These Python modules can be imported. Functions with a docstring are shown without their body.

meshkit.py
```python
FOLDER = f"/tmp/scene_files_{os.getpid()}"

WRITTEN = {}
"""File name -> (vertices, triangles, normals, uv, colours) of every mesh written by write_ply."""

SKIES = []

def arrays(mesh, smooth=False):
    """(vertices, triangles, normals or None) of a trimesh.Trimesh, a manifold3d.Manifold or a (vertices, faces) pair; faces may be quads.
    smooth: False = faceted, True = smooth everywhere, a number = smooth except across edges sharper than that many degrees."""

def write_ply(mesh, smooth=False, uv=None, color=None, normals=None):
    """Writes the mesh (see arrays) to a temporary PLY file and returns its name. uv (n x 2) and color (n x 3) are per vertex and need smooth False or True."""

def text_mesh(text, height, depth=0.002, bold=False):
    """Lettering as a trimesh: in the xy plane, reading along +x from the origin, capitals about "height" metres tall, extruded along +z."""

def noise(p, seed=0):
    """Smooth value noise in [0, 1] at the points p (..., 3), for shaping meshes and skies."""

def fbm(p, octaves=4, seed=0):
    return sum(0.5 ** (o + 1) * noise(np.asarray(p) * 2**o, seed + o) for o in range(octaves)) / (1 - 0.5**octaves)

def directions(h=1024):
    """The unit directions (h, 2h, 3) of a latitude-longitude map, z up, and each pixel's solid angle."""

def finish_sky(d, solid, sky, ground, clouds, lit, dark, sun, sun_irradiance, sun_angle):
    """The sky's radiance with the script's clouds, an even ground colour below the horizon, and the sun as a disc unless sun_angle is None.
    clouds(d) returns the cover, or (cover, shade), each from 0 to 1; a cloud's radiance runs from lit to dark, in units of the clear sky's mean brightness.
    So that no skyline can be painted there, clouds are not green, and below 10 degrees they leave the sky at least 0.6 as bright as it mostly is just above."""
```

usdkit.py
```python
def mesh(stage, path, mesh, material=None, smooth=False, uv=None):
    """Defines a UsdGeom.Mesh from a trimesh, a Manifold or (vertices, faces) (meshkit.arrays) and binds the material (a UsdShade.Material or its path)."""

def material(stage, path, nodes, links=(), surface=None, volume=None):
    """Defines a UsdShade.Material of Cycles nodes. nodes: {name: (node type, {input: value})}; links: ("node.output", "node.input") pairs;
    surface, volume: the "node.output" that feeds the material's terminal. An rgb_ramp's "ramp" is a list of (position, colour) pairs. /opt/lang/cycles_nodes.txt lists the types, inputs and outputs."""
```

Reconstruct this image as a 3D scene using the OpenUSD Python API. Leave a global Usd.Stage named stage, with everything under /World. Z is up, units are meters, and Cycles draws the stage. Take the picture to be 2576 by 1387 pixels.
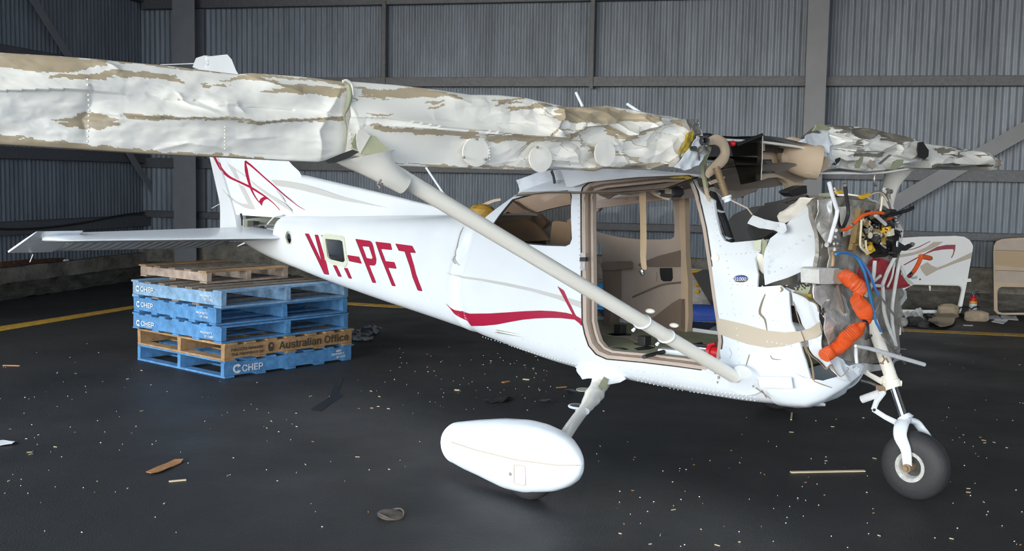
import math, random
import numpy as np, trimesh, shapely, manifold3d as m3
from shapely.geometry import Polygon, LineString, Point
from shapely.ops import unary_union
from scipy.interpolate import PchipInterpolator
import usdkit, meshkit
from pxr import Usd, UsdGeom, UsdLux, UsdShade, Gf, Sdf, Vt

stage = Usd.Stage.CreateInMemory()
UsdGeom.SetStageUpAxis(stage, 'Z'); UsdGeom.SetStageMetersPerUnit(stage, 1.0)
UsdGeom.Xform.Define(stage, '/World'); UsdGeom.Scope.Define(stage, '/World/Looks')
random.seed(7); RNG = np.random.default_rng(7)

# ------------------------------------------------------------------ camera, sky, exposure
FPX, PITCH, ROLL, EYE = 2750.0, 0.08821, 0.01811, 1.585          # focal length in pixels of the 2576-wide picture
cp, sp, cr, sr = math.cos(PITCH), math.sin(PITCH), math.cos(ROLL), math.sin(ROLL)
fw_, up_, ri_ = np.array([0, cp, -sp]), np.array([0, sp, cp]), np.array([1.0, 0, 0])
CR, CU, CF = cr * ri_ + sr * up_, -sr * ri_ + cr * up_, fw_
CAM = np.array([0, 0, EYE])
cam = UsdGeom.Camera.Define(stage, '/World/camera')
M = np.eye(4); M[0, :3], M[1, :3], M[2, :3], M[3, :3] = CR, CU, -CF, CAM
cam.AddTransformOp().Set(Gf.Matrix4d(M.tolist()))
cam.CreateHorizontalApertureAttr(36.0); cam.CreateVerticalApertureAttr(36.0 * 1387 / 2576)
cam.CreateFocalLengthAttr(36.0 * FPX / 2576); cam.CreateClippingRangeAttr(Gf.Vec2f(0.05, 200))
cam.CreateExposureAttr(-0.45)
sky = UsdLux.DomeLight.Define(stage, '/World/sky'); sky.CreateIntensityAttr(1.0)
# a hazy morning: the veiled sun stands low behind the photographer, a little to the left, its disc hidden
SUN_AZ, SUN_EL = math.radians(-146.0), math.radians(24.0)
sky_mat = usdkit.material(stage, '/World/Looks/hazy_sky', {'s': ('sky_texture', {'sky_type': 'multiple_scattering', 'sun_disc': False, 'sun_elevation': SUN_EL, 'sun_rotation': SUN_AZ, 'air_density': 1.0, 'aerosol_density': 4.0, 'ozone_density': 1.0}),
    'v': ('mix_color', {'fac': 0.80, 'b': (2.6, 2.95, 3.4)}), 'bg': ('background_shader', {'strength': 1.0})}, [('s.color', 'v.a'), ('v.result', 'bg.color')], surface='bg.background')
UsdShade.MaterialBindingAPI.Apply(sky.GetPrim()).Bind(sky_mat)

# ------------------------------------------------------------------ helpers
def mat(name, nodes, links, surface='p.BSDF'):
    return usdkit.material(stage, '/World/Looks/' + name, nodes, links, surface=surface)

def plain(name, col, rough=0.5, metal=0.0, spec=0.5, bump=0, bscale=20, var=0.0, vscale=6, coat=0.0, dcol=None, trans=0.0):
    p = dict(roughness=rough, metallic=metal, specular_ior_level=spec, coat_weight=coat, transmission_weight=trans)
    nodes, links = {'p': ('principled_bsdf', p)}, []
    if var or dcol:
        d = dcol or tuple(max(0, c * (1 - var)) for c in col)
        nodes['tc'] = ('texture_coordinate', {})
        nodes['n'] = ('noise_texture', {'scale': vscale, 'detail': 5, 'roughness': 0.6})
        nodes['r'] = ('rgb_ramp', {'ramp': [(0.35, d), (0.65, col)]})
        links += [('tc.object', 'n.vector'), ('n.fac', 'r.fac'), ('r.color', 'p.base_color')]
    else:
        p['base_color'] = col
    if bump:
        nodes['tb'] = ('texture_coordinate', {}); nodes['nb'] = ('noise_texture', {'scale': bscale, 'detail': 4})
        nodes['b'] = ('bump', {'strength': bump, 'distance': 0.02})
        links += [('tb.object', 'nb.vector'), ('nb.fac', 'b.height'), ('b.normal', 'p.normal')]
    return mat(name, nodes, links)

used = {}
def newpath(name, parent=None):
    base = (str(parent.GetPath()) if parent is not None else '/World') + '/' + name
    n = used.get(base, 0); used[base] = n + 1
    return base if n == 0 else f'{base}_{n:03d}'

def tag(prim, label=None, cat=None, group=None, kind=None):
    for k, v in (('label', label), ('category', cat), ('group', group), ('kind', kind)):
        if v: prim.SetCustomDataByKey(k, v)
    return prim

def obj(name, mesh, material, parent=None, label=None, cat=None, group=None, kind=None, smooth=30, prim=None):
    p = usdkit.mesh(stage, newpath(name, parent), mesh, material, smooth=smooth)
    if prim:
        for k, v in prim.items():
            UsdGeom.PrimvarsAPI(p).CreatePrimvar(k, Sdf.ValueTypeNames.FloatArray, 'vertex').Set(Vt.FloatArray.FromNumpy(np.asarray(v, np.float32)))
    return tag(p.GetPrim(), label, cat, group, kind)

def thing(name, label, cat, loc=(0, 0, 0), rot=0.0, group=None, kind=None):
    x = UsdGeom.Xform.Define(stage, newpath(name))
    x.AddTranslateOp().Set(Gf.Vec3d(*map(float, loc))); x.AddRotateZOp().Set(float(rot))
    return tag(x.GetPrim(), label, cat, group, kind)

def cat(ms):
    ms = [trimesh.Trimesh(np.asarray(m[0], float), np.asarray(m[1])) if isinstance(m, tuple) else m for m in ms]
    return trimesh.util.concatenate(ms)

def box(x0, x1, y0, y1, z0, z1):
    m = trimesh.creation.box([x1 - x0, y1 - y0, z1 - z0]); m.apply_translation([(x0 + x1) / 2, (y0 + y1) / 2, (z0 + z1) / 2]); return m

def to_man(m):
    m = trimesh.Trimesh(m.vertices, m.faces, process=True)
    return m3.Manifold(m3.Mesh(np.asarray(m.vertices, np.float32), np.asarray(m.faces, np.uint32)))
def from_man(m):
    k = m.to_mesh(); return trimesh.Trimesh(k.vert_properties[:, :3], k.tri_verts, process=True)

def rbox(x0, x1, y0, y1, z0, z1, r=0.01, n=8):
    s = [m3.Manifold.sphere(r, n).translate((x, y, z)) for x in (x0 + r, x1 - r) for y in (y0 + r, y1 - r) for z in (z0 + r, z1 - r)]
    return from_man(m3.Manifold.batch_hull(s))

def smoothline(pts, n=40):
    pts = np.asarray(pts, float)
    if len(pts) < 3: return pts
    d = np.r_[0, np.cumsum(np.linalg.norm(np.diff(pts, axis=0), axis=1))]
    m = np.zeros_like(pts); m[1:-1] = (pts[2:] - pts[:-2]) / (d[2:] - d[:-2])[:, None]
    m[0] = (pts[1] - pts[0]) / d[1]; m[-1] = (pts[-1] - pts[-2]) / (d[-1] - d[-2])
    out = []
    for t in np.linspace(0, d[-1], n):
        i = min(np.searchsorted(d, t, 'right') - 1, len(pts) - 2); h = d[i + 1] - d[i]; s = (t - d[i]) / h
        out.append((2*s**3-3*s**2+1)*pts[i] + (s**3-2*s**2+s)*h*m[i] + (-2*s**3+3*s**2)*pts[i+1] + (s**3-s**2)*h*m[i+1])
    return np.array(out)

def tube(pts, r, sides=10, sm=0, flat=1.0, up=None):
    """A capped tube along pts; r a radius or one per point; sm: resample smoothly to so many points."""
    p = np.asarray(pts, float); r = np.broadcast_to(np.asarray(r, float), (len(p),))
    if sm:
        q = smoothline(np.c_[p, r * 1.0], sm) if len(p) > 2 else np.c_[np.linspace(p[0], p[-1], sm), np.linspace(r[0], r[-1], sm)]
        p, r = q[:, :3], np.maximum(q[:, 3], 1e-4)
    t = np.gradient(p, axis=0); t /= np.linalg.norm(t, axis=1, keepdims=True) + 1e-12
    u = np.asarray(up, float) if up is not None else (np.array([0, 0, 1.0]) if abs(t[0][2]) < 0.9 else np.array([1.0, 0, 0]))
    V = []
    for i in range(len(p)):
        u = u - (u @ t[i]) * t[i]; u /= np.linalg.norm(u) + 1e-12
        v = np.cross(t[i], u); a = np.arange(sides) * 2 * np.pi / sides
        V.append(p[i] + r[i] * (np.cos(a)[:, None] * u + flat * np.sin(a)[:, None] * v))
    n = len(p); V = np.vstack(V + [p[:1], p[-1:]]); F = []
    for i in range(n - 1):
        for j in range(sides):
            a, b = i * sides + j, i * sides + (j + 1) % sides
            F += [[a, b, b + sides], [a, b + sides, a + sides]]
    for j in range(sides):
        F += [[n * sides, (j + 1) % sides, j], [n * sides + 1, (n - 1) * sides + j, (n - 1) * sides + (j + 1) % sides]]
    return trimesh.Trimesh(V, F, process=False)

def lathe(prof, axis_from, axis_to, sides=32):
    """Revolves (distance along the axis, radius) pairs about the axis."""
    a, b = np.asarray(axis_from, float), np.asarray(axis_to, float); d = (b - a) / np.linalg.norm(b - a)
    u = np.cross(d, [0, 0, 1.0] if abs(d[2]) < 0.9 else [1.0, 0, 0]); u /= np.linalg.norm(u); v = np.cross(d, u)
    ang = np.arange(sides) * 2 * np.pi / sides
    V = np.vstack([a + h * d + r * (np.cos(ang)[:, None] * u + np.sin(ang)[:, None] * v) for h, r in prof]); F = []
    for i in range(len(prof) - 1):
        for j in range(sides):
            p, q = i * sides + j, i * sides + (j + 1) % sides
            F += [[p, q, q + sides], [p, q + sides, p + sides]]
    m = trimesh.Trimesh(V, F, process=True); m.fix_normals(); return m

def grid(P, closed_u=False, thick=0.0, nrm=None):
    """A sheet from an (n, m, 3) grid of points."""
    n, m = P.shape[:2]; i, j = np.meshgrid(np.arange(n - 1), np.arange(m - 1), indexing='ij')
    q = np.stack([i * m + j, (i + 1) * m + j, (i + 1) * m + j + 1, i * m + j + 1], -1).reshape(-1, 4)
    F = np.vstack([q[:, [0, 1, 2]], q[:, [0, 2, 3]]])
    return trimesh.Trimesh(P.reshape(-1, 3), F, process=False)

def ray(q): return CR * (q[0] - 1288) / FPX - CU * (q[1] - 693.5) / FPX + CF
def hit(q, n, p0):
    d = ray(q); return CAM + d * (np.dot(n, np.asarray(p0, float) - CAM) / np.dot(n, d))
def ground(q, z=0.0): return hit(q, np.array([0, 0, 1.0]), (0, 0, z))
def project(P):
    d = np.asarray(P, float) - CAM; x, y, z = d @ CR, d @ CU, d @ CF
    return np.stack([1288 + FPX * x / z, 693.5 - FPX * y / z], -1)

def poly_mesh(poly, th):
    """A shapely polygon as a plate from z = 0 to z = th."""
    return trimesh.util.concatenate([trimesh.creation.extrude_polygon(g, th, engine='earcut') for g in getattr(poly, 'geoms', [poly]) if g.area > 1e-9])

def plate3(px, n, p0, th, holes=(), sub=0, warp=0.0, wscale=6, seed=0, rnd=0.0, back=False):
    """The outline px (pixels of the photograph) laid on the plane (n, p0) and given the thickness th on the side away from n. Points are world points."""
    n = np.asarray(n, float); n = n / np.linalg.norm(n)
    ex = np.cross([0, 0, 1.0], n); ex = ex / np.linalg.norm(ex) if np.linalg.norm(ex) > 1e-6 else np.array([1.0, 0, 0]); ey = np.cross(n, ex)
    p0 = np.asarray(p0, float)
    f = lambda pts: [((hit(q, n, p0) - p0) @ ex, (hit(q, n, p0) - p0) @ ey) for q in pts]
    poly = Polygon(f(px), [f(h) for h in holes]).buffer(0)
    if rnd: poly = poly.buffer(-rnd).buffer(2 * rnd).buffer(-rnd)
    m = poly_mesh(poly, th)
    if sub: m = m.subdivide_to_size(sub, max_iter=12)
    v = m.vertices @ np.array([ex, ey, n]) + p0 - n * th
    if warp:
        k = meshkit.fbm(v * wscale + 3.1 * seed, 3, seed) - 0.5
        k2 = np.abs(meshkit.noise(v * wscale * 1.7 + 9 + seed, seed + 5) - 0.5) * 2
        v = v + n * (warp * (2.0 * k + 0.9 * (0.5 - k2)))[:, None]
    return trimesh.Trimesh(v, m.faces, process=False)
# ------------------------------------------------------------------ materials of the hangar
def wallmat(name, lo, hi):
    return mat(name, {'g': ('texture_coordinate', {}), 'mp': ('mapping', {'scale': (3, 3, 0.5)}), 'n': ('noise_texture', {'scale': 1.6, 'detail': 5, 'roughness': 0.65}),
        'r': ('rgb_ramp', {'ramp': [(0.3, lo), (0.7, hi)]}), 'p': ('principled_bsdf', {'metallic': 0.35, 'roughness': 0.52})},
        [('g.object', 'mp.vector'), ('mp.vector', 'n.vector'), ('n.fac', 'r.fac'), ('r.color', 'p.base_color')])
M_clad = wallmat('galvanised_cladding', (0.135, 0.158, 0.190), (0.222, 0.258, 0.312))
M_girt = plain('galvanised_steel', (0.115, 0.12, 0.135), 0.5, 0.3, var=0.25, vscale=25)
M_column = plain('grey_painted_steel', (0.20, 0.21, 0.235), 0.55, var=0.12, vscale=3)
M_roofing = plain('roof_sheeting', (0.16, 0.16, 0.165), 0.7)
M_concrete = mat('stained_concrete', {'g': ('texture_coordinate', {}), 'n': ('noise_texture', {'scale': 3.5, 'detail': 8, 'roughness': 0.7}), 'n2': ('noise_texture', {'scale': 22, 'detail': 4}),
    'r': ('rgb_ramp', {'ramp': [(0.32, (0.05, 0.048, 0.04)), (0.48, (0.15, 0.14, 0.12)), (0.72, (0.29, 0.27, 0.23))]}), 'p': ('principled_bsdf', {'roughness': 0.85}), 'b': ('bump', {'strength': 0.35, 'distance': 0.02})},
    [('g.object', 'n.vector'), ('g.object', 'n2.vector'), ('n.fac', 'r.fac'), ('r.color', 'p.base_color'), ('n2.fac', 'b.height'), ('b.normal', 'p.normal')])
M_concrete_d = mat('dark_rough_concrete', {'g': ('texture_coordinate', {}), 'mp': ('mapping', {'scale': (1.5, 1.5, 5)}), 'n': ('noise_texture', {'scale': 2.2, 'detail': 8, 'roughness': 0.75}),
    'r': ('rgb_ramp', {'ramp': [(0.38, (0.035, 0.033, 0.03)), (0.6, (0.11, 0.105, 0.09)), (0.8, (0.22, 0.21, 0.18))]}), 'p': ('principled_bsdf', {'roughness': 0.9}), 'b': ('bump', {'strength': 0.6, 'distance': 0.03})},
    [('g.object', 'mp.vector'), ('mp.vector', 'n.vector'), ('n.fac', 'r.fac'), ('r.color', 'p.base_color'), ('n.fac', 'b.height'), ('b.normal', 'p.normal')])
M_asphalt = mat('black_asphalt', {'g': ('geometry', {}), 'n': ('noise_texture', {'scale': 0.55, 'detail': 6, 'roughness': 0.6}), 'nf': ('voronoi_texture', {'scale': 130, 'randomness': 1.0}), 'ns': ('noise_texture', {'scale': 95, 'detail': 3}),
    'nr': ('noise_texture', {'scale': 1.3, 'detail': 4}),
    'r': ('rgb_ramp', {'ramp': [(0.3, (0.008, 0.0083, 0.009)), (0.7, (0.022, 0.022, 0.0225))]}), 'sp': ('rgb_ramp', {'ramp': [(0.70, (0, 0, 0)), (0.80, (0.02, 0.02, 0.02))]}), 'ad': ('mix', {'mix_type': 'add', 'fac': 1.0}),
    'rr': ('map_range', {'from_min': 0.3, 'from_max': 0.7, 'to_min': 0.42, 'to_max': 0.62}),
    'p': ('principled_bsdf', {'specular_ior_level': 0.45}), 'b': ('bump', {'strength': 0.5, 'distance': 0.003})},
    [('g.position', 'n.vector'), ('g.position', 'nf.vector'), ('g.position', 'ns.vector'), ('g.position', 'nr.vector'), ('n.fac', 'r.fac'), ('ns.fac', 'sp.fac'), ('r.color', 'ad.color1'), ('sp.color', 'ad.color2'), ('ad.color', 'p.base_color'),
     ('nr.fac', 'rr.value'), ('rr.result', 'p.roughness'), ('nf.distance', 'b.height'), ('b.normal', 'p.normal')])
M_apron = plain('pale_apron_concrete', (0.42, 0.40, 0.36), 0.9)
M_yellow_line = plain('yellow_line_paint', (0.62, 0.36, 0.04), 0.6, var=0.45, vscale=14)
M_rust = plain('rusty_steel', (0.13, 0.05, 0.022), 0.9, var=0.6, vscale=30)
M_black = plain('black_plastic', (0.012, 0.012, 0.013), 0.45)
M_rubber = plain('tyre_rubber', (0.018, 0.018, 0.02), 0.55, bump=0.1, bscale=60)

# ------------------------------------------------------------------ the hangar: floor, walls, columns
WA = 0.227
BD = np.array([math.cos(WA), -math.sin(WA), 0]); BN = np.array([-math.sin(WA), -math.cos(WA), 0])     # along the back wall to the right; into the room
LD, LN = -BN, BD                                                                                     # along the left wall into the depth; into the room
P0, PL = ground((2300, 785)), ground((0, 760))
S0 = -10.80                                                                                         # the corner, along the back wall from P0
CORNER = P0 + BD * S0
def wframe(m, org, ex, en):                                                                         # wall coordinates: x along, y into the room, z up
    v = np.asarray(m.vertices); return trimesh.Trimesh(np.asarray(org) + v[:, :1] * ex + v[:, 1:2] * en + v[:, 2:] * np.array([0, 0, 1.0]), m.faces, process=False)
def onback(m): return wframe(m, P0, BD, BN)
def onleft(m):                                                                                      # x counted from the corner towards the camera
    w = wframe(m, CORNER, -LD, LN); w.invert(); return w
def hb(q, off=0.0):
    p = hit(q, BN, P0 + BN * off) - P0; return p @ BD, p[2]
def hl(q, off=0.0):
    p = hit(q, LN, CORNER + LN * off) - CORNER; return p @ -LD, p[2]

obj('floor', box(-40, 14, -30, 19, -0.3, 0.0), M_asphalt, kind='structure', label='black asphalt hangar floor')
obj('apron', box(-80, -9.2, -60, 40, -0.25, 0.006), M_apron, kind='structure', label='pale concrete apron outside the hangar')
obj('wall_right', cat([box(9.4, 9.6, -2.0, 15, 0, 6.6), box(9.4, 9.6, -9, -2.0, 5.0, 6.6)]), M_roofing, kind='structure', label='plain dark right wall of the hangar beside its doorway')
obj('wall_front', box(-9.0, 9.4, -9.2, -9, 5.4, 6.6), M_roofing, kind='structure', label='lintel over the wide front doorway of the hangar')
obj('ceiling', box(-9.2, 12, -9.2, 18.5, 6.6, 6.8), M_roofing, kind='structure')
PITCH_C = 0.0815
def sheet(s0, s1, z0, z1, y=-0.12, amp=0.0095):
    n = int(round((s1 - s0) / PITCH_C * 12)); s = np.linspace(s0, s1, n + 1); yy = y + amp * np.cos(2 * np.pi * s / PITCH_C)
    P = np.stack([np.stack([s, yy, np.full_like(s, z)], -1) for z in (z0, z1)], 1)
    Q = P.copy(); Q[..., 1] -= 0.004
    g = grid(P); h = grid(Q); g.invert(); return cat([g, h])
wb = thing('wall_back', 'back wall of corrugated steel sheets on galvanised girts', None, kind='structure')
W = PITCH_C * 10
k0 = int(round((5.6 - S0) / W))
for k in range(k0):
    obj('cladding_sheet', onback(sheet(S0 + k * W - (0.35 if k == 0 else 0), S0 + (k + 1) * W + 0.02, 0.5, 4.6, -0.12 - 0.003 * (k % 2))), M_clad, wb, smooth=45)
wl = thing('wall_left', 'left wall of corrugated steel sheets above a concrete ledge', None, kind='structure')
for k in range(5):
    obj('cladding_sheet', onleft(sheet(k * W - (0.35 if k == 0 else 0), (k + 1) * W + 0.02, 0.36, 4.6, -0.12 - 0.003 * (k % 2))), M_clad, wl, smooth=45)
def channel(x0, x1, z0, z1, d=0.11):                                                               # a C girt: face, two flanges, lips
    t = 0.004
    return cat([box(x0, x1, -t, 0, z0, z1), box(x0, x1, -d, 0, z1 - t, z1), box(x0, x1, -d, 0, z0, z0 + t), box(x0, x1, -0.006, 0.002, z1 - 0.02, z1 - 0.014)])
for z0, z1 in ((2.83, 2.956), (1.655, 1.80), (0.925, 1.02), (3.95, 4.08)):
    obj('girt', onback(channel(S0 - 0.05, 5.4, z0, z1)), M_girt, wb)
for z0, z1 in ((2.95, 3.075), (1.72, 1.86), (0.79, 0.955), (4.05, 4.18)):
    obj('girt', onleft(channel(-0.25, 4.2, z0, z1)), M_girt, wl)
for q in ((966, 100), (1490, 100)):                                                                 # short posts between the two upper girts
    s = hb(q)[0]
    obj('sag_post', onback(cat([box(s - 0.028, s + 0.028, 0, 0.008, 2.80, 4.0), box(s + 0.02, s + 0.028, -0.11, 0.008, 2.80, 4.0)])), M_girt, wb)
def hcolumn(s, w=0.25, d=0.26, y0=-0.10):
    return cat([box(s - w/2, s + w/2, y0 + d - 0.014, y0 + d, 0, 6.6), box(s - w/2, s + w/2, y0, y0 + 0.014, 0, 6.6), box(s - 0.006, s + 0.006, y0 + 0.014, y0 + d - 0.014, 0, 6.6)])
sc = hb((2061, 0), 0.16)[0]
obj('trim_1', onback(hcolumn(sc)), M_column, kind='structure', label='grey steel column on the right of the back wall')
sc2 = hb((463, 60), 0.16)[0]
obj('trim_2', onback(hcolumn(sc2, 0.35, 0.28)), M_column, kind='structure', label='dark steel column in the corner of the hangar')
def bar(p, q, w, th=0.012, leg=0.0):                                                               # a flat bar between two wall points
    (a, za), (b, zb) = p, q; d = np.array([b - a, zb - za]); L = np.hypot(*d); d /= L; n = np.array([-d[1], d[0]])
    m = box(0, L, 0, th, -w/2, w/2)
    if leg: m = cat([m, box(0, L, -leg, th, -w/2, -w/2 + 0.012)])
    v = m.vertices.copy(); return trimesh.Trimesh(np.c_[a + v[:, 0]*d[0] + v[:, 2]*n[0], 0.03 + v[:, 1], za + v[:, 0]*d[1] + v[:, 2]*n[1]], m.faces, process=False)
obj('trim_3', onback(bar(hb((2078, 612), 0.03), hb((3150, 0), 0.03), 0.185)), M_column, kind='structure', label='diagonal steel brace on the right of the back wall')
obj('trim_4', onleft(bar(hl((458, 600), 0.03), hl((-60, -229), 0.03), 0.11)), M_column, kind='structure', label='diagonal steel brace on the left wall')
obj('wall_left_upper', onleft(cat([box(4.1, 26, -0.13, -0.02, 5.4, 6.6), box(4.1, 9.0, -0.13, -0.02, 4.3, 5.5), box(4.1, 9.0, -0.13, -0.02, 0, 4.4), box(0, 4.2, -0.13, -0.125, 4.4, 6.6)])), M_roofing, kind='structure', label='left wall of the hangar above and beyond its side doorway')
obj('wall_back_upper', onback(box(S0, 5.6, -0.135, -0.128, 4.5, 6.6)), M_roofing, kind='structure', label='upper back wall')
# concrete upstand
def slab(x0, x1, y0, y1, z0, z1, sub=0.09, amp=0.012, seed=1):
    m = box(x0, x1, y0, y1, z0, z1).subdivide_to_size(sub, max_iter=12); v = m.vertices.copy()
    v += (np.stack([meshkit.fbm(v * 5 + 7 * i, 3, seed + i) for i in range(3)], -1) - 0.5) * amp * 2
    return trimesh.Trimesh(v, m.faces, process=False)
obj('baseboard_back', onback(slab(S0 - 0.3, 5.4, -0.25, 0.0, 0.27, 0.585, 0.2)), M_concrete, kind='structure', label='concrete upstand along the back wall', smooth=50)
obj('baseboard_back_lower', onback(slab(S0 - 0.3, 5.4, -0.25, -0.035, 0.0, 0.28, 0.12, 0.03, 5)), M_concrete_d, kind='structure', label='dark rough concrete footing under the back wall', smooth=50)
obj('baseboard_left', onleft(slab(-0.35, 4.2, -0.3, 0.0, 0.21, 0.40, 0.15)), M_concrete, kind='structure', label='concrete ledge along the left wall', smooth=50)
obj('baseboard_left_lower', onleft(slab(-0.35, 4.2, -0.3, -0.05, 0.0, 0.22, 0.08, 0.035, 9)), M_concrete_d, kind='structure', label='dark rough concrete footing under the left wall', smooth=50)
# yellow lines on the floor
def gpoly(px, h=0.003, z=0.0):
    return Polygon([tuple(ground(q, z)[:2]) for q in px])
def gplate(px, h=0.003, z=0.0):
    m = poly_mesh(gpoly(px).buffer(0), h); m.apply_translation([0, 0, z]); return m
obj('floor_line', gplate([(-60, 832), (0, 822), (372, 764), (430, 756), (430, 763), (372, 771), (0, 834), (-60, 844)]), M_yellow_line, label='yellow painted line running across the floor left of the pallets', cat='floor line')
obj('floor_line', gplate([(700, 752.5), (870, 761), (977, 767.5), (2258, 827), (2650, 844.5), (2650, 850.5), (2258, 833), (977, 773.5), (870, 767), (700, 758.5)]), M_yellow_line, label='yellow painted line running parallel to the back wall', cat='floor line')
# ------------------------------------------------------------------ materials of the aeroplane
M_white = mat('gloss_white_paint', {'tc': ('texture_coordinate', {}), 'n': ('noise_texture', {'scale': 2.0, 'detail': 3}), 'r': ('rgb_ramp', {'ramp': [(0.3, (0.60, 0.645, 0.70)), (0.7, (0.65, 0.70, 0.76))]}),
    'p': ('principled_bsdf', {'roughness': 0.28, 'coat_weight': 0.25, 'coat_roughness': 0.08})}, [('tc.object', 'n.vector'), ('n.fac', 'r.fac'), ('r.color', 'p.base_color')])
M_cream = plain('cream_white_paint', (0.74, 0.72, 0.66), 0.35, coat=0.2)
M_maroon = plain('maroon_paint', (0.27, 0.008, 0.035), 0.35)
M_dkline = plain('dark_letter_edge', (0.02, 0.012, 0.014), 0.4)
M_tan = plain('tan_stripe_paint', (0.47, 0.41, 0.33), 0.4)
M_greystripe = plain('pale_grey_stripe_paint', (0.46, 0.46, 0.46), 0.4)
M_green = plain('zinc_chromate_primer', (0.33, 0.35, 0.235), 0.6, var=0.25, vscale=9)
M_palegreen = plain('pale_green_primer', (0.52, 0.56, 0.46), 0.5)
M_beige = plain('beige_cabin_trim', (0.50, 0.395, 0.29), 0.7, var=0.1, vscale=5)
M_taupe = plain('taupe_cabin_trim', (0.44, 0.37, 0.32), 0.75, var=0.1, vscale=5)
M_dktaupe = plain('dark_taupe_trim', (0.17, 0.13, 0.105), 0.7)
M_belt = plain('tan_webbing', (0.42, 0.32, 0.21), 0.8)
M_dark = plain('dark_grey_plastic', (0.035, 0.035, 0.036), 0.55)
M_glass = mat('smoked_pane', {'f': ('layer_weight', {'blend': 0.5}), 'pw': ('math', {'math_type': 'power', 'value2': 4.0}), 'm': ('math', {'math_type': 'multiply_add', 'value2': 0.35, 'value3': 0.012}), 't': ('transparent_bsdf', {'color': (0.80, 0.75, 0.70)}), 'g': ('glossy_bsdf', {'roughness': 0.03, 'color': (0.9, 0.9, 0.9)}), 'x': ('mix_closure', {})},
    [('f.facing', 'pw.value1'), ('pw.value', 'm.value1'), ('m.value', 'x.fac'), ('t.BSDF', 'x.closure1'), ('g.BSDF', 'x.closure2')], surface='x.closure')
M_clear = mat('clear_pane', {'f': ('layer_weight', {'blend': 0.5}), 'pw': ('math', {'math_type': 'power', 'value2': 4.0}), 'm': ('math', {'math_type': 'multiply_add', 'value2': 0.35, 'value3': 0.012}), 't': ('transparent_bsdf', {'color': (0.95, 0.94, 0.93)}), 'g': ('glossy_bsdf', {'roughness': 0.03, 'color': (0.9, 0.9, 0.9)}), 'x': ('mix_closure', {})},
    [('f.facing', 'pw.value1'), ('pw.value', 'm.value1'), ('m.value', 'x.fac'), ('t.BSDF', 'x.closure1'), ('g.BSDF', 'x.closure2')], surface='x.closure')
M_visor = mat('dark_tinted_visor', {'f': ('layer_weight', {'blend': 0.5}), 'pw': ('math', {'math_type': 'power', 'value2': 4.0}), 'm': ('math', {'math_type': 'multiply_add', 'value2': 0.10, 'value3': 0.006}), 't': ('transparent_bsdf', {'color': (0.40, 0.385, 0.37)}), 'g': ('glossy_bsdf', {'roughness': 0.03, 'color': (0.9, 0.9, 0.9)}), 'x': ('mix_closure', {})},
    [('f.facing', 'pw.value1'), ('pw.value', 'm.value1'), ('m.value', 'x.fac'), ('t.BSDF', 'x.closure1'), ('g.BSDF', 'x.closure2')], surface='x.closure')
M_steel = plain('bare_steel', (0.45, 0.43, 0.40), 0.35, 0.8, var=0.3, vscale=40)
M_chrome = plain('chrome', (0.75, 0.77, 0.80), 0.08, 1.0)
M_hubwhite = plain('grey_white_wheel_paint', (0.5, 0.5, 0.48), 0.5, var=0.35, vscale=40)
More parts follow.
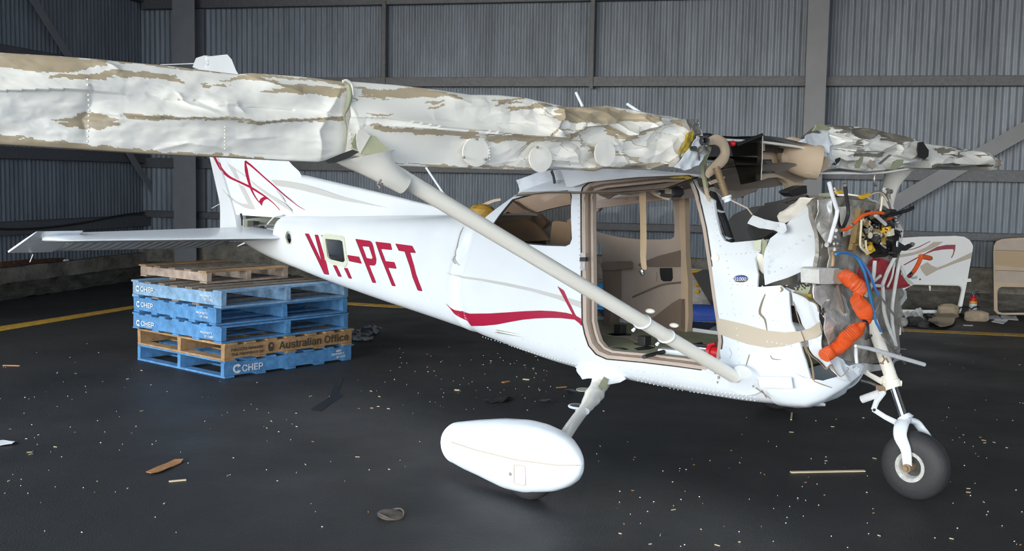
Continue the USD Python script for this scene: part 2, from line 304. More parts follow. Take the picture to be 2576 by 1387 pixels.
def worn(name, base, chip, rough=0.3):
    """Paint with bare patches: the primvar wear (1 = bare) and a ragged edge."""
    return mat(name, {'a': ('attribute', {'attribute': 'wear'}), 'tc': ('texture_coordinate', {}), 'n': ('noise_texture', {'scale': 60, 'detail': 4}), 'm': ('math', {'math_type': 'multiply_add', 'value2': 0.5, 'value3': -0.25}),
        'ad': ('math', {'math_type': 'add'}), 's': ('map_range', {'range_type': 'smoothstep', 'from_min': 0.46, 'from_max': 0.54, 'to_min': 0, 'to_max': 1}), 'n2': ('noise_texture', {'scale': 5, 'detail': 3}),
        'r1': ('rgb_ramp', {'ramp': [(0.3, tuple(0.93 * c for c in base)), (0.7, base)]}), 'r2': ('rgb_ramp', {'ramp': [(0.3, tuple(0.75 * c for c in chip)), (0.7, chip)]}), 'mx': ('mix_color', {}),
        'p': ('principled_bsdf', {'roughness': rough, 'coat_weight': 0.15})},
        [('tc.object', 'n.vector'), ('tc.object', 'n2.vector'), ('n.fac', 'm.value1'), ('m.value', 'ad.value1'), ('a.fac', 'ad.value2'), ('ad.value', 's.value'), ('s.result', 'mx.fac'), ('n2.fac', 'r1.fac'), ('n2.fac', 'r2.fac'),
         ('r1.color', 'mx.a'), ('r2.color', 'mx.b'), ('mx.result', 'p.base_color')])
M_wing = worn('worn_white_wing_paint', (0.90, 0.885, 0.83), (0.52, 0.43, 0.30))
M_wingfar = worn('scraped_grey_wing_paint', (0.80, 0.80, 0.77), (0.20, 0.185, 0.155), 0.4)

# ------------------------------------------------------------------ the aeroplane's own frame: a aft of the firewall, b to starboard, z up
TH = math.radians(46.0)
AF, AR, AO = np.array([math.cos(TH), -math.sin(TH), 0]), np.array([-math.sin(TH), -math.cos(TH), 0]), np.array([1.92, 5.69, 0.0])
def wld(a, b, z): return AO - a * AF + b * AR + np.array([0, 0, z])
def loc(P):                                              # world -> the aeroplane's Xform (x forward, y to port, z up)
    d = np.atleast_2d(P) - AO; return np.stack([d @ AF, -(d @ AR), d[:, 2]], -1)
def locmesh(m, flip=False): return trimesh.Trimesh(loc(m.vertices), m.faces, process=False)
def body(P):
    l = loc(P)[0]; return np.array([-l[0], -l[1], l[2]])
def B(q, b): return body(hit(q, AR, wld(0, b, 0)))       # pixel -> (a, b, z) on the plane b
def A(q, a): return body(hit(q, AF, wld(a, 0, 0)))       # pixel -> (a, b, z) on the plane a
def pb(q, b): t = B(q, b); return np.array([-t[0], -t[1], t[2]])
def pa(q, a): t = A(q, a); return np.array([-t[0], -t[1], t[2]])
def PB(pts, b): return np.array([pb(q, b) for q in pts])
def PA(pts, a): return np.array([pa(q, a) for q in pts])
def plateb(px, b, th=0.012, **k): return locmesh(plate3(px, AR, wld(0, b, 0), th, **k))
def platea(px, a, th=0.012, **k): return locmesh(plate3(px, AF, wld(a, 0, 0), th, **k))
def wpt(q, a=None, b=None): return hit(q, AR, wld(0, b, 0)) if b is not None else hit(q, AF, wld(a, 0, 0))
def plate_pts(px, w0, w1, w2, th=0.008, **k):            # a plate on the plane through three world points
    n = np.cross(w1 - w0, w2 - w0); n /= np.linalg.norm(n)
    if n @ (CAM - w0) < 0: n = -n
    return locmesh(plate3(px, n, w0, th, **k))

plane = thing('wrecked_airplane', 'wrecked white high-wing light aeroplane with maroon letters on its side, engine missing', 'aeroplane', AO, -46.0)

# ---- fuselage: lofted sections
ST = dict(a=[-0.03, 0.15, 0.35, 0.60, 0.80, 1.4, 1.9, 2.2, 2.45, 2.75, 3.3, 4.0, 4.9, 5.5, 5.9, 6.2, 6.42],
    zb=[0.47, 0.43, 0.415, 0.40, 0.395, 0.395, 0.415, 0.44, 0.465, 0.50, 0.545, 0.605, 0.705, 0.785, 0.84, 0.90, 0.955],
    zt=[1.28, 1.285, 1.29, 1.42, 1.63, 1.635, 1.635, 1.60, 1.50, 1.345, 1.315, 1.285, 1.245, 1.225, 1.19, 1.14, 1.10],
    w=[0.50, 0.53, 0.55, 0.555, 0.56, 0.56, 0.545, 0.52, 0.495, 0.465, 0.40, 0.325, 0.245, 0.19, 0.145, 0.10, 0.05],
    n=[4.2, 4.6, 5.0, 5.5, 5.5, 5.5, 5.2, 5.0, 4.6, 4.2, 3.6, 3.2, 3.0, 2.8, 2.6, 2.4, 2.2])
SI = {k: PchipInterpolator(ST['a'], v) for k, v in ST.items() if k != 'a'}
def surf_b(a, z, inset=0.0):                              # half width of the skin at (a, z)
    zb, zt, w, n = (SI[k](a) for k in ('zb', 'zt', 'w', 'n'))
    m, h = (zb + zt) / 2, (zt - zb) / 2 - inset
    return (w - inset) * np.maximum(1 - np.minimum(np.abs((z - m) / h), 0.999) ** n, 0) ** (1 / n)
def loft(a0, a1, inset, na=90, ns=72):
    aa = np.linspace(a0, a1, na); t = np.arange(ns) * 2 * np.pi / ns; V = []
    for a in aa:
        zb, zt, w, n = (float(SI[k](a)) for k in ('zb', 'zt', 'w', 'n')); m, h = (zb + zt) / 2, (zt - zb) / 2 - inset
        c, s = np.cos(t), np.sin(t)
        V.append(np.stack([np.full(ns, -a), (w - inset) * np.sign(c) * np.abs(c) ** (2 / n), m + h * np.sign(s) * np.abs(s) ** (2 / n)], -1))
    V = np.vstack(V); F = []
    for i in range(na - 1):
        for j in range(ns):
            p, q = i * ns + j, i * ns + (j + 1) % ns; F += [[p, q, q + ns], [p, q + ns, p + ns]]
    V = np.vstack([V, [[-a0, 0, V[:ns, 2].mean()]], [[-a1, 0, V[-ns:, 2].mean()]]]); k = na * ns
    for j in range(ns): F += [[k, (j + 1) % ns, j], [k + 1, (na - 1) * ns + j, (na - 1) * ns + (j + 1) % ns]]
    m = trimesh.Trimesh(V, F, process=True); m.fix_normals(); return to_man(m)
def prism_b(pts_az, b0, b1):                              # cutter: polygon in (a, z), from b0 to b1
    m = poly_mesh(Polygon(pts_az).buffer(0), b1 - b0); v = m.vertices; m = trimesh.Trimesh(np.stack([-v[:, 0], -(b0 + v[:, 2]), v[:, 1]], -1), m.faces); m.fix_normals(); return to_man(m)
def az(pts, b): return [(B(q, b)[0], B(q, b)[2]) for q in pts]
def azs(pts):                                             # pixels -> (a, z) on the curved starboard skin
    out = []
    for q in pts:
        b = 0.5
        for _ in range(25):
            t = B(q, b); b = 0.5 * b + 0.5 * float(surf_b(np.clip(t[0], 0, 6.4), t[2]))
        out.append((t[0], t[2]))
    return out
def dens(pts, step=6.0, close=True):
    pts = [np.asarray(p, float) for p in pts]; out = []
    for p, q in zip(pts, pts[1:] + (pts[:1] if close else [])):
        n = max(1, int(np.hypot(*(q - p)) / step)); out += [tuple(p + (q - p) * i / n) for i in range(n)]
    return out if close else out + [tuple(pts[-1])]
def z5(pts, s, ox, oy): return [(ox + x / s, oy + y / s) for x, y in pts]
def rpoly(pts, r, k=5):                                   # rounds a pixel outline
    p = Polygon(pts).buffer(0).buffer(-r).buffer(2 * r).buffer(-r); return list(p.exterior.coords)[:-1]

DOOR = z5([(838, 200), (838, 400), (840, 560), (845, 950), (860, 1020), (882, 1085), (925, 1135), (985, 1162), (1200, 1182), (1400, 1206), (1560, 1228), (1640, 1190), (1655, 1060), (1640, 930), (1620, 800), (1600, 650), (1562, 400), (1532, 270), (1512, 190), (1480, 118), (1440, 88), (1300, 90), (1100, 110), (950, 126), (880, 142), (848, 168)], 2.311, 1100, 400)
SIDEWIN = z5([(95, 935), (240, 730), (450, 475), (600, 430), (850, 365), (1100, 340), (1370, 325), (1425, 360), (1445, 420), (1445, 1130), (1410, 1220), (1340, 1255), (1000, 1245), (700, 1220), (540, 1205)], 6.604, 1220, 430)
SCREEN = [(1777, 300), (1776, 430), (1795, 505), (1812, 590), (1822, 606), (1838, 611), (1905, 603), (2000, 596), (2300, 560), (2300, 300)]   # the windscreen opening seen from the side
REARWIN = [(1168, 300), (1306, 300), (1300, 452), (1310, 487), (1262, 518), (1222, 545), (1190, 574), (1168, 566)]
HATCH = z5([(560, 330), (730, 345), (752, 365), (772, 560), (755, 577), (625, 548), (592, 520), (566, 370)], 4.0786, 680, 520)
PORT = z5([(157, 315), (165, 275), (180, 255), (195, 262), (212, 300), (217, 345), (208, 378), (195, 385), (175, 368)], 4.0786, 680, 520)

TORN = [(1900, 560), (1922, 600), (1905, 650), (1921, 690), (1921, 721), (1975, 717), (1996, 733), (2000, 809), (2016, 850), (2032, 905), (2040, 950), (2038, 990), (2030, 1040), (2500, 1100), (2500, 400), (1900, 400)]
shell = loft(-0.03, 6.42, 0) - loft(-0.10, 6.40, 0.012).translate((0, 0, 0))
front_open = loft(-0.03, 0.12, 0).scale((1, 1, 1))
cut = [prism_b(azs(DOOR), 0.2, 0.8), prism_b(azs(SIDEWIN), 0.2, 0.8), prism_b(az(SCREEN[:1], 0.5) + azs(SCREEN[1:6]) + az(SCREEN[6:], 0.54), -0.8, 0.8), prism_b([(2.24, 2.0), (2.24, 1.60), (2.33, 1.52), (2.55, 1.42), (2.70, 1.36), (2.80, 1.30), (2.80, 2.0)], -0.8, 0.8) if False else prism_b(az(REARWIN, 0.44), -0.8, 0.8),
       prism_b(azs(HATCH), 0.15, 0.5), prism_b(azs(PORT), 0.10, 0.4),
       prism_b([(-0.2, 0.1), (0.0, 0.1), (0.0, 2), (-0.2, 2)], -0.8, 0.8),
       prism_b(az(TORN, 0.5), 0.0, 0.8), prism_b([(-0.2, 0.1), (0.33, 0.1), (0.33, 0.9), (-0.2, 0.9)], -0.8, 0.33), prism_b([(-0.2, 0.62), (-0.2, 2.0), (0.56, 2.0), (0.56, 1.20), (0.50, 0.62)], -0.8, 0.25), prism_b([(-0.2, 1.16), (-0.2, 2.0), (0.40, 2.0), (0.40, 1.16)], -0.8, 0.8),
       prism_b([(0.35, 1.40), (0.35, 1.9), (2.26, 1.9), (2.26, 1.40)], -0.8, 0.42),
       prism_b([(0.35, 0.62), (0.35, 1.9), (2.5, 1.9), (2.62, 0.62)], -0.9, -0.3),
       prism_b([(5.62, 1.05), (5.62, 1.4), (6.6, 1.4), (6.6, 1.05)], -0.4, 0.4)]
for c in cut: shell = shell - c
fus = from_man(shell)
# creases: the tail cone is buckled just behind the cabin and dented in front of the door
def dent(m):
    v = m.vertices.copy(); a, b, z = -v[:, 0], -v[:, 1], v[:, 2]
    d = np.zeros(len(v)); side = np.clip(np.abs(b) / 0.3, 0, 1)
    ac = 2.78 - 0.10 * (z - 0.9) + 0.05 * np.sin(z * 9)
    d -= 0.020 * np.exp(-((a - ac) / 0.035) ** 2) * side
    d += 0.010 * np.exp(-((a - ac - 0.07) / 0.04) ** 2) * side * (meshkit.noise(v * 14) > 0.35)
    f = np.clip((1.0 - a) / 0.8, 0, 1) * (b > 0.2)
    d += f * 0.02 * (meshkit.fbm(v * 4, 2, 4) - 0.5) * 2
    v[:, 1] -= np.sign(b) * d
    return trimesh.Trimesh(v, m.faces, process=False)
fus = dent(trimesh.Trimesh(*trimesh.remesh.subdivide_to_size(fus.vertices, fus.faces, 0.05, max_iter=14)))
fus.merge_vertices()
fuselage = obj('fuselage', fus, M_white, plane, smooth=32)
def decal(px, material, name, parent, off=0.0025, label=None, zoom=None):
    px = z5(px, *zoom) if zoom else px
    poly = Polygon(azs(dens(px, 5))).buffer(0)
    m = poly_mesh(poly, 0.001); m = trimesh.Trimesh(*trimesh.remesh.subdivide_to_size(m.vertices, m.faces, 0.05, max_iter=12))
    a, z = m.vertices[:, 0], m.vertices[:, 1]; k = np.where(m.vertices[:, 2] > 0.0005, 1, 0)
    v = np.stack([-a, -(surf_b(a, z)), z], -1)
    mm = trimesh.Trimesh(v, m.faces, process=False); mm = dent(mm)
    w = mm.vertices.copy(); w[:, 1] -= off * np.where(k, 1, 0.6)
    return obj(name, trimesh.Trimesh(w, m.faces, process=False), material, parent, label=label, smooth=True)
ZL = (4.0786, 680, 520)
LET = {'V': [(362, 275), (398, 280), (540, 585), (462, 288), (492, 291), (545, 470), (575, 570), (605, 697), (560, 690)],
       'H1': [(650, 600), (682, 606), (735, 720), (703, 713)], 'H2': [(763, 630), (795, 632), (840, 739), (812, 733)], 'H3': [(528, 292), (552, 294), (545, 306), (535, 306)],
       'hyphen': [(797, 497), (912, 515), (940, 583), (815, 557)],
       'F': [(1085, 360), (1235, 378), (1252, 442), (1140, 432), (1142, 445), (1185, 560), (1275, 570), (1297, 635), (1212, 625), (1216, 640), (1288, 815), (1255, 810), (1140, 520)],
       'T': [(1290, 380), (1458, 403), (1495, 473), (1435, 468), (1475, 600), (1497, 690), (1525, 770), (1562, 866), (1520, 858), (1465, 720), (1440, 620), (1385, 460), (1325, 450)]}
for k, p in LET.items():
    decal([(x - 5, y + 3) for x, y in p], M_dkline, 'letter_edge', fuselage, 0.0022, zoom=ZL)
    decal(p, M_maroon, 'hyphen' if k == 'hyphen' else 'letter_' + k[0].lower(), fuselage, 0.0034, zoom=ZL)
Pout = [(880, 332), (1025, 352), (1045, 370), (1058, 410), (1090, 540), (1085, 588), (1070, 603), (1015, 597), (1088, 780), (1055, 778)]
Phole = [(945, 405), (1018, 409), (1055, 520), (1045, 537), (990, 528)]
def decal_hole(out, hole, material, name, off):
    poly = Polygon(azs(dens(z5(out, *ZL), 5)), [azs(dens(z5(hole, *ZL), 5))]).buffer(0)
    m = poly_mesh(poly, 0.001); m = trimesh.Trimesh(*trimesh.remesh.subdivide_to_size(m.vertices, m.faces, 0.05, max_iter=12))
    a, z, k = m.vertices[:, 0], m.vertices[:, 1], m.vertices[:, 2] > 0.0005
    return obj(name, trimesh.Trimesh(np.stack([-a, -(surf_b(a, z) + off * np.where(k, 1, 0.6)), z], -1), m.faces, process=False), material, fuselage, smooth=True)
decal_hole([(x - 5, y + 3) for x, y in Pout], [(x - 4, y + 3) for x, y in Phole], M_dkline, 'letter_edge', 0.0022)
decal_hole(Pout, Phole, M_maroon, 'letter_p', 0.0034)
Z7 = (2.311, 1100, 400)
decal([(50, 662), (140, 682), (250, 695), (400, 720), (550, 753), (700, 790), (836, 830), (836, 868), (700, 815), (550, 770), (400, 738), (250, 708), (140, 693)], M_greystripe, 'stripe', fuselage, zoom=Z7)
decal([(50, 842), (80, 866), (110, 880), (190, 900), (300, 899), (400, 893), (500, 886), (600, 882), (680, 886), (750, 895), (800, 908), (836, 928), (842, 968), (800, 935), (720, 926), (650, 925), (570, 928), (500, 935), (420, 949), (350, 963), (270, 971), (200, 972), (150, 935), (100, 895)], M_maroon, 'stripe', fuselage, zoom=Z7, label='maroon swoosh')
decal([(710, 617), (834, 692), (834, 700), (745, 655), (742, 658), (697, 637)], M_maroon, 'stripe', fuselage, 0.0028, zoom=Z7)
decal([(700, 740), (736, 765), (802, 903), (843, 966), (838, 970), (788, 905)], M_maroon, 'stripe', fuselage, 0.0030, zoom=Z7)
decal([(1806, 800), (1840, 808), (1870, 815), (1930, 832), (1975, 837), (2014, 833), (2024, 858), (1970, 872), (1930, 876), (1880, 866), (1808, 841)], M_tan, 'stripe', fuselage, label='broad tan stripe')
M_torn = plain('torn_paint_edge', (0.22, 0.155, 0.10), 0.6)
def stroke_px(pts, w):
    pts = smoothline(np.array(pts, float), 18); w = np.interp(np.linspace(0, 1, len(pts)), np.linspace(0, 1, len(w)), w)
    t = np.gradient(pts, axis=0); t /= np.linalg.norm(t, axis=1, keepdims=True) + 1e-9; n = np.stack([-t[:, 1], t[:, 0]], -1)
    return list(map(tuple, pts + n * w[:, None] / 2)) + list(map(tuple, (pts - n * w[:, None] / 2)[::-1]))
for l, w in (([(1167, 572), (1158, 592), (1150, 622), (1147, 648), (1153, 668)], [1, 2, 2, 2, 1]), ([(1150, 640), (1142, 652), (1148, 664)], [2, 4, 2])):
    decal(stroke_px(l, w), M_greystripe, 'torn_edge', fuselage, 0.0075)
ZN = (2.3917, 1800, 420); SN = lambda p: z5(p, *ZN)
for l, w in (([(305, 765), (283, 820), (272, 880), (300, 915), (312, 985)], [3, 9, 12, 8, 3]), ([(398, 722), (408, 738), (396, 752)], [6, 12, 4]), ([(205, 1130), (188, 1195)], [4, 4]), ([(245, 1328), (275, 1340), (312, 1390)], [4, 6, 3]), ([(478, 800), (500, 900), (516, 960)], [4, 7, 6]), ([(330, 1135), (345, 1155), (395, 1160)], [2, 4, 2]), ([(560, 1120), (580, 1180), (588, 1290), (570, 1350), (520, 1385)], [6, 10, 14, 10, 4])):
    decal(SN(stroke_px(l, w)), M_torn, 'torn_edge', fuselage, 0.0045)
# frames round the cut openings
def ring(px_out, px_in, material, name, parent, off=0.012, th=0.014, zoom=None, rnd=0.0):
    f = lambda p: Polygon(azs(dens(z5(p, *zoom) if zoom else p, 5))).buffer(0)
    poly = f(px_out).difference(f(px_in)); m = poly_mesh(poly, th); m = trimesh.Trimesh(*trimesh.remesh.subdivide_to_size(m.vertices, m.faces, 0.06, max_iter=12))
    a, z = m.vertices[:, 0], m.vertices[:, 1]
    return obj(name, trimesh.Trimesh(np.stack([-a, -(surf_b(a, z) + off - m.vertices[:, 2]), z], -1), m.faces, process=False), material, parent)
ring([(537, 300), (560, 283), (590, 280), (735, 300), (762, 320), (795, 560), (790, 600), (765, 625), (740, 618), (600, 577), (565, 545), (545, 400)], [(568, 335), (580, 330), (720, 345), (745, 360), (770, 555), (752, 572), (622, 543), (590, 515), (572, 370)], M_palegreen, 'hatch_frame', fuselage, 0.006, 0.01, ZL)
ring([(152, 315), (160, 265), (180, 240), (200, 252), (218, 300), (222, 350), (212, 388), (192, 396), (170, 375)], [(157, 315), (165, 275), (181, 252), (196, 262), (212, 303), (217, 348), (207, 380), (193, 386), (175, 366)], M_palegreen, 'port_rim', fuselage, 0.004, 0.008, ZL)
# tail cone's inner frame seen through the hatch
obj('tail_cone_rib', plateb(z5([(590, 490), (760, 515), (762, 530), (600, 508)], *ZL), 0.05, 0.01), M_tan, plane)

# ---- rivets on the lower skin, one joined part
riv = trimesh.creation.icosphere(1, 0.0042); RV = []
def rivet_line(px, n, jit=0.5):
    pts = smoothline(np.array(px, float), n) if len(px) > 2 else np.linspace(px[0], px[1], n)
    for q in pts:
        a, z = azs([q])[0]; RV.append((-a, -float(surf_b(a, z)) - 0.001, z))
for l, n in (([(1215, 848), (1340, 888), (1455, 920)], 34), ([(1600, 948), (1700, 970), (1800, 985), (1900, 1000)], 30), ([(1605, 958), (1700, 980), (1800, 994), (1900, 1008)], 30), ([(1480, 905), (1580, 928), (1700, 945), (1810, 955)], 22),
             ([(1826, 640), (1850, 790), (1862, 930)], 18), ([(1832, 715), (1920, 720)], 8), ([(1815, 790), (1870, 790), (1960, 810)], 10), ([(1840, 640), (1900, 636)], 6), ([(1930, 860), (1990, 870)], 6),
             ([(1480, 452), (1600, 440), (1740, 425)], 22), ([(1775, 440), (1795, 540), (1812, 620)], 14), ([(1455, 500), (1458, 640), (1462, 800)], 20), ([(1300, 850), (1380, 868), (1462, 880)], 12)):
    rivet_line(l, n)
m = dent(cat([trimesh.Trimesh(riv.vertices + p, riv.faces) for p in RV]))
obj('rivets', m, M_white, plane, kind='stuff', smooth=True)
# ---- tail: dorsal fin, fin, rudder, stabilisers, elevators
def airfoil_between(le, te, tmax, n=14, axis=1, blunt=0.15, t0=0.02):
    """Closed section points from leading edge to trailing edge, thickness along the axis (1 = across, 2 = up)."""
    s = (1 - np.cos(np.linspace(0, np.pi, n))) / 2
    th = tmax * 2.6 * (0.2969*np.sqrt(s) - 0.126*s - 0.3516*s**2 + 0.2843*s**3 - 0.1036*s**4) + t0 * tmax * s
    e = np.zeros(3); e[axis] = 1
    up = le + (te - le) * s[:, None] + e * th[:, None]; dn = le + (te - le) * s[:, None] - e * th[:, None]
    return np.vstack([up, dn[-2:0:-1]])
def skin(sections, cap=True):
    n = len(sections[0]); V = np.vstack(sections); F = []
    for i in range(len(sections) - 1):
        for j in range(n):
            p, q = i * n + j, i * n + (j + 1) % n; F += [[p, q, q + n], [p, q + n, p + n]]
    if cap:
        c0, c1 = len(V), len(V) + 1; V = np.vstack([V, sections[0].mean(0), sections[-1].mean(0)])
        for j in range(n): F += [[c0, (j + 1) % n, j], [c1, c0 - n + j, c0 - n + (j + 1) % n]]
    m = trimesh.Trimesh(V, F, process=True); m.fix_normals(); return m
def lerp(pts, v):                                         # along a polyline of 3-D points by height
    pts = np.asarray(pts); o = np.argsort(pts[:, 2]); return np.array([np.interp(v, pts[o, 2], pts[o, k]) for k in range(3)])
le = PB([(745, 470), (765, 440), (748, 428), (725, 405), (690, 345), (655, 280), (622, 220), (594, 178), (583, 150), (572, 137)], 0)
hinge = PB([(612, 572), (606, 540), (560, 400), (530, 300), (505, 215), (500, 190)], 0)
te = PB([(555, 576), (555, 515), (530, 402), (508, 300), (490, 215), (482, 175)], 0)
z_top = hinge[:, 2].max()
FT = lambda z: 0.058 - 0.028 * np.clip((z - 1.1) / 1.6, 0, 1)
secs = []
for z in np.linspace(1.20, le[-1, 2], 30):
    l, h = lerp(le, z), lerp(hinge, z)
    if z < le[:, 2].min() + 0.02: l = h + (lerp(le, le[:, 2].min() + .02) - h)
    if z > hinge[:, 2].max(): h = lerp(hinge, z) + np.array([0.12 * (z - hinge[:, 2].max()) / (le[-1, 2] - hinge[:, 2].max()), 0, 0])
    l[2] = h[2] = z; l[1] = h[1] = 0
    secs.append(airfoil_between(l, h, FT(z), 14, 1, t0=1.0))
fin_mesh = skin(secs)
fin = obj('vertical_fin', fin_mesh, M_white, plane, smooth=50)
secs = []
for z in np.linspace(te[:, 2].min(), te[:, 2].max(), 26):
    h, t = lerp(hinge, z) + np.array([-0.018, 0, 0]), lerp(te, z); h[2] = t[2] = z; h[1] = t[1] = 0
    secs.append(np.array([[h[0], FT(z), z], [h[0] + .01, 0, z], [h[0], -FT(z), z], [t[0], -0.006, z], [t[0], 0.006, z]]))
rudder = obj('rudder', skin(secs), M_white, plane, smooth=35)
# rudder horn and beacon at the fin tip
bz = PB([(497, 172), (497, 142)], 0)
obj('rudder_horn', locmesh(plate3([(484, 169), (493, 146), (515, 139), (518, 166), (500, 174)], AR, wld(0, 0.03, 0), 0.06, rnd=0.004)), M_white, plane)
obj('beacon', cat([tube(PB([(519, 171), (521, 158), (520, 141)], 0.02), [0.022, 0.024, 0.020], 12), trimesh.creation.icosphere(2, 0.026).apply_translation(pb((523, 158), 0.03))]), M_white, plane, smooth=50)
obj('whip_antenna', tube(PB([(404, 163), (491, 160)], 0.0), 0.006, 6), M_white, plane)
obj('static_wick', tube(PB([(533, 524), (553, 513)], 0.0), 0.004, 6), M_white, plane)
# dorsal fin: a long low ridge from the tail cone to the fin
dz = PB([(1235, 555), (1180, 540), (1080, 515), (980, 490), (870, 464), (765, 440)], 0)
secs = []
for x in np.linspace(dz[0, 0], dz[-1, 0] - 0.12, 34):
    z = np.interp(-x, -dz[:, 0], dz[:, 2]) ; zb = float(SI['zt'](-x)) - 0.05; hw = 0.030 + 0.75 * (float(SI['w'](-x)) - 0.13) * 0.32
    u = np.linspace(0, 1, 9); prof = [(hw * (1 - k) ** 1.6 + 0.012 * math.sqrt(max(0, 1 - k)), zb + (z - zb) * k) for k in u]
    secs.append(np.array([[x, b, zz] for b, zz in prof] + [[x, -b, zz] for b, zz in prof[-2::-1]]))
dorsal = obj('dorsal_fin', skin(secs), M_white, plane, smooth=60)
# fin and dorsal paintwork
DQ = trimesh.proximity.ProximityQuery
def fin_decal(px, material, off=0.004, zoom=(4.954, 500, 380), parent=None, label=None):
    q = z5(px, *zoom); poly = Polygon([(p[0], p[2]) for p in PB(dens(q, 5), 0.03)]).buffer(0)
    m = poly_mesh(poly, 0.001); m = trimesh.Trimesh(*trimesh.remesh.subdivide_to_size(m.vertices, m.faces, 0.04, max_iter=12))
    x, z = m.vertices[:, 0], m.vertices[:, 1]
    o = np.stack([x, np.full(len(x), -1.0), z], -1); b = np.full(len(x), -0.03)
    for mm in (fin_mesh, rudder_mesh, dorsal_mesh, fus):
        pts, ir, _ = mm.ray.intersects_location(o, np.tile([0, 1.0, 0], (len(x), 1)), multiple_hits=False)
        b[ir] = np.minimum(b[ir] if False else np.where(hitany[ir] if False else True, b[ir], b[ir]), pts[:, 1])
    return obj('stripe', trimesh.Trimesh(np.stack([x, b - np.where(m.vertices[:, 2] > .0005, off, off * .6), z], -1), m.faces, process=False), material, parent or fin, label=label, smooth=True)
rudder_mesh = skin(secs) if False else trimesh.Trimesh(*[np.array(x) for x in (UsdGeom.Mesh(rudder).GetPointsAttr().Get(), np.array(UsdGeom.Mesh(rudder).GetFaceVertexIndicesAttr().Get()).reshape(-1, 3))])
dorsal_mesh = skin(secs)
def stroke(pts, w):
    pts = smoothline(np.array(pts, float), 26); w = np.interp(np.linspace(0, 1, len(pts)), np.linspace(0, 1, len(w)), w)
    t = np.gradient(pts, axis=0); t /= np.linalg.norm(t, axis=1, keepdims=True); n = np.stack([-t[:, 1], t[:, 0]], -1)
    return list(map(tuple, pts + n * w[:, None] / 2)) + list(map(tuple, (pts - n * w[:, None] / 2)[::-1]))
fin_decal(stroke([(170, 30), (215, 95), (290, 210), (395, 318), (520, 382), (660, 452), (760, 515), (850, 578), (940, 655), (1012, 738)], [34, 36, 34, 26, 22, 24, 22, 16, 8, 3]), M_maroon)
fin_decal(stroke([(590, 128), (600, 200), (625, 320), (665, 455), (705, 545), (765, 638)], [10, 34, 30, 22, 14, 8]), M_maroon)
fin_decal(stroke([(588, 128), (660, 180), (860, 362), (1000, 490), (1085, 565), (1200, 655), (1270, 700), (1340, 735)], [26, 18, 14, 14, 12, 9, 7, 3]), M_maroon)
fin_decal([(765, 635), (785, 595), (815, 575), (840, 570), (876, 600), (850, 600), (825, 615), (810, 640), (800, 682)], M_maroon)
fin_decal([(380, 155), (605, 312), (605, 325), (470, 232), (530, 360), (478, 335)], M_greystripe, 0.003)
fin_decal([(512, 410), (582, 446), (722, 726), (680, 728), (600, 708), (480, 640), (380, 560), (285, 465), (400, 555), (500, 625), (560, 655), (640, 663)], M_greystripe, 0.003)
fin_decal([(660, 360), (740, 430), (900, 545), (1080, 655), (1195, 775), (1070, 705), (900, 585), (760, 470), (690, 410)], M_greystripe, 0.003)
fin_decal([(965, 485), (1040, 560), (1085, 640), (1070, 632)], M_greystripe, 0.003)
fin_decal([(905, 362), (980, 362), (1050, 368), (1200, 392), (1350, 425), (1530, 480), (1700, 540), (1850, 585), (2000, 620), (2200, 670), (2370, 712), (2180, 680), (2000, 650), (1850, 625), (1700, 595), (1500, 540), (1300, 490), (1120, 450), (965, 430)], M_greystripe, 0.004, parent=dorsal)
# open bay under the fin (its fairing is gone): brackets, cables, tail bulkhead
obj('tail_bulkhead', platea([(612, 552), (700, 543), (702, 590), (612, 592)], 6.3, 0.008), M_palegreen, plane)
obj('bracket', cat([rbox(-6.33, -6.20, -0.03, 0.04, 1.03, 1.15, 0.006), rbox(-6.15, -6.05, -0.05, 0.0, 1.03, 1.12, 0.006)]), M_dark, plane)
obj('control_cable', tube(PB([(668, 569), (690, 545), (712, 541)], 0.05), 0.006, 6), M_white, plane)
obj('control_cable', tube(PB([(650, 567), (700, 566)], 0.06), 0.006, 6), M_steel, plane)
obj('rubbing_strip', tube(PB([(606, 538), (609, 552), (610, 568)], 0.06), 0.010, 6), M_black, plane)
# stabilisers
def stab(side):
    s = []
    tip = A((118, 607), 6.02); b1 = tip[1] - 0.03; z0 = 1.035
    for b in np.r_[np.linspace(0.03, b1 - 0.1, 20), b1 - 0.05, b1 - 0.02, b1]:
        k = b / b1; r = np.clip((b - (b1 - 0.12)) / 0.12, 0, 1)
        a0 = 5.42 + 0.47 * k + 0.16 * r ** 2.5; a1 = 6.20
        l, t = np.array([-a0, side * b, z0]), np.array([-a1, side * b, z0 + 0.004])
        s.append(airfoil_between(l, t, (0.052 - 0.02 * k) * (1 - 0.55 * r ** 2), 14, 2, t0=1.2))
    return skin(s)
def elevator(side):
    s = []
    tip = A((118, 607), 6.02); b1 = tip[1] - 0.30; n = 110
    for i, b in enumerate(np.linspace(0.12, b1, n)):
        z0 = 1.045; c = 0.56 - 0.07 * b / b1; an = math.radians(17); rib = 0.005 * (1 if (i // 3) % 2 else 0)
        h = np.array([-6.215, side * b, z0]); t = h + np.array([-c * math.cos(an), 0, -c * math.sin(an)])
        s.append(np.array([h + [0.0, 0, 0.026], h + [0.012, 0, 0], h + [0, 0, -0.026], (h + t) / 2 + [0, 0, -0.014 - rib], t + [0, 0, -0.004], t + [0, 0, 0.004], (h + t) / 2 + [0, 0, 0.012 + rib]]))
    return skin(s)
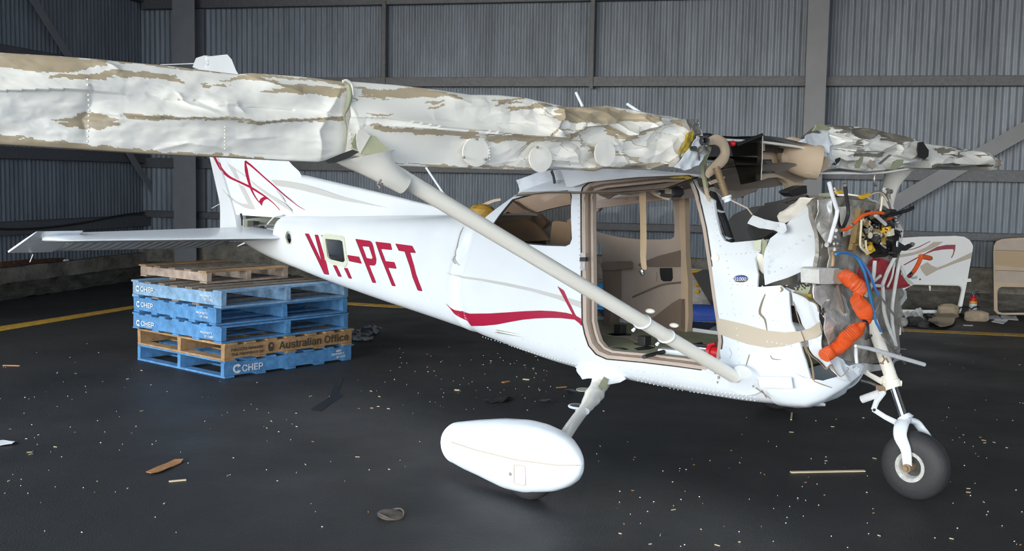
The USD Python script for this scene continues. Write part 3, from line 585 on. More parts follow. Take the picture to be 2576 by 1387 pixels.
def horn(side):
    tip = A((118, 607), 6.02); b0, b1 = tip[1] - 0.29, tip[1] + 0.07; s = []
    for b in np.linspace(b0, b1, 8):
        k = (b - b0) / (b1 - b0); an = math.radians(17)
        f = np.array([-6.215 + 0.20 * (1 - 0.1 * k), side * b, 1.045 + 0.06]); t = np.array([-6.215 - 0.49 * math.cos(an), side * b, 1.045 - 0.49 * math.sin(an)])
        s.append(airfoil_between(f, t, 0.030 * (1 - 0.4 * k * k), 12, 2, t0=0.5))
    return skin(s)
for side in (-1, 1):
    obj('stabilizer', stab(side), M_white, plane, smooth=50)
    e = obj('elevator', elevator(side), M_white, plane, smooth=35)
    obj('horn', horn(side), M_white, e, smooth=40)
obj('static_wick', tube(PA([(83, 640), (80, 648), (75, 660)], 6.75), 0.004, 6), M_white, plane)

# ---- wing struts
M_strut = plain('strut_paint', (0.76, 0.75, 0.70), 0.35, coat=0.2)
def strut_mesh(p, q, ch=0.066, tk=0.5, n=24):
    return tube(np.linspace(p, q, n), ch, 20, flat=tk, up=[1, 0, 0])
top, bot = pb((985, 432), 2.40), pb((1850, 952), 0.56)
top = pa((985, 432), 0.66); bot = pb((1846, 948), 0.575)
d = (bot - top) / np.linalg.norm(bot - top)
strut = obj('wing_strut', strut_mesh(top - d * 0.05, bot, 0.052, 0.62), M_strut, plane, smooth=60)
ud = np.array([1.0, 0, 0]) - d * d[0]; ud /= np.linalg.norm(ud); vd = np.cross(d, ud)
for k in (0.672, 0.752):                                  # clamps of the step on the strut
    c = top + (bot - top) * k; t = np.linspace(0, 2 * np.pi, 29)
    obj('strap', tube(c + 0.0545 * np.cos(t)[:, None] * ud + 0.0345 * np.sin(t)[:, None] * vd, 0.004, 6), M_white, strut, smooth=40)
    c1 = pb(project(wld(-c[0], -c[1], c[2])) + np.array([20, -27]), -c[1] - 0.02); c2 = pb(project(wld(-c[0], -c[1], c[2])) + np.array([-19, 17]), -c[1] + 0.02)
    obj('strap_lug', (lambda m: trimesh.Trimesh(m.vertices * [0.026, 0.018, 0.012] + c1, m.faces))(trimesh.creation.icosphere(2, 1)), M_cream, strut, smooth=True)
    obj('strap_bolt', tube([c2, c2 + np.array([-0.012, 0, -0.012])], [0.007, 0.009], 8), M_white, strut)
for q in ((1800, 938), (1818, 946), (1808, 950)):
    obj('rivet', trimesh.creation.icosphere(1, 0.008).apply_translation(pb(q, 0.64)), M_steel, strut, smooth=True)
# flared fairing at the strut top: lofted from the tube to a wide oval collar under the wing
def oval(c, u, v, ru, rv, n=28):
    t = np.arange(n) * 2 * np.pi / n; return c + np.cos(t)[:, None] * u * ru + np.sin(t)[:, None] * v * rv
cols = [((1002, 478), (1034, 453), 0.034, 0.6), ((990, 471), (1022, 446), 0.036, 0.6), ((953, 455), (1004, 424), 0.040, 0.7), ((910, 437), (991, 409), 0.048, 0.9), ((880, 426), (985, 397), 0.058, 1.0), ((860, 417), (985, 388), 0.068, 1.0), ((850, 411), (989, 381), 0.075, 1.0), ((845, 409), (994, 377), 0.080, 1.0)]
sec = []
for L_, R_, rv, k in cols:
    pL, pR = pa(L_, 0.63 + 0.07 * k), pa(R_, 0.63 - 0.07 * k); u = (pR - pL) / 2; n = np.cross(u, d); n /= np.linalg.norm(n); t = np.arange(30) * 2 * np.pi / 30; h = np.array([-u[1], u[0], 0.0]); h *= np.sign(h @ n) / np.linalg.norm(h); n = (1 - max(0, k - 0.6) / 0.4) * n + max(0, k - 0.6) / 0.4 * h; n /= np.linalg.norm(n)
    sec.append((pL + pR) / 2 + np.cos(t)[:, None] * u + np.sin(t)[:, None] * n * rv)
obj('strut_fairing', skin(sec), M_strut, strut, smooth=60)
obj('bracket', tube(PA([(958, 452), (950, 464), (954, 472), (962, 462)], 0.58), 0.006, 6), M_steel, strut)
# fairing where the strut meets the fuselage
def cuff(px_c, b, ru, rv, rise, material, name, parent, n=26):
    c = pb(px_c, b); sec = []
    for k in np.linspace(0, 1, 8):
        r = 1 - 0.62 * k ** 0.8; cc = c + np.array([0.05 * k, -rise * k, 0.055 * k]) + np.array([0.0, 0.03, 0])
        sec.append(oval(cc, np.array([1.0, 0, 0]), np.array([0, -0.28 * k, 1.0]) / np.hypot(1, .28 * k), ru * r, rv * r, n))
    return obj(name, skin(sec), material, parent, smooth=60)
cf = cuff((1862, 955), 0.555, 0.135, 0.085, 0.085, M_white, 'strut_cuff', plane)
for q in ((1878, 930), (1895, 972), (1805, 962)):
    obj('screw', trimesh.creation.icosphere(1, 0.006).apply_translation(pb(q, 0.60)), M_steel, cf, smooth=True)
# far strut
ftop, fbot = pa((2255, 432), 0.98), pa((2195, 640), 0.62)
ft2 = obj('wing_strut', tube([pa((2262, 425), 1.02), pa((2240, 470), 0.98), pa((2222, 540), 0.92), pa((2205, 610), 0.86)], [0.10, 0.062, 0.056, 0.054], 16, flat=0.6, up=[1, 0, 0], sm=12), M_strut, plane, smooth=60)
# ---- wings: the leading edge is crushed flat and creased, the paint is chipped to the primer
def trif(x): return 1 - 2 * np.abs((x % 1.0) - 0.5) * 2 * 0.5 * 2 if False else np.abs(((x + 0.5) % 1.0) - 0.5) * 4 - 1
def seg_dist(P, line):
    best = np.full(len(P), 1e9); sgn = np.zeros(len(P)); tt = np.zeros(len(P)); tot = 0; L = [np.hypot(*(np.array(q) - p)) for p, q in zip(line, line[1:])]; S = sum(L)
    for p, q, l in zip(line, line[1:], L):
        p, q = np.array(p, float), np.array(q, float); d = q - p; t = np.clip(((P - p) @ d) / (d @ d), 0, 1); r = P - (p + t[:, None] * d); e = np.hypot(r[:, 0], r[:, 1])
        k = e < best; best[k] = e[k]; sgn[k] = np.sign(d[0] * r[k, 1] - d[1] * r[k, 0]); tt[k] = (tot + t[k] * l) / S; tot += l
    return best, sgn, tt
def crease(P, line, amp, width, step=0.0, taper=True):
    """A fold along a pixel line: a ridge (amp > 0) or valley of metres, sharp on the line; step: the lower side stands that far back."""
    e, s, t = seg_dist(P, line); f = np.sqrt(np.clip(np.sin(np.pi * np.clip(t, 0.02, 0.98)), 0, 1)) if taper else 1.0
    prof = np.exp(-e / width)
    return f * (amp * prof + step * (s > 0) * np.exp(-e / (2.5 * width)))
def wing_part(name, topl, botl, a_face, a_te, nb, nv, creases, crumple, wearpx, material, parent, jag=0.0, label=None, facebow=0.03, dent_seed=1, u_range=None, grow=None, ext=None, tdrop=1.5, cap=False):
    topl, botl = np.array(topl, float), np.array(botl, float)
    T, Bm = np.array([A(q, a_face) for q in topl]), np.array([A(q, a_face) for q in botl])
    b0, b1 = max(T[:, 1].min(), Bm[:, 1].min()), min(T[:, 1].max(), Bm[:, 1].max())
    bb = np.linspace(b0, b1, nb); o, p = np.argsort(T[:, 1]), np.argsort(Bm[:, 1])
    zt, zb = np.interp(bb, T[o, 1], T[o, 2]), np.interp(bb, Bm[p, 1], Bm[p, 2])
    v = np.linspace(0, 1, nv)
    Bg, Vg = np.meshgrid(bb, v, indexing='ij'); Z = zb[:, None] + (zt - zb)[:, None] * Vg
    Ag = a_face - facebow * np.sqrt(np.clip(1 - (2 * Vg - 1) ** 2, 0, 1)) + facebow * 0.5
    W = AO - Ag[..., None] * AF + Bg[..., None] * AR + Z[..., None] * np.array([0, 0, 1.0])
    px = project(W.reshape(-1, 3)); d = np.zeros(len(px))
    for c in creases: d += crease(px, *c)
    if crumple is not None: d += crumple(px, np.stack([Bg.ravel(), Z.ravel()], -1))
    edge = np.minimum(Vg, 1 - Vg).ravel(); d *= np.clip(edge / 0.06, 0.15, 1)
    # ragged patches of bare primer
    w = np.zeros(len(px)); nz = lambda s, sx, sy: meshkit.fbm(np.stack([px[:, 0] / sx, px[:, 1] / sy, np.full(len(px), s)], -1), 4, s) - 0.5
    q = px + np.stack([nz(3, 40, 9) * 70, nz(4, 26, 7) * 15], -1)
    for poly in wearpx:
        w = np.maximum(w, shapely.contains_xy(Polygon(poly).buffer(0.5), q[:, 0], q[:, 1]))
    # bare lines on the sharpest folds
    dd = d.reshape(nb, nv); lap = np.abs(4 * dd - np.roll(dd, 1, 0) - np.roll(dd, -1, 0) - np.roll(dd, 1, 1) - np.roll(dd, -1, 1)); lap[0] = lap[-1] = 0; lap[:, 0] = lap[:, -1] = 0
    if grow: w = np.maximum(w, grow(px) * np.clip((lap.ravel() / np.percentile(lap, 96)) , 0, 1))
    Ag2 = Ag - dd; face = np.stack([-Ag2, -Bg, Z], -1)
    nt = 14; s = np.linspace(0, 1, nt)[1:]
    zte = zb + 0.42 * (zt - zb)
    def back(zs, bulge):
        a = Ag2[:, -1 if bulge > 0 else 0][:, None] + (a_te - a_face) * s[None, :]
        zz = zs[:, None] + (zte - zs)[:, None] * s[None, :] ** (tdrop if bulge > 0 else 1.5) + bulge * np.sin(np.pi * s)[None, :] * 0.04
        return np.stack([-a, -np.repeat(bb[:, None], nt - 1, 1), zz], -1)
    up, dn = back(zt, 0.035), back(zb, -0.012)
    P = np.concatenate([dn[:, ::-1], face, up], 1)
    n, m = P.shape[:2]; i, j = np.meshgrid(np.arange(n - 1), np.arange(m), indexing='ij'); j2 = (j + 1) % m
    qd = np.stack([i * m + j, (i + 1) * m + j, (i + 1) * m + j2, i * m + j2], -1).reshape(-1, 4)
    F = np.vstack([qd[:, [0, 1, 2]], qd[:, [0, 2, 3]]])
    wear = np.concatenate([np.zeros((n, nt - 1)), w.reshape(nb, nv), np.repeat(w.reshape(nb, nv)[:, -1:], nt - 1, 1) * np.clip(1 - 2 * s, 0, 1)[None]], 1)
    V = P.reshape(-1, 3); wv = wear.ravel()
    if cap:                                                    # closed wing tip: the last rib bulges outward
        r0 = (n - 1) * m if bb[-1] * 1 > 0 else 0; c = P[-1 if bb[-1] > 0 else 0].mean(0) + np.array([0, -0.05 if bb[-1] > 0 else 0.05, 0]); k = len(V)
        V = np.vstack([V, c]); wv = np.r_[wv, 0]; F = np.vstack([F, [[r0 + (q_ + 1) % m, r0 + q_, k] for q_ in range(m)]])
    me = trimesh.Trimesh(V, F, process=False)
    if me.face_normals[len(F) // 4 + m // 2] @ np.array([1, 0, 0]) < 0: pass
    vol = me.volume
    if vol < 0: me.invert()
    return obj(name, me, material, parent, label=label, smooth=True, prim={'wear': wv}), (bb, zt, zb)
Z1 = (2.8622, 0, 0); Z2 = (2.8622, 800, 150)
S1 = lambda p: z5(p, *Z1)
S2 = lambda p: z5(p, *Z2)
wear_out = [S1([(-400, 340), (0, 380), (350, 405), (780, 430), (770, 470), (650, 492), (450, 520), (250, 515), (0, 482), (-400, 450)]), S1([(320, 560), (420, 540), (520, 545), (660, 540), (780, 500), (900, 510), (1100, 525), (1370, 590), (1350, 602), (1100, 565), (800, 545), (700, 575), (550, 572)]),
    S1([(370, 860), (500, 850), (640, 800), (740, 830), (840, 870), (830, 905), (720, 940), (650, 920), (480, 912), (460, 895), (560, 880)]), S1([(850, 825), (1050, 830), (1300, 850), (1500, 853), (1650, 848), (1790, 880), (2050, 862), (2490, 845), (2490, 862), (2060, 882), (1800, 898), (1680, 872), (1500, 864), (1050, 860)]),
    S1([(1620, 585), (1780, 532), (2000, 600), (2490, 640), (2490, 692), (2250, 680), (1860, 657), (2050, 640), (1850, 572), (1700, 580)]), S1([(780, 430), (1200, 470), (1700, 510), (2490, 585), (2490, 612), (1700, 530), (1000, 470)]),
    S1([(-400, 950), (0, 968), (600, 1038), (1100, 1090), (1700, 1118), (2000, 1142), (1600, 1160), (1000, 1130), (300, 1080), (0, 1050), (-400, 1030)]), S1([(1470, 625), (1500, 600), (1560, 612), (1720, 615), (1600, 627)])]
top_out = [(-760, 92), (-260, 118), (0, 131), (150, 140), (262, 149), (276, 151), (420, 164), (600, 186), (640, 183), (760, 192), (882, 206)]
bot_out = [(-760, 322), (-260, 350), (0, 364), (200, 376), (400, 389), (600, 398), (760, 407), (806, 409), (845, 400), (882, 384)]
def crum_out(px, bz):
    g = meshkit.fbm(np.c_[px[:, 0] / 170, px[:, 1] / 60, np.zeros(len(px))], 3, 3) - 0.5
    return 0.034 * g + 0.008 * (meshkit.fbm(np.c_[px[:, 0] / 45, px[:, 1] / 22, np.zeros(len(px))], 3, 8) - 0.5)
cr_out = [([(-100, 232), (180, 226), (320, 238)], 0.035, 30, -0.02), ([(300, 291), (450, 298), (560, 300), (630, 309), (720, 303), (866, 294)], 0.045, 26, -0.02), ([(560, 262), (590, 266), (700, 272), (866, 287)], -0.030, 14, -0.012),
          ([(365, 230), (420, 250), (500, 252), (540, 272)], -0.022, 10, -0.01), ([(230, 150), (268, 160), (300, 180)], 0.02, 12), ([(225, 210), (235, 260), (215, 300), (222, 350)], -0.02, 16), ([(620, 190), (660, 205), (760, 235)], 0.02, 14), ([(860, 210), (800, 330), (806, 405)], 0.02, 20), ([(525, 265), (590, 262), (610, 285)], 0.02, 8), ([(440, 230), (470, 262), (535, 282)], 0.018, 8),
          ([(380, 380), (470, 360), (560, 372)], 0.012, 8), ([(520, 330), (590, 350), (700, 345)], 0.012, 12)]
wing_o, _ = wing_part('outer_wing_skin', top_out, bot_out, 0.67, 2.25, 460, 84, cr_out, crum_out, wear_out, M_wing, plane, label='creased outer wing skin with chipped paint', grow=lambda p: 0.16 * (p[:, 0] > -900), cap=True)
wear_in = [S2([(215, 190), (400, 215), (640, 205), (840, 225), (950, 250), (1000, 280), (850, 265), (600, 275), (330, 280), (400, 250), (300, 225)]), S2([(740, 303), (870, 298), (860, 315), (780, 322)]), S2([(770, 350), (850, 335), (920, 315), (890, 340), (790, 362)]), S2([(330, 388), (500, 398), (420, 408), (340, 405)]),
    S2([(320, 468), (480, 488), (640, 498), (830, 508), (1100, 528), (1180, 565), (1000, 557), (700, 532), (400, 502)]), S2([(1180, 540), (1300, 543), (1500, 558), (1650, 572), (1500, 602), (1350, 582), (1230, 595)]), S2([(1300, 372), (1400, 340), (1530, 308), (1700, 330), (1600, 350), (1400, 362)]),
    S2([(1750, 335), (1850, 322), (2000, 330), (2300, 375), (2460, 415), (2350, 450), (2200, 440), (2050, 470), (1900, 460), (1750, 450), (1690, 445)]), S2([(1640, 575), (1800, 530), (1900, 478), (1930, 500), (1800, 562), (1700, 592)]), S2([(2020, 478), (2120, 520), (2200, 560), (2450, 468), (2470, 482), (2300, 565), (2180, 585), (2100, 545)]),
    S2([(1880, 505), (1900, 590), (1990, 640), (2030, 690), (1960, 652), (1865, 570)]), S2([(2000, 638), (2100, 668), (2280, 700), (2310, 765), (2250, 742), (2150, 692)]), S2([(540, 735), (800, 758), (1300, 773), (1700, 788), (2000, 778), (2500, 748), (2600, 735), (2600, 760), (2400, 785), (2000, 805), (1500, 795), (900, 780)]), S2([(225, 280), (270, 290), (240, 310), (215, 318)]),
    S2([(1270, 310), (1340, 295), (1480, 280), (1500, 290), (1350, 310), (1300, 325)]), S2([(2560, 430), (2620, 440), (2660, 470), (2600, 480), (2540, 455)])]
top_in = [(868, 203), (1000, 213), (1100, 225), (1190, 238), (1260, 239), (1330, 246), (1410, 264), (1425, 268), (1500, 270), (1530, 266), (1600, 276), (1660, 289), (1690, 292), (1722, 300), (1742, 312), (1758, 322)]
bot_in = [(868, 392), (900, 392), (1000, 418), (1110, 422), (1200, 425), (1300, 427), (1360, 428), (1402, 421), (1450, 424), (1500, 431), (1535, 421), (1565, 424), (1600, 417), (1640, 427), (1680, 414), (1715, 418), (1758, 402)]
def crum_in(px, bz):
    k = np.clip((px[:, 0] - 1080) / 420, 0, 1) ** 1.2
    n = lambda sx, sy, s: meshkit.fbm(np.c_[px[:, 0] / sx, px[:, 1] / sy, np.full(len(px), 0.7)], 2, s)
    g = 0.04 * (n(180, 70, 2) - 0.5)
    f1 = trif(px[:, 0] / 190 + px[:, 1] / 90 + 1.3 * n(90, 60, 5)); f2 = trif(px[:, 0] / 120 - px[:, 1] / 75 + 1.5 * n(70, 50, 7)); f3 = trif(px[:, 0] / 60 + px[:, 1] / 150 + 1.8 * n(50, 40, 9))
    return g + k * (0.018 * f1 + 0.014 * f2 + 0.008 * f3)
cr_in = [([(880, 296), (960, 297), (1100, 322), (1200, 330), (1300, 342), (1420, 352)], 0.050, 24, -0.02), ([(905, 315), (1000, 322), (1180, 336), (1260, 345)], 0.045, 18, -0.012), ([(1080, 300), (1200, 310), (1380, 312)], -0.03, 20), ([(1410, 268), (1400, 300), (1370, 325), (1390, 345)], 0.05, 16, 0.02),
         ([(1190, 338), (1330, 345), (1400, 350), (1460, 320), (1520, 316), (1570, 345), (1640, 318), (1715, 308)], 0.060, 20, -0.035), ([(1455, 320), (1462, 345), (1500, 372), (1518, 415)], -0.05, 14, 0.025), ([(1500, 372), (1560, 385), (1600, 412)], 0.035, 12), ([(1340, 345), (1330, 375), (1300, 400)], -0.02, 18), ([(1520, 316), (1580, 300), (1660, 300)], -0.03, 16),
         ([(1600, 280), (1640, 330), (1620, 380)], 0.03, 14), ([(1690, 300), (1680, 340), (1650, 380)], -0.03, 14), ([(1100, 232), (1180, 262), (1320, 262)], 0.025, 16), ([(1540, 345), (1640, 355), (1700, 350)], -0.025, 20), ([(1700, 330), (1725, 360), (1715, 400)], 0.04, 14), ([(1230, 415), (1330, 400), (1490, 412)], 0.015, 8), ([(870, 250), (900, 330), (880, 390)], 0.012, 20)]
wing_i, _ = wing_part('inner_wing_skin', top_in, bot_in, 0.645, 2.25, 640, 100, cr_in, crum_in, wear_in, M_wing, plane, label='heavily crumpled inner wing skin', grow=lambda p: np.clip((p[:, 0] - 1150) / 200, 0.15, 0.85))
def on_face(px, name, material, parent, th=0.006, a=0.60, **k):
    return obj(name, platea(px, a, th, **k), material, parent, smooth=40)
circ = lambda x, y, rx, ry, n=28: [(x + rx * math.cos(t), y + ry * math.sin(t)) for t in np.linspace(0, 2 * math.pi, n, endpoint=False)]
for (x, y, rx, ry, a) in ((1197, 383, 33, 37, 0.615), (1360, 400, 28, 34, 0.612), (1522, 386, 26, 33, 0.585)):   # inspection covers
    c = on_face(circ(x, y, rx, ry), 'inspection_cover', M_wing, wing_i, 0.006, a, sub=0.02, warp=0.004, wscale=9, seed=int(x))
for q in ((1167, 396), (1222, 401), (1200, 350), (1352, 371)): obj('screw', trimesh.creation.icosphere(1, 0.006).apply_translation(pa(q, 0.598)), M_steel, wing_i, smooth=True)
m = cat([trimesh.creation.icosphere(1, 0.0038).apply_translation(pa(q, a)) for q, a in [((876 - 1 + 0.02 * y, y), 0.628) for y in range(305, 392, 11)] + [((222 + 2 * math.sin(y), y), 0.63) for y in range(200, 360, 13)] + [((566, y), 0.63) for y in range(320, 380, 9)] + [((1232, y), 0.612) for y in range(370, 410, 8)]])
obj('rivets', m, M_cream, wing_o, kind='stuff', smooth=True)
# pale green rib torn open behind the strut, and the lap joint's dark gap
M_olive = plain('olive_primer', (0.42, 0.43, 0.29), 0.5)
SG4 = lambda p: z5(p, 3.53, 820, 330)
obj('rib_flange', platea(SG4([(300, 200), (350, 110), (390, 48), (412, 38), (440, 50), (470, 95), (548, 152), (500, 200), (400, 210)]), 0.600, 0.004, sub=0.03, warp=0.006), M_olive, wing_i)
obj('rib_flange', platea(SG4([(285, -10), (330, -12), (392, 45), (350, 110), (303, 200), (275, 140), (268, 60)]), 0.596, 0.003, sub=0.03, warp=0.006), M_cream, wing_i)
obj('rib_flange', platea(SG4([(268, 20), (250, 60), (230, 110), (240, 150), (275, 160), (268, 110), (272, 60)]), 0.600, 0.003), M_green, wing_i)
obj('dark_gap', platea(SG4([(-5, 262), (130, 205), (240, 165), (295, 185), (200, 240), (90, 280), (20, 288)]), 0.604, 0.004), M_dark, wing_i)
obj('lap_gap', tube(PA([(866, 206), (876, 214), (880, 240), (874, 270), (866, 292), (872, 330), (868, 380)], 0.618), [0.005, 0.008, 0.010, 0.008, 0.004, 0.003, 0.002], 8, sm=40), M_green, wing_i, smooth=50)
obj('lap_lip', tube(PA([(862, 204), (872, 203), (884, 212), (888, 240)], 0.612), [0.004, 0.006, 0.006, 0.004], 8, sm=20), M_cream, wing_i, smooth=50)
# skin torn at the wing root: yellow sealant, bright torn metal, white gusset
M_yel = plain('yellow_sealant', (0.55, 0.40, 0.04), 0.55, var=0.55, vscale=30)
M_foil = mat('crumpled_aluminium', {'tc': ('texture_coordinate', {}), 'n': ('noise_texture', {'scale': 14, 'detail': 4}), 'r': ('rgb_ramp', {'ramp': [(0.3, (0.36, 0.34, 0.31)), (0.7, (0.72, 0.70, 0.67))]}), 'p': ('principled_bsdf', {'metallic': 0.9, 'roughness': 0.33})}, [('tc.object', 'n.vector'), ('n.fac', 'r.fac'), ('r.color', 'p.base_color')])
root = obj('wing_root_rib', platea([(1722, 300), (1742, 300), (1756, 318), (1762, 345), (1752, 372), (1735, 392), (1716, 412), (1700, 420), (1712, 392), (1728, 360), (1732, 330)], 0.60, 0.05, sub=0.02, warp=0.02, wscale=14), M_foil, plane, label='torn bright metal rib at the wing root')
obj('sealant', platea(z5([(1208, 680), (1255, 652), (1258, 745), (1230, 760), (1205, 830), (1130, 870), (1130, 850), (1195, 745)], 3.65, 1400, 150), 0.585, 0.012, sub=0.02, warp=0.008, wscale=14), M_yel, root)
obj('torn_strip', platea(z5([(1290, 545), (1312, 545), (1315, 600), (1308, 640), (1320, 690), (1295, 720), (1285, 660), (1300, 600)], 3.65, 1400, 150), 0.60, 0.004, sub=0.01, warp=0.01, wscale=30), M_foil, root)
obj('gusset', platea(z5([(1165, 890), (1230, 800), (1290, 700), (1330, 730), (1385, 790), (1385, 850), (1340, 900), (1300, 970), (1180, 1020), (1095, 990)], 3.65, 1400, 150), 0.575, 0.006, sub=0.02, warp=0.022, wscale=11, seed=4), M_white, root)
obj('gusset', platea(z5([(1290, 800), (1350, 780), (1390, 800), (1385, 850), (1330, 860), (1310, 930), (1280, 900)], 3.65, 1400, 150), 0.555, 0.004, sub=0.02, warp=0.022, wscale=14, seed=6), M_foil, root)
obj('hinge_lug', lathe([(-0.02, 0.012), (-0.02, 0.024), (0.03, 0.024), (0.03, 0.014), (0.0, 0.012)], pa((1768, 354), 0.57), pa((1768, 354), 0.57) + np.array([1, -.6, 0]), 18), M_black, root)
obj('bolt', lathe([(-0.015, 0.0), (-0.015, 0.012), (0.02, 0.012), (0.02, 0.0)], pa((1744, 374), 0.55), pa((1744, 374), 0.55) + np.array([1, -.5, 0]), 12), M_black, root)
# far wing
ZF = (3.9633, 1976, 250); SF = lambda p: z5(p, *ZF)
top_f = SF([(330, 250), (420, 250), (560, 262), (760, 270), (900, 295), (1050, 330), (1210, 365), (1240, 380), (1370, 425)])
bot_f = SF([(330, 700), (420, 712), (560, 690), (640, 700), (800, 725), (1000, 712), (1160, 690), (1240, 660), (1370, 640)])
def crum_f(px, bz):
    n = lambda sx, sy, s: meshkit.fbm(np.c_[px[:, 0] / sx, px[:, 1] / sy, np.full(len(px), 0.3)], 3, s)
    return 0.03 * trif(px[:, 0] / 95 + px[:, 1] / 70 + 1.3 * n(60, 45, 5)) + 0.018 * trif(px[:, 0] / 70 - px[:, 1] / 60 + 1.3 * n(50, 40, 7)) + 0.05 * (n(60, 40, 2) - 0.5)
wear_f = [SF([(700, 290), (800, 270), (1000, 310), (1210, 360), (1240, 410), (1130, 420), (1050, 400), (1000, 350), (900, 330), (880, 380), (760, 390), (700, 350), (680, 310)]), SF([(420, 250), (600, 262), (700, 290), (600, 300), (640, 330), (540, 330)]), SF([(920, 400), (1040, 390), (1130, 430), (1060, 440), (980, 420)]), SF([(700, 390), (740, 400), (720, 470), (700, 500), (690, 450)]), SF([(560, 500), (700, 535), (900, 545), (1060, 530), (1040, 555), (880, 570), (700, 550)])]
cr_f = [(SF([(420, 330), (560, 480), (740, 520), (900, 520), (1060, 440)]), 0.06, 12, -0.05), (SF([(1090, 430), (1120, 560), (1180, 600), (1330, 540)]), 0.05, 10, -0.05), (SF([(560, 590), (640, 600), (730, 570)]), 0.05, 7), (SF([(440, 700), (540, 600), (560, 700)]), 0.04, 8), (SF([(680, 680), (730, 600), (800, 620)]), -0.05, 8), (SF([(1040, 700), (1080, 620), (1170, 610)]), -0.04, 8), (SF([(480, 330), (520, 400), (470, 460)]), 0.05, 8)]
wing_f, _ = wing_part('far_wing_skin', top_f, bot_f, 0.66, 2.25, 300, 110, cr_f, crum_f, wear_f, M_wingfar, plane, label='far wing skin crushed and scraped to bare metal', grow=lambda p: np.full(len(p), 0.40), facebow=0.05, tdrop=0.22)
top_f2 = SF([(1385, 437), (1500, 452), (1700, 475), (1900, 510), (2000, 525), (2060, 555), (2115, 590), (2150, 620)])
bot_f2 = SF([(1385, 590), (1440, 610), (1480, 690), (1560, 655), (1640, 650), (1740, 672), (1830, 668), (1900, 660), (1990, 655), (2060, 712), (2115, 690), (2150, 650)])
wear_f2 = [SF([(1470, 480), (1560, 490), (1640, 520), (1600, 540), (1500, 510)]), SF([(1560, 540), (1680, 560), (1740, 510), (1800, 500), (1740, 540), (1790, 570), (1720, 560), (1680, 580), (1560, 560)]), SF([(1600, 480), (1680, 480), (1700, 510), (1640, 510)]), SF([(1900, 560), (1950, 540), (1940, 580)]), SF([(2030, 540), (2080, 560), (2050, 590)]), SF([(1470, 690), (1560, 650), (1640, 645), (1740, 668), (1830, 662), (1990, 650), (1990, 680), (1600, 690)])]
wing_f2, _ = wing_part('far_wing_tip_skin', top_f2, bot_f2, 0.66, 2.15, 220, 60, [(SF([(1480, 690), (1640, 640), (1860, 650), (2060, 700)]), 0.03, 6), (SF([(1900, 500), (1980, 580), (2060, 700)]), 0.05, 10)], lambda p, bz: 0.3 * crum_f(p, bz), wear_f2, M_wingfar, plane, label='far outer wing skin with cracked paint', grow=lambda p: np.full(len(p), 0.3), cap=True)
# torn end of the far wing by the cabin, hole between the two skins, lightening holes
obj('torn_skin', platea(SF([(268, 318), (300, 255), (340, 240), (430, 290), (420, 312), (350, 302)]), 0.62, 0.006, sub=0.03, warp=0.02), M_green, wing_f)
obj('torn_skin', platea(SF([(100, 425), (190, 355), (260, 335), (350, 345), (400, 315), (430, 420), (455, 560), (452, 640), (420, 600), (380, 540), (300, 475), (180, 440)]), 0.60, 0.006, sub=0.03, warp=0.05, wscale=6, seed=3), M_white, wing_f, label='white skin torn and folded over the cabin roof')
obj('torn_hole', platea(SF([(1330, 430), (1375, 425), (1400, 470), (1430, 510), (1425, 570), (1390, 598), (1335, 575), (1320, 500)]), 0.575, 0.01), M_black, wing_f, label='black hole where the far wing skin has split')
obj('lightening_hole', platea(SF([(690, 660), (720, 590), (780, 565), (770, 620), (735, 690), (700, 690)]), 0.60, 0.004), M_green, wing_f)
obj('lightening_hole', platea(SF([(1040, 700), (1070, 625), (1120, 600), (1180, 600), (1165, 660), (1100, 700)]), 0.602, 0.004), M_green, wing_f)
obj('lightening_hole', platea(SF([(470, 650), (500, 600), (555, 575), (540, 620), (500, 655)]), 0.60, 0.004), M_black, wing_f)
obj('gusset', platea(SF([(815, 650), (850, 600), (910, 660), (870, 700)]), 0.59, 0.006), M_taupe, wing_f)
obj('gusset', platea(SF([(930, 640), (1040, 550), (1060, 555), (950, 650)]), 0.585, 0.006), M_steel, wing_f)
obj('gusset', platea(SF([(550, 560), (600, 560), (640, 590), (740, 580), (720, 605), (600, 612), (560, 590)]), 0.575, 0.008, sub=0.03, warp=0.01), M_wingfar, wing_f)
obj('tip_light', platea(SF([(2110, 600), (2150, 610), (2155, 660), (2120, 680)]), 0.62, 0.04, rnd=0.005), M_glass, wing_f2)
obj('pitot_tube', tube(PA(SF([(893, 740), (885, 800), (890, 845), (905, 862)]), 0.62), 0.008, 8, sm=12), M_steel, wing_f)
obj('flange', platea(SF([(180, 742), (380, 730), (560, 722), (800, 740), (1000, 720), (1200, 688), (1245, 695), (1000, 738), (800, 748), (400, 746)]), 0.60, 0.006), M_wingfar, wing_f)
# rod antennas standing on the cabin roof
for p, q in (((1466, 268), (1449, 233)), ((1612, 284), (1578, 262)), ((1130, 508), (1072, 422))):
    obj('rod_antenna', tube([pb(p, 0.25 if p[0] > 1200 else 0.05), pb(q, 0.25 if p[0] > 1200 else 0.05)], [0.010, 0.009], 10), M_white, plane, smooth=60)
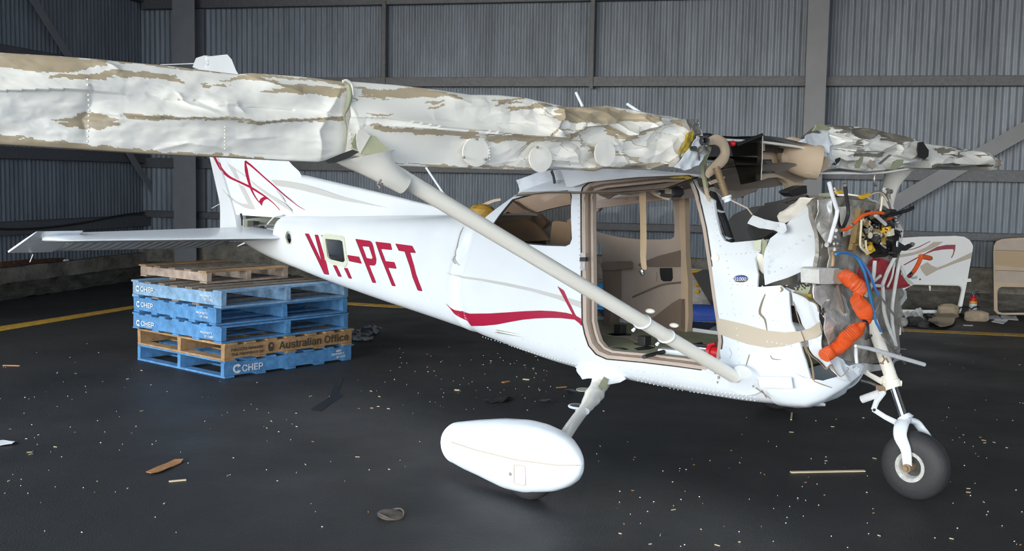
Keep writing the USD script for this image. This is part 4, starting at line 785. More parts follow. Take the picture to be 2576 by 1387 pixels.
# ---- cabin: door frame, windows, roof, port wall, floor, trim seen through the openings
def inset_px(px, d): return list(Polygon(px).buffer(0).buffer(-d).exterior.coords)[:-1]
D1 = inset_px(DOOR, 9)
ring(DOOR, D1, M_taupe, 'door_frame', plane, -0.002, 0.03)
ring(inset_px(DOOR, 8), inset_px(DOOR, 13), M_dktaupe, 'door_seal', plane, -0.025, 0.02)
ring(inset_px(DOOR, 12), inset_px(DOOR, 19), M_taupe, 'inner_door_frame', plane, -0.035, 0.03)
ring(list(Polygon(DOOR).buffer(2.5).exterior.coords)[:-1], DOOR, M_dkline, 'door_gasket', plane, 0.0015, 0.006)
obj('door_hinge', cat([plateb(z5([(830, 545), (862, 548), (862, 598), (830, 600)], 2.311, 1100, 400), 0.565, 0.01), plateb(z5([(832, 600), (858, 600), (858, 650), (832, 650)], 2.311, 1100, 400), 0.562, 0.01)]), M_steel, plane)
obj('door_latch', plateb(z5([(828, 572), (862, 572), (862, 596), (828, 596)], 2.311, 1100, 400), 0.575, 0.02), M_black, plane)
# side window pane and its dark seal
sw = Polygon(azs(dens(SIDEWIN, 6))); m = poly_mesh(sw.buffer(0.004), 0.004)
obj('side_window', trimesh.Trimesh(np.stack([-m.vertices[:, 0], -(surf_b(m.vertices[:, 0], m.vertices[:, 1]) - 0.010 + m.vertices[:, 2]), m.vertices[:, 1]], -1), m.faces, process=False), M_glass, plane, smooth=True)
ring(SIDEWIN, inset_px(SIDEWIN, 3.2), M_black, 'window_seal', plane, -0.001, 0.006)
ZW = (6.604, 1220, 430); SW = lambda p: z5(p, *ZW)
obj('baggage_wall', plateb(SW([(60, 960), (140, 880), (280, 770), (420, 745), (600, 752), (720, 800), (850, 885), (960, 1010), (1080, 1150), (780, 1180), (500, 1200), (300, 1100)]), -0.30, 0.02, sub=0.05, warp=0.02, wscale=3), M_beige, plane, smooth=60)
obj('window_post_trim', plateb(SW([(420, 480), (560, 590), (640, 640), (800, 700), (900, 720), (1030, 860), (1010, 900), (960, 960), (900, 900), (760, 780), (620, 720), (480, 720), (380, 680), (300, 740), (200, 800), (120, 900), (60, 900)]), -0.27, 0.04, sub=0.06, warp=0.015), M_dktaupe, plane, smooth=60)
obj('headliner_side', plateb(SW([(430, 480), (560, 420), (700, 390), (950, 340), (1500, 310), (1500, 545), (1300, 585), (1100, 625), (900, 680), (830, 700), (740, 650), (560, 580)]), -0.35, 0.03, sub=0.06, warp=0.02), M_taupe, plane, smooth=60)
obj('seat_back', plateb(SW([(1115, 850), (1180, 830), (1360, 855), (1470, 760), (1480, 1260), (1080, 1260), (1090, 1100)]), -0.10, 0.05, rnd=0.008), M_beige, plane, smooth=50)
obj('shelf', plateb(SW([(480, 1185), (965, 1160), (965, 1230), (560, 1215)]), -0.05, 0.03), M_black, plane)
# port cabin wall with its window, seen through the door; port door opening framed in beige
ZP = (4.6238, 1440, 430); SP = lambda p: z5(p, *ZP)
wall_out = SP([(150, 630), (186, 695), (195, 840), (330, 850), (345, 900), (345, 960), (350, 1200), (370, 1560), (420, 1700), (430, 1800), (900, 1800), (1140, 1850), (1265, 1945), (1310, 1925), (1318, 1700), (1320, 1000), (1300, 760), (1280, 300), (1285, 60), (1100, 20), (150, 20)])
win_hole = SP([(210, 690), (350, 730), (560, 775), (780, 798), (1000, 800), (1140, 795), (1185, 770), (1188, 600), (1165, 350), (1150, 320), (900, 345), (600, 380), (340, 415), (290, 470), (200, 490)])
back_hole = SP([(150, 860), (185, 850), (285, 848), (320, 870), (345, 930), (340, 985), (355, 1200), (360, 1700), (250, 1700), (150, 1700)])
pw = obj('port_cabin_wall', plateb(wall_out, -0.50, 0.03, holes=[win_hole]), M_taupe, plane, label='taupe trimmed cabin side wall', smooth=40)
obj('window_pane', plateb(list(Polygon(win_hole).buffer(2).exterior.coords)[:-1], -0.515, 0.004), M_clear, pw)
obj('door_post', plateb(SP([(1255, 80), (1300, 60), (1310, 500), (1320, 1000), (1345, 1300), (1345, 1500), (1350, 1700), (1330, 1925), (1300, 1940), (1262, 1900), (1262, 1000), (1240, 500)]), -0.47, 0.05, rnd=0.004), M_beige, pw, smooth=50)
obj('arm_rest_panel', plateb(SP([(770, 1085), (860, 1045), (1000, 990), (1250, 925), (1270, 1120), (900, 1118), (765, 1108)]), -0.485, 0.02, rnd=0.003), M_dktaupe, pw)
obj('door_pocket', plateb(SP([(1015, 1132), (1150, 1130), (1158, 1250), (1140, 1285), (1060, 1288), (1030, 1265), (1018, 1200)]), -0.488, 0.01, rnd=0.005), M_black, pw)
obj('ash_tray', plateb(SP([(855, 1175), (975, 1180), (975, 1290), (850, 1285)]), -0.488, 0.008), M_taupe, pw)
obj('lower_trim', plateb(SP([(900, 1740), (1150, 1545), (1240, 1490), (1312, 1490), (1312, 1850), (1270, 1945), (1110, 1890), (1000, 1800)]), -0.47, 0.03, rnd=0.006), M_dktaupe, pw)
obj('trim_line', tube(PB(SP([(700, 1470), (850, 1405), (1050, 1325), (1255, 1300)]), -0.485), 0.006, 6, sm=16), M_dktaupe, pw)
post = obj('seat_belt_post', cat([locmesh(plate3(SP([(355, 1150), (455, 1145), (455, 1400), (440, 1700), (430, 1830), (330, 1830), (370, 1700), (372, 1400)]), AR, wld(0, -0.30, 0), 0.10)), locmesh(plate3(SP([(332, 1085), (340, 1068), (515, 1065), (525, 1085), (522, 1140), (510, 1155), (360, 1155), (335, 1135)]), AR, wld(0, -0.27, 0), 0.16, rnd=0.01))]), M_dktaupe, plane, smooth=40)
# port door opening frame
pf_out = SP([(1330, 1740), (1350, 1850), (1400, 1935), (1470, 1990), (1600, 2005), (1760, 2015), (1760, 2045), (1600, 2030), (1460, 2012), (1370, 1960), (1315, 1860), (1300, 1740)])
obj('port_door_sill', plateb(pf_out, -0.50, 0.04), M_beige, plane)
# cabin floor: ribbed green panel, seat rails, holes
fl = locmesh(cat([(lambda P: trimesh.Trimesh(P, [[0, 1, 2], [0, 2, 3], [4, 6, 5], [4, 7, 6]]))(np.array([wld(a, b, z) for z in (0.60, 0.585) for a, b in ((0.30, 0.53), (2.4, 0.50), (2.4, -0.50), (0.42, -0.53))]))]))
floorp = obj('cabin_floor', fl, M_green, plane)
def zc(q, z=0.602):
    p = ground(q, z); return loc(p)[0]
def zplate(px, z, th, **k):
    pts = [zc(q, z) for q in px]; m = poly_mesh(Polygon([(p[0], p[1]) for p in pts]).buffer(0), th); m.apply_translation([0, 0, z]); return m
SP2 = lambda p: z5(p, 4.6238, 1440, 680)
for px in ([(470, 912), (530, 905), (600, 908), (645, 925), (600, 930), (540, 918)], [(710, 860), (780, 850), (830, 870), (780, 880)], [(400, 750), (520, 730), (690, 745), (680, 765), (480, 770)], [(720, 915), (860, 885), (970, 900), (880, 925), (760, 935)]):
    obj('floor_recess', zplate(SP2(px), 0.600, 0.003), M_black, floorp)
for px in ([(320, 860), (480, 890), (430, 900), (330, 905)], [(270, 740), (330, 730), (700, 760), (980, 900), (900, 905), (640, 790)]):
    obj('floor_patch', zplate(SP2(px), 0.601, 0.002), M_taupe, floorp)
for q in ((555, 735), (835, 875)):
    c = zc(z5([q], 4.6238, 1440, 680)[0], 0.603)
    obj('seat_rail_stop', rbox(c[0] - 0.03, c[0] + 0.03, c[1] - 0.03, c[1] + 0.03, 0.603, 0.66, 0.005), M_black, floorp)
obj('seat_rail', tube([zc(z5([q], 4.6238, 1440, 680)[0], 0.615) for q in ((830, 1010), (1000, 965), (1300, 900), (1500, 860))], 0.012, 8), M_black, floorp)
obj('white_rail', cat([rbox(0, 0.42, -0.035, 0.035, 0, 0.03, 0.006).apply_transform(trimesh.transformations.rotation_matrix(math.radians(20), [0, 0, 1])).apply_translation(zc(z5([(1010, 965)], 4.6238, 1440, 680)[0], 0.60))]), M_white, floorp)
M_red = plain('red_paint', (0.48, 0.012, 0.018), 0.35)
ext = obj('red_cylinder', cat([lathe([(0, 0.0), (0.0, 0.030), (0.010, 0.045), (0.035, 0.045), (0.04, 0.036), (0.09, 0.036), (0.095, 0.045), (0.12, 0.045), (0.13, 0)], pb((1782, 886), 0.34), pb((1812, 890), 0.34), 20)]), M_red, plane, smooth=40, label='red extinguisher cylinder on the cabin floor')
obj('clip', tube(PB([(1780, 870), (1796, 866), (1800, 864)], 0.36), 0.008, 8), M_red, ext)
for q0, q1, mm in (((1740, 874), (1805, 882), M_chrome), ((1738, 886), (1806, 900), M_steel), ((1730, 868), (1800, 872), M_black)):
    obj('rod', tube([pb(q0, 0.30), pb(q1, 0.30)], 0.009, 8), mm, plane)
sill = obj('sill_rail', plateb(SP2([(1590, 1030), (1700, 1045), (1710, 1080), (1600, 1060)]), 0.52, 0.02), M_white, plane)
for k in range(4): obj('sill_hole', plateb([(x, y) for x, y in circ(1440 + (1607 + 29 * k) / 4.6238, 680 + (1044 + 4 * k) / 4.6238, 2.6, 2.6, 10)], 0.523, 0.004), M_black, sill)
# seat belt hanging in the doorway
belt = obj('seat_belt', tube(PB(SP([(815, 150), (815, 260), (820, 480), (825, 700), (825, 900), (822, 1000), (828, 1080), (838, 1130), (845, 1155)]), 0.30), [0.026, 0.026, 0.024, 0.024, 0.024, 0.022, 0.021, 0.019, 0.010], 8, sm=30, flat=0.14, up=[1, 0, 0]), M_belt, plane, smooth=50)
obj('buckle', cat([lathe([(0, 0.006), (0.0, 0.016), (0.02, 0.014), (0.03, 0.006)], pb(z5([(808, 1160)], *ZP)[0], 0.31), pb(z5([(825, 1215)], *ZP)[0], 0.31), 12), trimesh.creation.icosphere(2, 0.010).apply_translation(pb(z5([(822, 1200)], *ZP)[0], 0.32))]), M_chrome, belt, smooth=40)
# overhead debris at the door top: torn headliner, black and silver housings
obj('headliner', plateb(SP([(190, 230), (230, 180), (400, 140), (640, 110), (900, 100), (1100, 105), (1250, 180), (1220, 260), (1000, 300), (850, 280), (760, 300), (680, 240), (520, 290), (430, 330), (340, 300), (260, 250), (200, 300)]), 0.10, 0.015, sub=0.05, warp=0.05), M_taupe, plane, smooth=50)
obj('headliner_torn_edge', plateb(SP([(190, 380), (330, 330), (560, 300), (860, 310), (1160, 330), (1000, 350), (600, 400), (330, 430), (200, 470)]), -0.25, 0.02, sub=0.05, warp=0.03), M_taupe, plane, smooth=50)
h1 = obj('overhead_unit', locmesh(plate3(SP([(850, 145), (880, 120), (970, 125), (985, 180), (940, 210), (880, 200)]), AR, wld(0, 0.28, 0), 0.08, rnd=0.006)), M_black, plane)
obj('lamp_face', plateb(SP([(888, 130), (940, 128), (945, 160), (915, 175), (885, 160)]), 0.286, 0.006, rnd=0.003), M_white, h1)
h2 = obj('overhead_unit', locmesh(plate3(SP([(1010, 150), (1090, 160), (1180, 210), (1190, 270), (1150, 310), (1060, 310), (1010, 270)]), AR, wld(0, 0.24, 0), 0.09, rnd=0.008)), M_dark, plane)
obj('clip', plateb(SP([(1075, 200), (1150, 215), (1150, 270), (1075, 265)]), 0.246, 0.01, rnd=0.003), M_beige, h2)
obj('clip', plateb(SP([(950, 225), (985, 220), (1030, 255), (1020, 275), (975, 262)]), 0.26, 0.02, rnd=0.004), M_chrome, h2)
obj('torn_trim', plateb(SP([(890, 240), (930, 205), (1020, 300), (1140, 320), (1120, 345), (1060, 330), (960, 290)]), 0.25, 0.01, sub=0.03, warp=0.01), M_beige, h2)
obj('foam_strip', plateb(SP([(1100, 80), (1250, 55), (1340, 50), (1410, 90), (1420, 150), (1380, 125), (1300, 85), (1180, 90)]), 0.44, 0.02, sub=0.03, warp=0.01), M_yel, plane, label='yellow foam strip under the door frame')
# pillar trim and the struts just ahead of the door post
obj('pillar_trim', tube(PB(SP([(1545, 100), (1560, 240), (1610, 420), (1670, 650), (1710, 800), (1740, 840), (1800, 838)]), 0.50), 0.012, 8, sm=24), M_beige, plane, smooth=50)
blk = obj('black_hose', tube(PB(SP([(1600, 170), (1640, 280), (1700, 420), (1760, 570), (1800, 690), (1850, 830)]), 0.35), 0.020, 10, sm=24), M_black, plane, smooth=60)
for q in ((1727, 465), (1828, 780)):
    c = pb(SP([q])[0], 0.35); obj('cable_tie', lathe([(-0.006, 0.018), (-0.006, 0.024), (0.006, 0.024), (0.006, 0.018)], c, c + np.array([-0.3, 0, -1]), 14), M_white, blk)
# ---- roof between the wings, headliner, visor, spring, ducts: seen through the missing windscreen
ZR = (4.9525, 1680, 280); SR = lambda p: z5(p, *ZR)
def roofgrid(rows):                                       # rows of world-local points -> a sheet
    return grid(np.array(rows))
edge_t = [(1762, 335), (1790, 341), (1830, 344), (1870, 343), (1905, 341), (1935, 345), (1975, 353), (2020, 362), (2062, 383)]
rows = []
for k, a in enumerate((0.62, 0.72, 0.95, 1.4, 1.9, 2.25)):
    r = []
    for q in edge_t:
        p = A(q, 0.66); r.append([-(a + 0.015 * math.sin(q[0] * 0.11)), -p[1], p[2] - 0.02 * max(0, a - 0.7)])
    rows.append(r)
g = roofgrid(rows); g2 = g.copy(); g2.vertices[:, 2] -= 0.012; g2.invert()
roof = obj('cabin_roof_skin', cat([g, g2]), M_white, plane, smooth=50)
rows = []
for a, dz in ((0.66, -0.02), (0.75, -0.05), (1.0, -0.13), (1.4, -0.17), (1.9, -0.20), (2.2, -0.22)):
    rows.append([[-a, -b, 1.71 + dz * 0.8 - 0.06 * abs(b / 0.55) ** 2 + 0.01 * math.sin(9 * b + 5 * a)] for b in np.linspace(0.55, -0.50, 15)])
g = roofgrid(rows); g2 = g.copy(); g2.vertices[:, 2] += 0.008; g2.invert()
obj('cabin_headliner', cat([g, g2]), M_taupe, plane, smooth=60)
obj('roof_lip', tube(PA([(1775, 349), (1830, 352), (1900, 356), (1960, 363), (2030, 374), (2052, 384)], 0.64), [0.008] * 6, 8, sm=24), M_cream, roof, smooth=50)
obj('roof_seal', tube(PA([(1772, 345), (1830, 350), (1880, 354)], 0.645), 0.010, 8, sm=12), M_black, roof, smooth=50)
# port header and window pillar, beige
obj('port_header', platea(SR([(1180, 390), (1300, 400), (1480, 440), (1560, 470), (1620, 600), (1690, 780), (1680, 850), (1690, 910), (1560, 985), (1530, 960), (1500, 900), (1440, 850), (1360, 825), (1250, 830), (1160, 860), (1170, 700), (1175, 600)]), 0.84, 0.04, sub=0.06, warp=0.012), M_beige, plane, smooth=60)
obj('port_skylight_trim', platea(SR([(490, 740), (600, 640), (740, 560), (820, 600), (900, 830), (1160, 800), (1300, 850), (1100, 980), (960, 1060), (890, 1090), (500, 1090), (200, 1085), (190, 980), (480, 930)]), 1.35, 0.03, sub=0.06, warp=0.03), M_taupe, plane, smooth=60)
obj('side_curtain', platea(SR([(820, 600), (1170, 700), (1300, 850), (1100, 980), (920, 1080), (800, 1000), (760, 800)]), 1.45, 0.01, sub=0.05, warp=0.03), M_dktaupe, plane, smooth=60)
duct = obj('air_duct', tube([pa(SR([(1500, 480)])[0], 0.80), pa(SR([(1620, 560)])[0], 0.72), pa(SR([(1780, 620)])[0], 0.64), pa(SR([(1890, 640)])[0], 0.60)], [0.085, 0.105, 0.105, 0.10], 18, sm=12, up=[0, 0, 1]), M_beige, plane, smooth=60)
obj('duct_shell', platea(SR([(1830, 740), (1900, 700), (1990, 560), (2010, 640), (1985, 730), (1900, 770)]), 0.58, 0.05, rnd=0.006), M_beige, duct, smooth=50)
vent = obj('air_vent', lathe([(0.03, 0.0), (0.03, 0.026), (0.0, 0.028), (-0.012, 0.034), (-0.012, 0.046), (0.02, 0.046)], pa(SR([(1508, 585)])[0], 0.74), pa(SR([(1508, 585)])[0], 0.74) + np.array([-1, 0, 0]), 24), M_beige, plane, smooth=40)
obj('vent_hole', lathe([(0, 0), (0, 0.028), (0.01, 0.028), (0.01, 0)], pa(SR([(1506, 587)])[0], 0.738), pa(SR([(1506, 587)])[0], 0.738) + np.array([-1, 0, 0]), 20), M_black, vent)
obj('placard', platea(SR([(1180, 600), (1290, 600), (1335, 765), (1178, 778)]), 0.80, 0.005), M_dark, plane)
obj('placard_lines', cat([platea(SR([(1225, y), (1290, y + 3), (1292, y + 9), (1225, y + 6)]), 0.797, 0.002) for y in range(625, 760, 18)]), M_steel, plane)
obj('radio_strip', platea(SR([(1215, 420), (1290, 425), (1450, 470), (1460, 520), (1280, 500), (1215, 510)]), 0.76, 0.03), M_black, plane)
obj('trim_pocket', platea(SR([(1180, 400), (1212, 408), (1210, 495), (1180, 498)]), 0.75, 0.03), M_beige, plane)
vis = obj('sun_visor', platea(SR([(800, 440), (1000, 372), (1160, 305), (1180, 296), (1172, 600), (1160, 858), (1060, 885), (918, 912), (890, 800), (840, 640)]), 0.62, 0.006), M_visor, plane, label='dark tinted transparent sun visor')
obj('visor_edge', tube(PA(SR([(870, 418), (1000, 362), (1175, 294)]), 0.615), 0.009, 6), M_black, vis)
obj('visor_edge', tube(PA(SR([(1180, 300), (1174, 600), (1160, 856)]), 0.614), 0.004, 6), M_steel, vis)
obj('red_knob', trimesh.creation.icosphere(2, 0.016).apply_translation(pa(SR([(810, 403)])[0], 0.62)), M_red, plane, smooth=True)
obj('knob_shaft', tube(PA(SR([(822, 406), (870, 412), (910, 404)]), 0.63), 0.010, 8), M_black, plane)
# starboard side: beige curved handle, spring, black fittings
obj('door_post_trim', tube(PA(SR([(505, 375), (600, 355), (680, 400), (715, 500), (690, 590), (600, 680), (520, 760), (490, 800)]), 0.60), [0.020, 0.028, 0.032, 0.034, 0.034, 0.030, 0.026, 0.018], 12, sm=30, flat=0.6), M_beige, plane, smooth=60)
obj('post_skin', platea(SR([(440, 600), (500, 400), (545, 390), (540, 450), (490, 600), (470, 760), (500, 920), (480, 960), (450, 800)]), 0.66, 0.02, sub=0.04, warp=0.01), M_green, plane, smooth=50)
c0, c1 = pa(SR([(605, 700)])[0], 0.55), pa(SR([(738, 1085)])[0], 0.50); tt = np.linspace(0, 1, 330); ax = (c1 - c0) / np.linalg.norm(c1 - c0)
u_ = np.cross(ax, [0, 1, 0]); u_ /= np.linalg.norm(u_); v_ = np.cross(ax, u_); ph = tt * 24 * 2 * np.pi
M_spring = plain('bronze_spring', (0.28, 0.2, 0.12), 0.45, 0.6)
spring = obj('coil_spring', tube(c0 + (c1 - c0) * tt[:, None] + 0.016 * (np.cos(ph)[:, None] * u_ + np.sin(ph)[:, None] * v_), 0.0036, 6), M_spring, plane, smooth=60)
obj('spring_core', tube([c0, c1], 0.009, 8), M_dark, spring)
obj('spring_end', lathe([(0.0, 0.012), (0.0, 0.026), (0.012, 0.026), (0.014, 0.02), (0.03, 0.02), (0.03, 0.010)], c1 - ax * 0.012, c1 + ax, 16), M_white, spring, smooth=40)
obj('pull_rope', tube([c1, pa((1880, 524), 0.40), pa((1892, 540), 0.36)], 0.004, 6), M_taupe, spring)
obj('fitting', cat([trimesh.creation.icosphere(2, 0.03).apply_translation(pa(SR([(580, 790)])[0], 0.62)), platea(SR([(540, 780), (660, 770), (710, 820), (680, 850), (540, 870)]), 0.63, 0.04)]), M_black, plane, smooth=40)
obj('trim_scrap', platea(SR([(520, 880), (700, 810), (715, 825), (690, 860), (540, 915)]), 0.60, 0.01), M_beige, plane)
obj('trim_scrap', platea(SR([(505, 960), (560, 940), (640, 980), (700, 1060), (690, 1080), (600, 1010), (520, 985)]), 0.58, 0.006, sub=0.03, warp=0.01), M_steel, plane)
# yellow life jacket and white strap lying in the missing rear window
obj('yellow_pack', (lambda m: trimesh.Trimesh(m.vertices * [0.11, 0.08, 0.06] * (1 + 0.25 * (meshkit.fbm(m.vertices * 2.5, 3, 3)[:, None] - 0.5)) + pb((1212, 536), 0.30), m.faces))(trimesh.creation.icosphere(4, 1.0)), plain('yellow_fabric', (0.42, 0.25, 0.035), 0.6, var=0.4, vscale=14), plane, smooth=True, label='yellow fabric pack in the rear window opening')
obj('strap', tube(PB([(1190, 545), (1212, 520), (1240, 506), (1260, 502)], 0.25), [0.012, 0.012, 0.010, 0.008], 6, sm=14, flat=0.3), M_beige, plane)
# torn white fin of skin at the rear of the cabin roof
obj('roof_fairing', plateb(SW([(515, 155), (600, 130), (860, 30), (1000, 0), (1250, -20), (1640, -60), (1640, 40), (1500, 200), (1300, 150), (1040, 180), (850, 260), (640, 360), (585, 380), (575, 300), (550, 220)]), 0.46, 0.01, sub=0.05, warp=0.008), M_white, plane, smooth=50)
obj('torn_strip', tube(PB(SW([(1105, 0), (1140, 90), (1160, 210)]), 0.50), [0.012, 0.01, 0.012], 6, flat=0.3), M_dark, plane)
# cabin roof side rail under the wing, riveted skin
obj('roof_rail', plateb([(1412, 430), (1500, 424), (1640, 428), (1768, 440), (1772, 450), (1735, 440), (1600, 446), (1480, 458), (1440, 470), (1425, 470)], 0.535, 0.02, sub=0.05, warp=0.006), M_white, plane, smooth=50)
# ---- nose: firewall, torn skins, hoses, engine-mount tubes, wiring
def foil(name, lo, hi, rough):
    return mat(name, {'tc': ('texture_coordinate', {}), 'n': ('noise_texture', {'scale': 9, 'detail': 5}), 'r': ('rgb_ramp', {'ramp': [(0.3, lo), (0.7, hi)]}), 'p': ('principled_bsdf', {'metallic': 0.55, 'roughness': rough}),
        'v': ('voronoi_texture', {'scale': 16, 'feature': 'distance_to_edge'}), 'b': ('bump', {'strength': 0.5, 'distance': 0.02})}, [('tc.object', 'n.vector'), ('n.fac', 'r.fac'), ('r.color', 'p.base_color'), ('tc.object', 'v.vector'), ('v.distance', 'b.height'), ('b.normal', 'p.normal')])
M_fw = foil('firewall_foil', (0.19, 0.175, 0.155), (0.44, 0.42, 0.385), 0.40)
M_fwb = foil('bright_foil', (0.34, 0.325, 0.30), (0.70, 0.69, 0.67), 0.28)
M_orange = plain('orange_scat_hose', (0.62, 0.095, 0.02), 0.5, var=0.3, vscale=18)
M_orange2 = plain('orange_fire_sleeve', (0.68, 0.10, 0.02), 0.4)
M_blue = plain('blue_hose', (0.05, 0.19, 0.48), 0.4)
M_redbox = plain('faded_red_box', (0.33, 0.035, 0.045), 0.5, var=0.3, vscale=12)
M_tube = plain('grey_white_tube', (0.56, 0.57, 0.56), 0.45, var=0.18, vscale=30)
M_bluewhite = plain('white_tube', (0.68, 0.70, 0.74), 0.4, var=0.12, vscale=30)
M_brass = plain('brown_phenolic', (0.30, 0.20, 0.08), 0.5, var=0.3, vscale=20)
M_yconn = plain('yellow_connector', (0.68, 0.40, 0.03), 0.45)
M_greyskin = plain('grey_underside_skin', (0.45, 0.46, 0.46), 0.45, var=0.2, vscale=8)
M_wire = plain('cream_wire', (0.62, 0.56, 0.42), 0.5)
ZE = (4.6233, 2060, 480); SE = lambda p: z5(p, *ZE)
firewall = obj('firewall', platea(SN([(560, 230), (600, 190), (640, 178), (730, 182), (860, 200), (1000, 235), (1060, 270), (1105, 330), (1115, 420), (1100, 520), (1120, 640), (1130, 760), (1105, 900), (1085, 1010), (1090, 1120), (1040, 1170), (900, 1190), (800, 1170), (680, 1140), (660, 1120), (650, 960), (625, 830), (600, 740), (600, 600), (600, 400)]), 0.05, 0.02, sub=0.035, warp=0.03, wscale=5, seed=2), M_fw, plane, label='crumpled silver firewall', smooth=25)
for px, a, s_ in ((SN([(620, 200), (690, 190), (700, 300), (710, 460), (700, 600), (670, 620), (665, 480), (640, 400), (615, 290)]), 0.015, 3), (SN([(610, 720), (700, 700), (760, 740), (790, 860), (760, 980), (700, 1010), (660, 950), (640, 860), (600, 790)]), -0.005, 5), (SN([(640, 880), (720, 860), (790, 900), (800, 960), (730, 1050), (680, 1090), (650, 1010)]), -0.02, 7), (SN([(740, 240), (850, 230), (880, 300), (830, 400), (760, 420), (735, 330)]), 0.02, 9)):
    obj('foil_blanket', platea(px, a, 0.006, sub=0.02, warp=0.035, wscale=6, seed=s_), M_fwb, firewall, smooth=25)
def skinpatch(name, px, pts3, material, th=0.004, warp=0.015, sub=0.03, parent=None, label=None, seed=0, wscale=7):
    w = [wpt(q, b=b) for q, b in pts3]; return obj(name, plate_pts(px, *w, th=th, sub=sub, warp=warp, seed=seed, wscale=wscale), material, parent or plane, label=label, smooth=40)
PN = lambda x, y: (1800 + x / 2.3917, 420 + y / 2.3917)
cowl = skinpatch('upper_side_skin', SN([(288, 560), (300, 520), (330, 430), (420, 360), (500, 280), (590, 190), (640, 176), (607, 220), (580, 290), (600, 350), (640, 430), (653, 476), (600, 592), (540, 625), (440, 665), (300, 713)]), [(PN(300, 700), 0.575), (PN(650, 470), 0.50), (PN(620, 180), 0.40)], M_white, warp=0.018, label='white skin panel torn loose and bent outward', wscale=4)
m = cat([trimesh.creation.icosphere(1, 0.0042).apply_translation(loc(plate_hit)[0]) for plate_hit in [wpt(PN(x, y), b=0.575 - 0.075 * (x - 300) / 350 - 0.1 * max(0, (500 - y) / 320)) for x, y in [(320 + 36 * i, 640 - 15 * i + 6 * (i % 2)) for i in range(8)] + [(330 + 38 * i, 560 - 24 * i) for i in range(8)] + [(318, 480 + 30 * i) for i in range(6)]]])
obj('rivets', m, M_white, cowl, kind='stuff', smooth=True)
skinpatch('skin_edge', SN([(580, 290), (607, 220), (640, 176), (652, 185), (612, 240), (596, 300), (620, 360), (660, 430), (668, 480), (610, 600), (596, 594), (652, 476), (640, 430), (598, 350)]), [(PN(600, 590), 0.50), (PN(650, 470), 0.47), (PN(620, 180), 0.38)], M_dark, parent=cowl)
skinpatch('bent_strip', SN([(200, 345), (232, 293), (300, 318), (360, 330), (415, 340), (420, 378), (395, 402), (340, 376), (260, 368)]), [(PN(210, 340), 0.42), (PN(410, 345), 0.52), (PN(380, 395), 0.53)], M_white, warp=0.02, wscale=6)
skinpatch('curled_skin', SN([(365, 290), (440, 215), (540, 185), (630, 176), (560, 225), (480, 290), (430, 330), (400, 345), (385, 330)]), [(PN(370, 290), 0.40), (PN(610, 185), 0.34), (PN(420, 340), 0.46)], M_cream, warp=0.03)
skinpatch('curled_skin', SN([(370, 300), (400, 270), (420, 260), (395, 300), (400, 340), (380, 335)]), [(PN(370, 290), 0.37), (PN(410, 265), 0.37), (PN(395, 335), 0.43)], M_green, warp=0.01)
glare = obj('glare_shield', plateb(SN([(55, 350), (105, 290), (160, 262), (225, 240), (300, 232), (330, 260), (290, 330), (230, 440), (130, 455), (90, 440), (60, 400)]), 0.10, 0.12, rnd=0.01), M_dark, plane, smooth=40, label='dark grey instrument panel hood')
obj('panel_hood', locmesh(plate3(SN([(190, 370), (232, 285), (275, 240), (385, 214), (445, 222), (470, 205), (560, 190), (540, 240), (440, 290), (400, 400), (340, 395), (300, 420), (230, 445), (205, 420)]), AR, wld(0, 0.22, 0), 0.12)), M_black, glare, smooth=40)
obj('hood_edge', tube(PB(SN([(300, 232), (390, 215), (470, 190), (550, 180)]), 0.20), 0.012, 8, sm=12), M_dark, glare)
obj('black_duct', platea(SN([(430, 150), (520, 115), (548, 112), (552, 160), (470, 180)]), 0.45, 0.06, rnd=0.006), M_black, glare)
obj('broken_edge', plateb(SN([(385, 215), (450, 185), (560, 172), (640, 172), (700, 185), (690, 200), (600, 190), (470, 210), (400, 240)]), 0.18, 0.02, sub=0.03, warp=0.02, wscale=16), M_dktaupe, glare)
for px, mm in ((SN([(232, 445), (283, 436), (280, 500), (232, 500)]), M_palegreen), (SN([(288, 430), (312, 450), (306, 560), (292, 640), (275, 560), (285, 480)]), M_green), (SN([(215, 560), (262, 516), (290, 530), (290, 645), (240, 600)]), M_cream), (SN([(420, 720), (500, 690), (545, 625), (600, 610), (590, 690), (560, 740), (480, 745)]), M_black), (SN([(470, 725), (530, 700), (560, 640), (590, 640), (570, 740), (540, 800), (490, 770)]), M_green), (SN([(418, 712), (470, 715), (478, 835), (435, 835), (420, 780)]), M_white), (SN([(545, 760), (580, 770), (585, 830), (555, 800)]), M_yel)):
    obj('torn_skin', plateb(px, 0.50, 0.006, sub=0.03, warp=0.015, seed=len(px)), mm, cowl)
low = skinpatch('lower_side_skin', SN([(470, 745), (520, 770), (610, 830), (628, 870), (640, 960), (640, 1040), (655, 1120), (690, 1190), (660, 1218), (620, 1185), (580, 1105), (545, 1000), (510, 940), (480, 850)]), [(PN(480, 760), 0.545), (PN(630, 870), 0.56), (PN(640, 1200), 0.50)], M_white, warp=0.03, label='torn lower side skin', seed=3)
skinpatch('stripe', SN([(508, 1000 - 10), (560, 975), (632, 930), (641, 1000), (600, 1030), (528, 1050)]), [(PN(480, 760), 0.557), (PN(630, 870), 0.572), (PN(640, 1200), 0.512)], M_tan, th=0.002, warp=0.03, parent=low, seed=3)
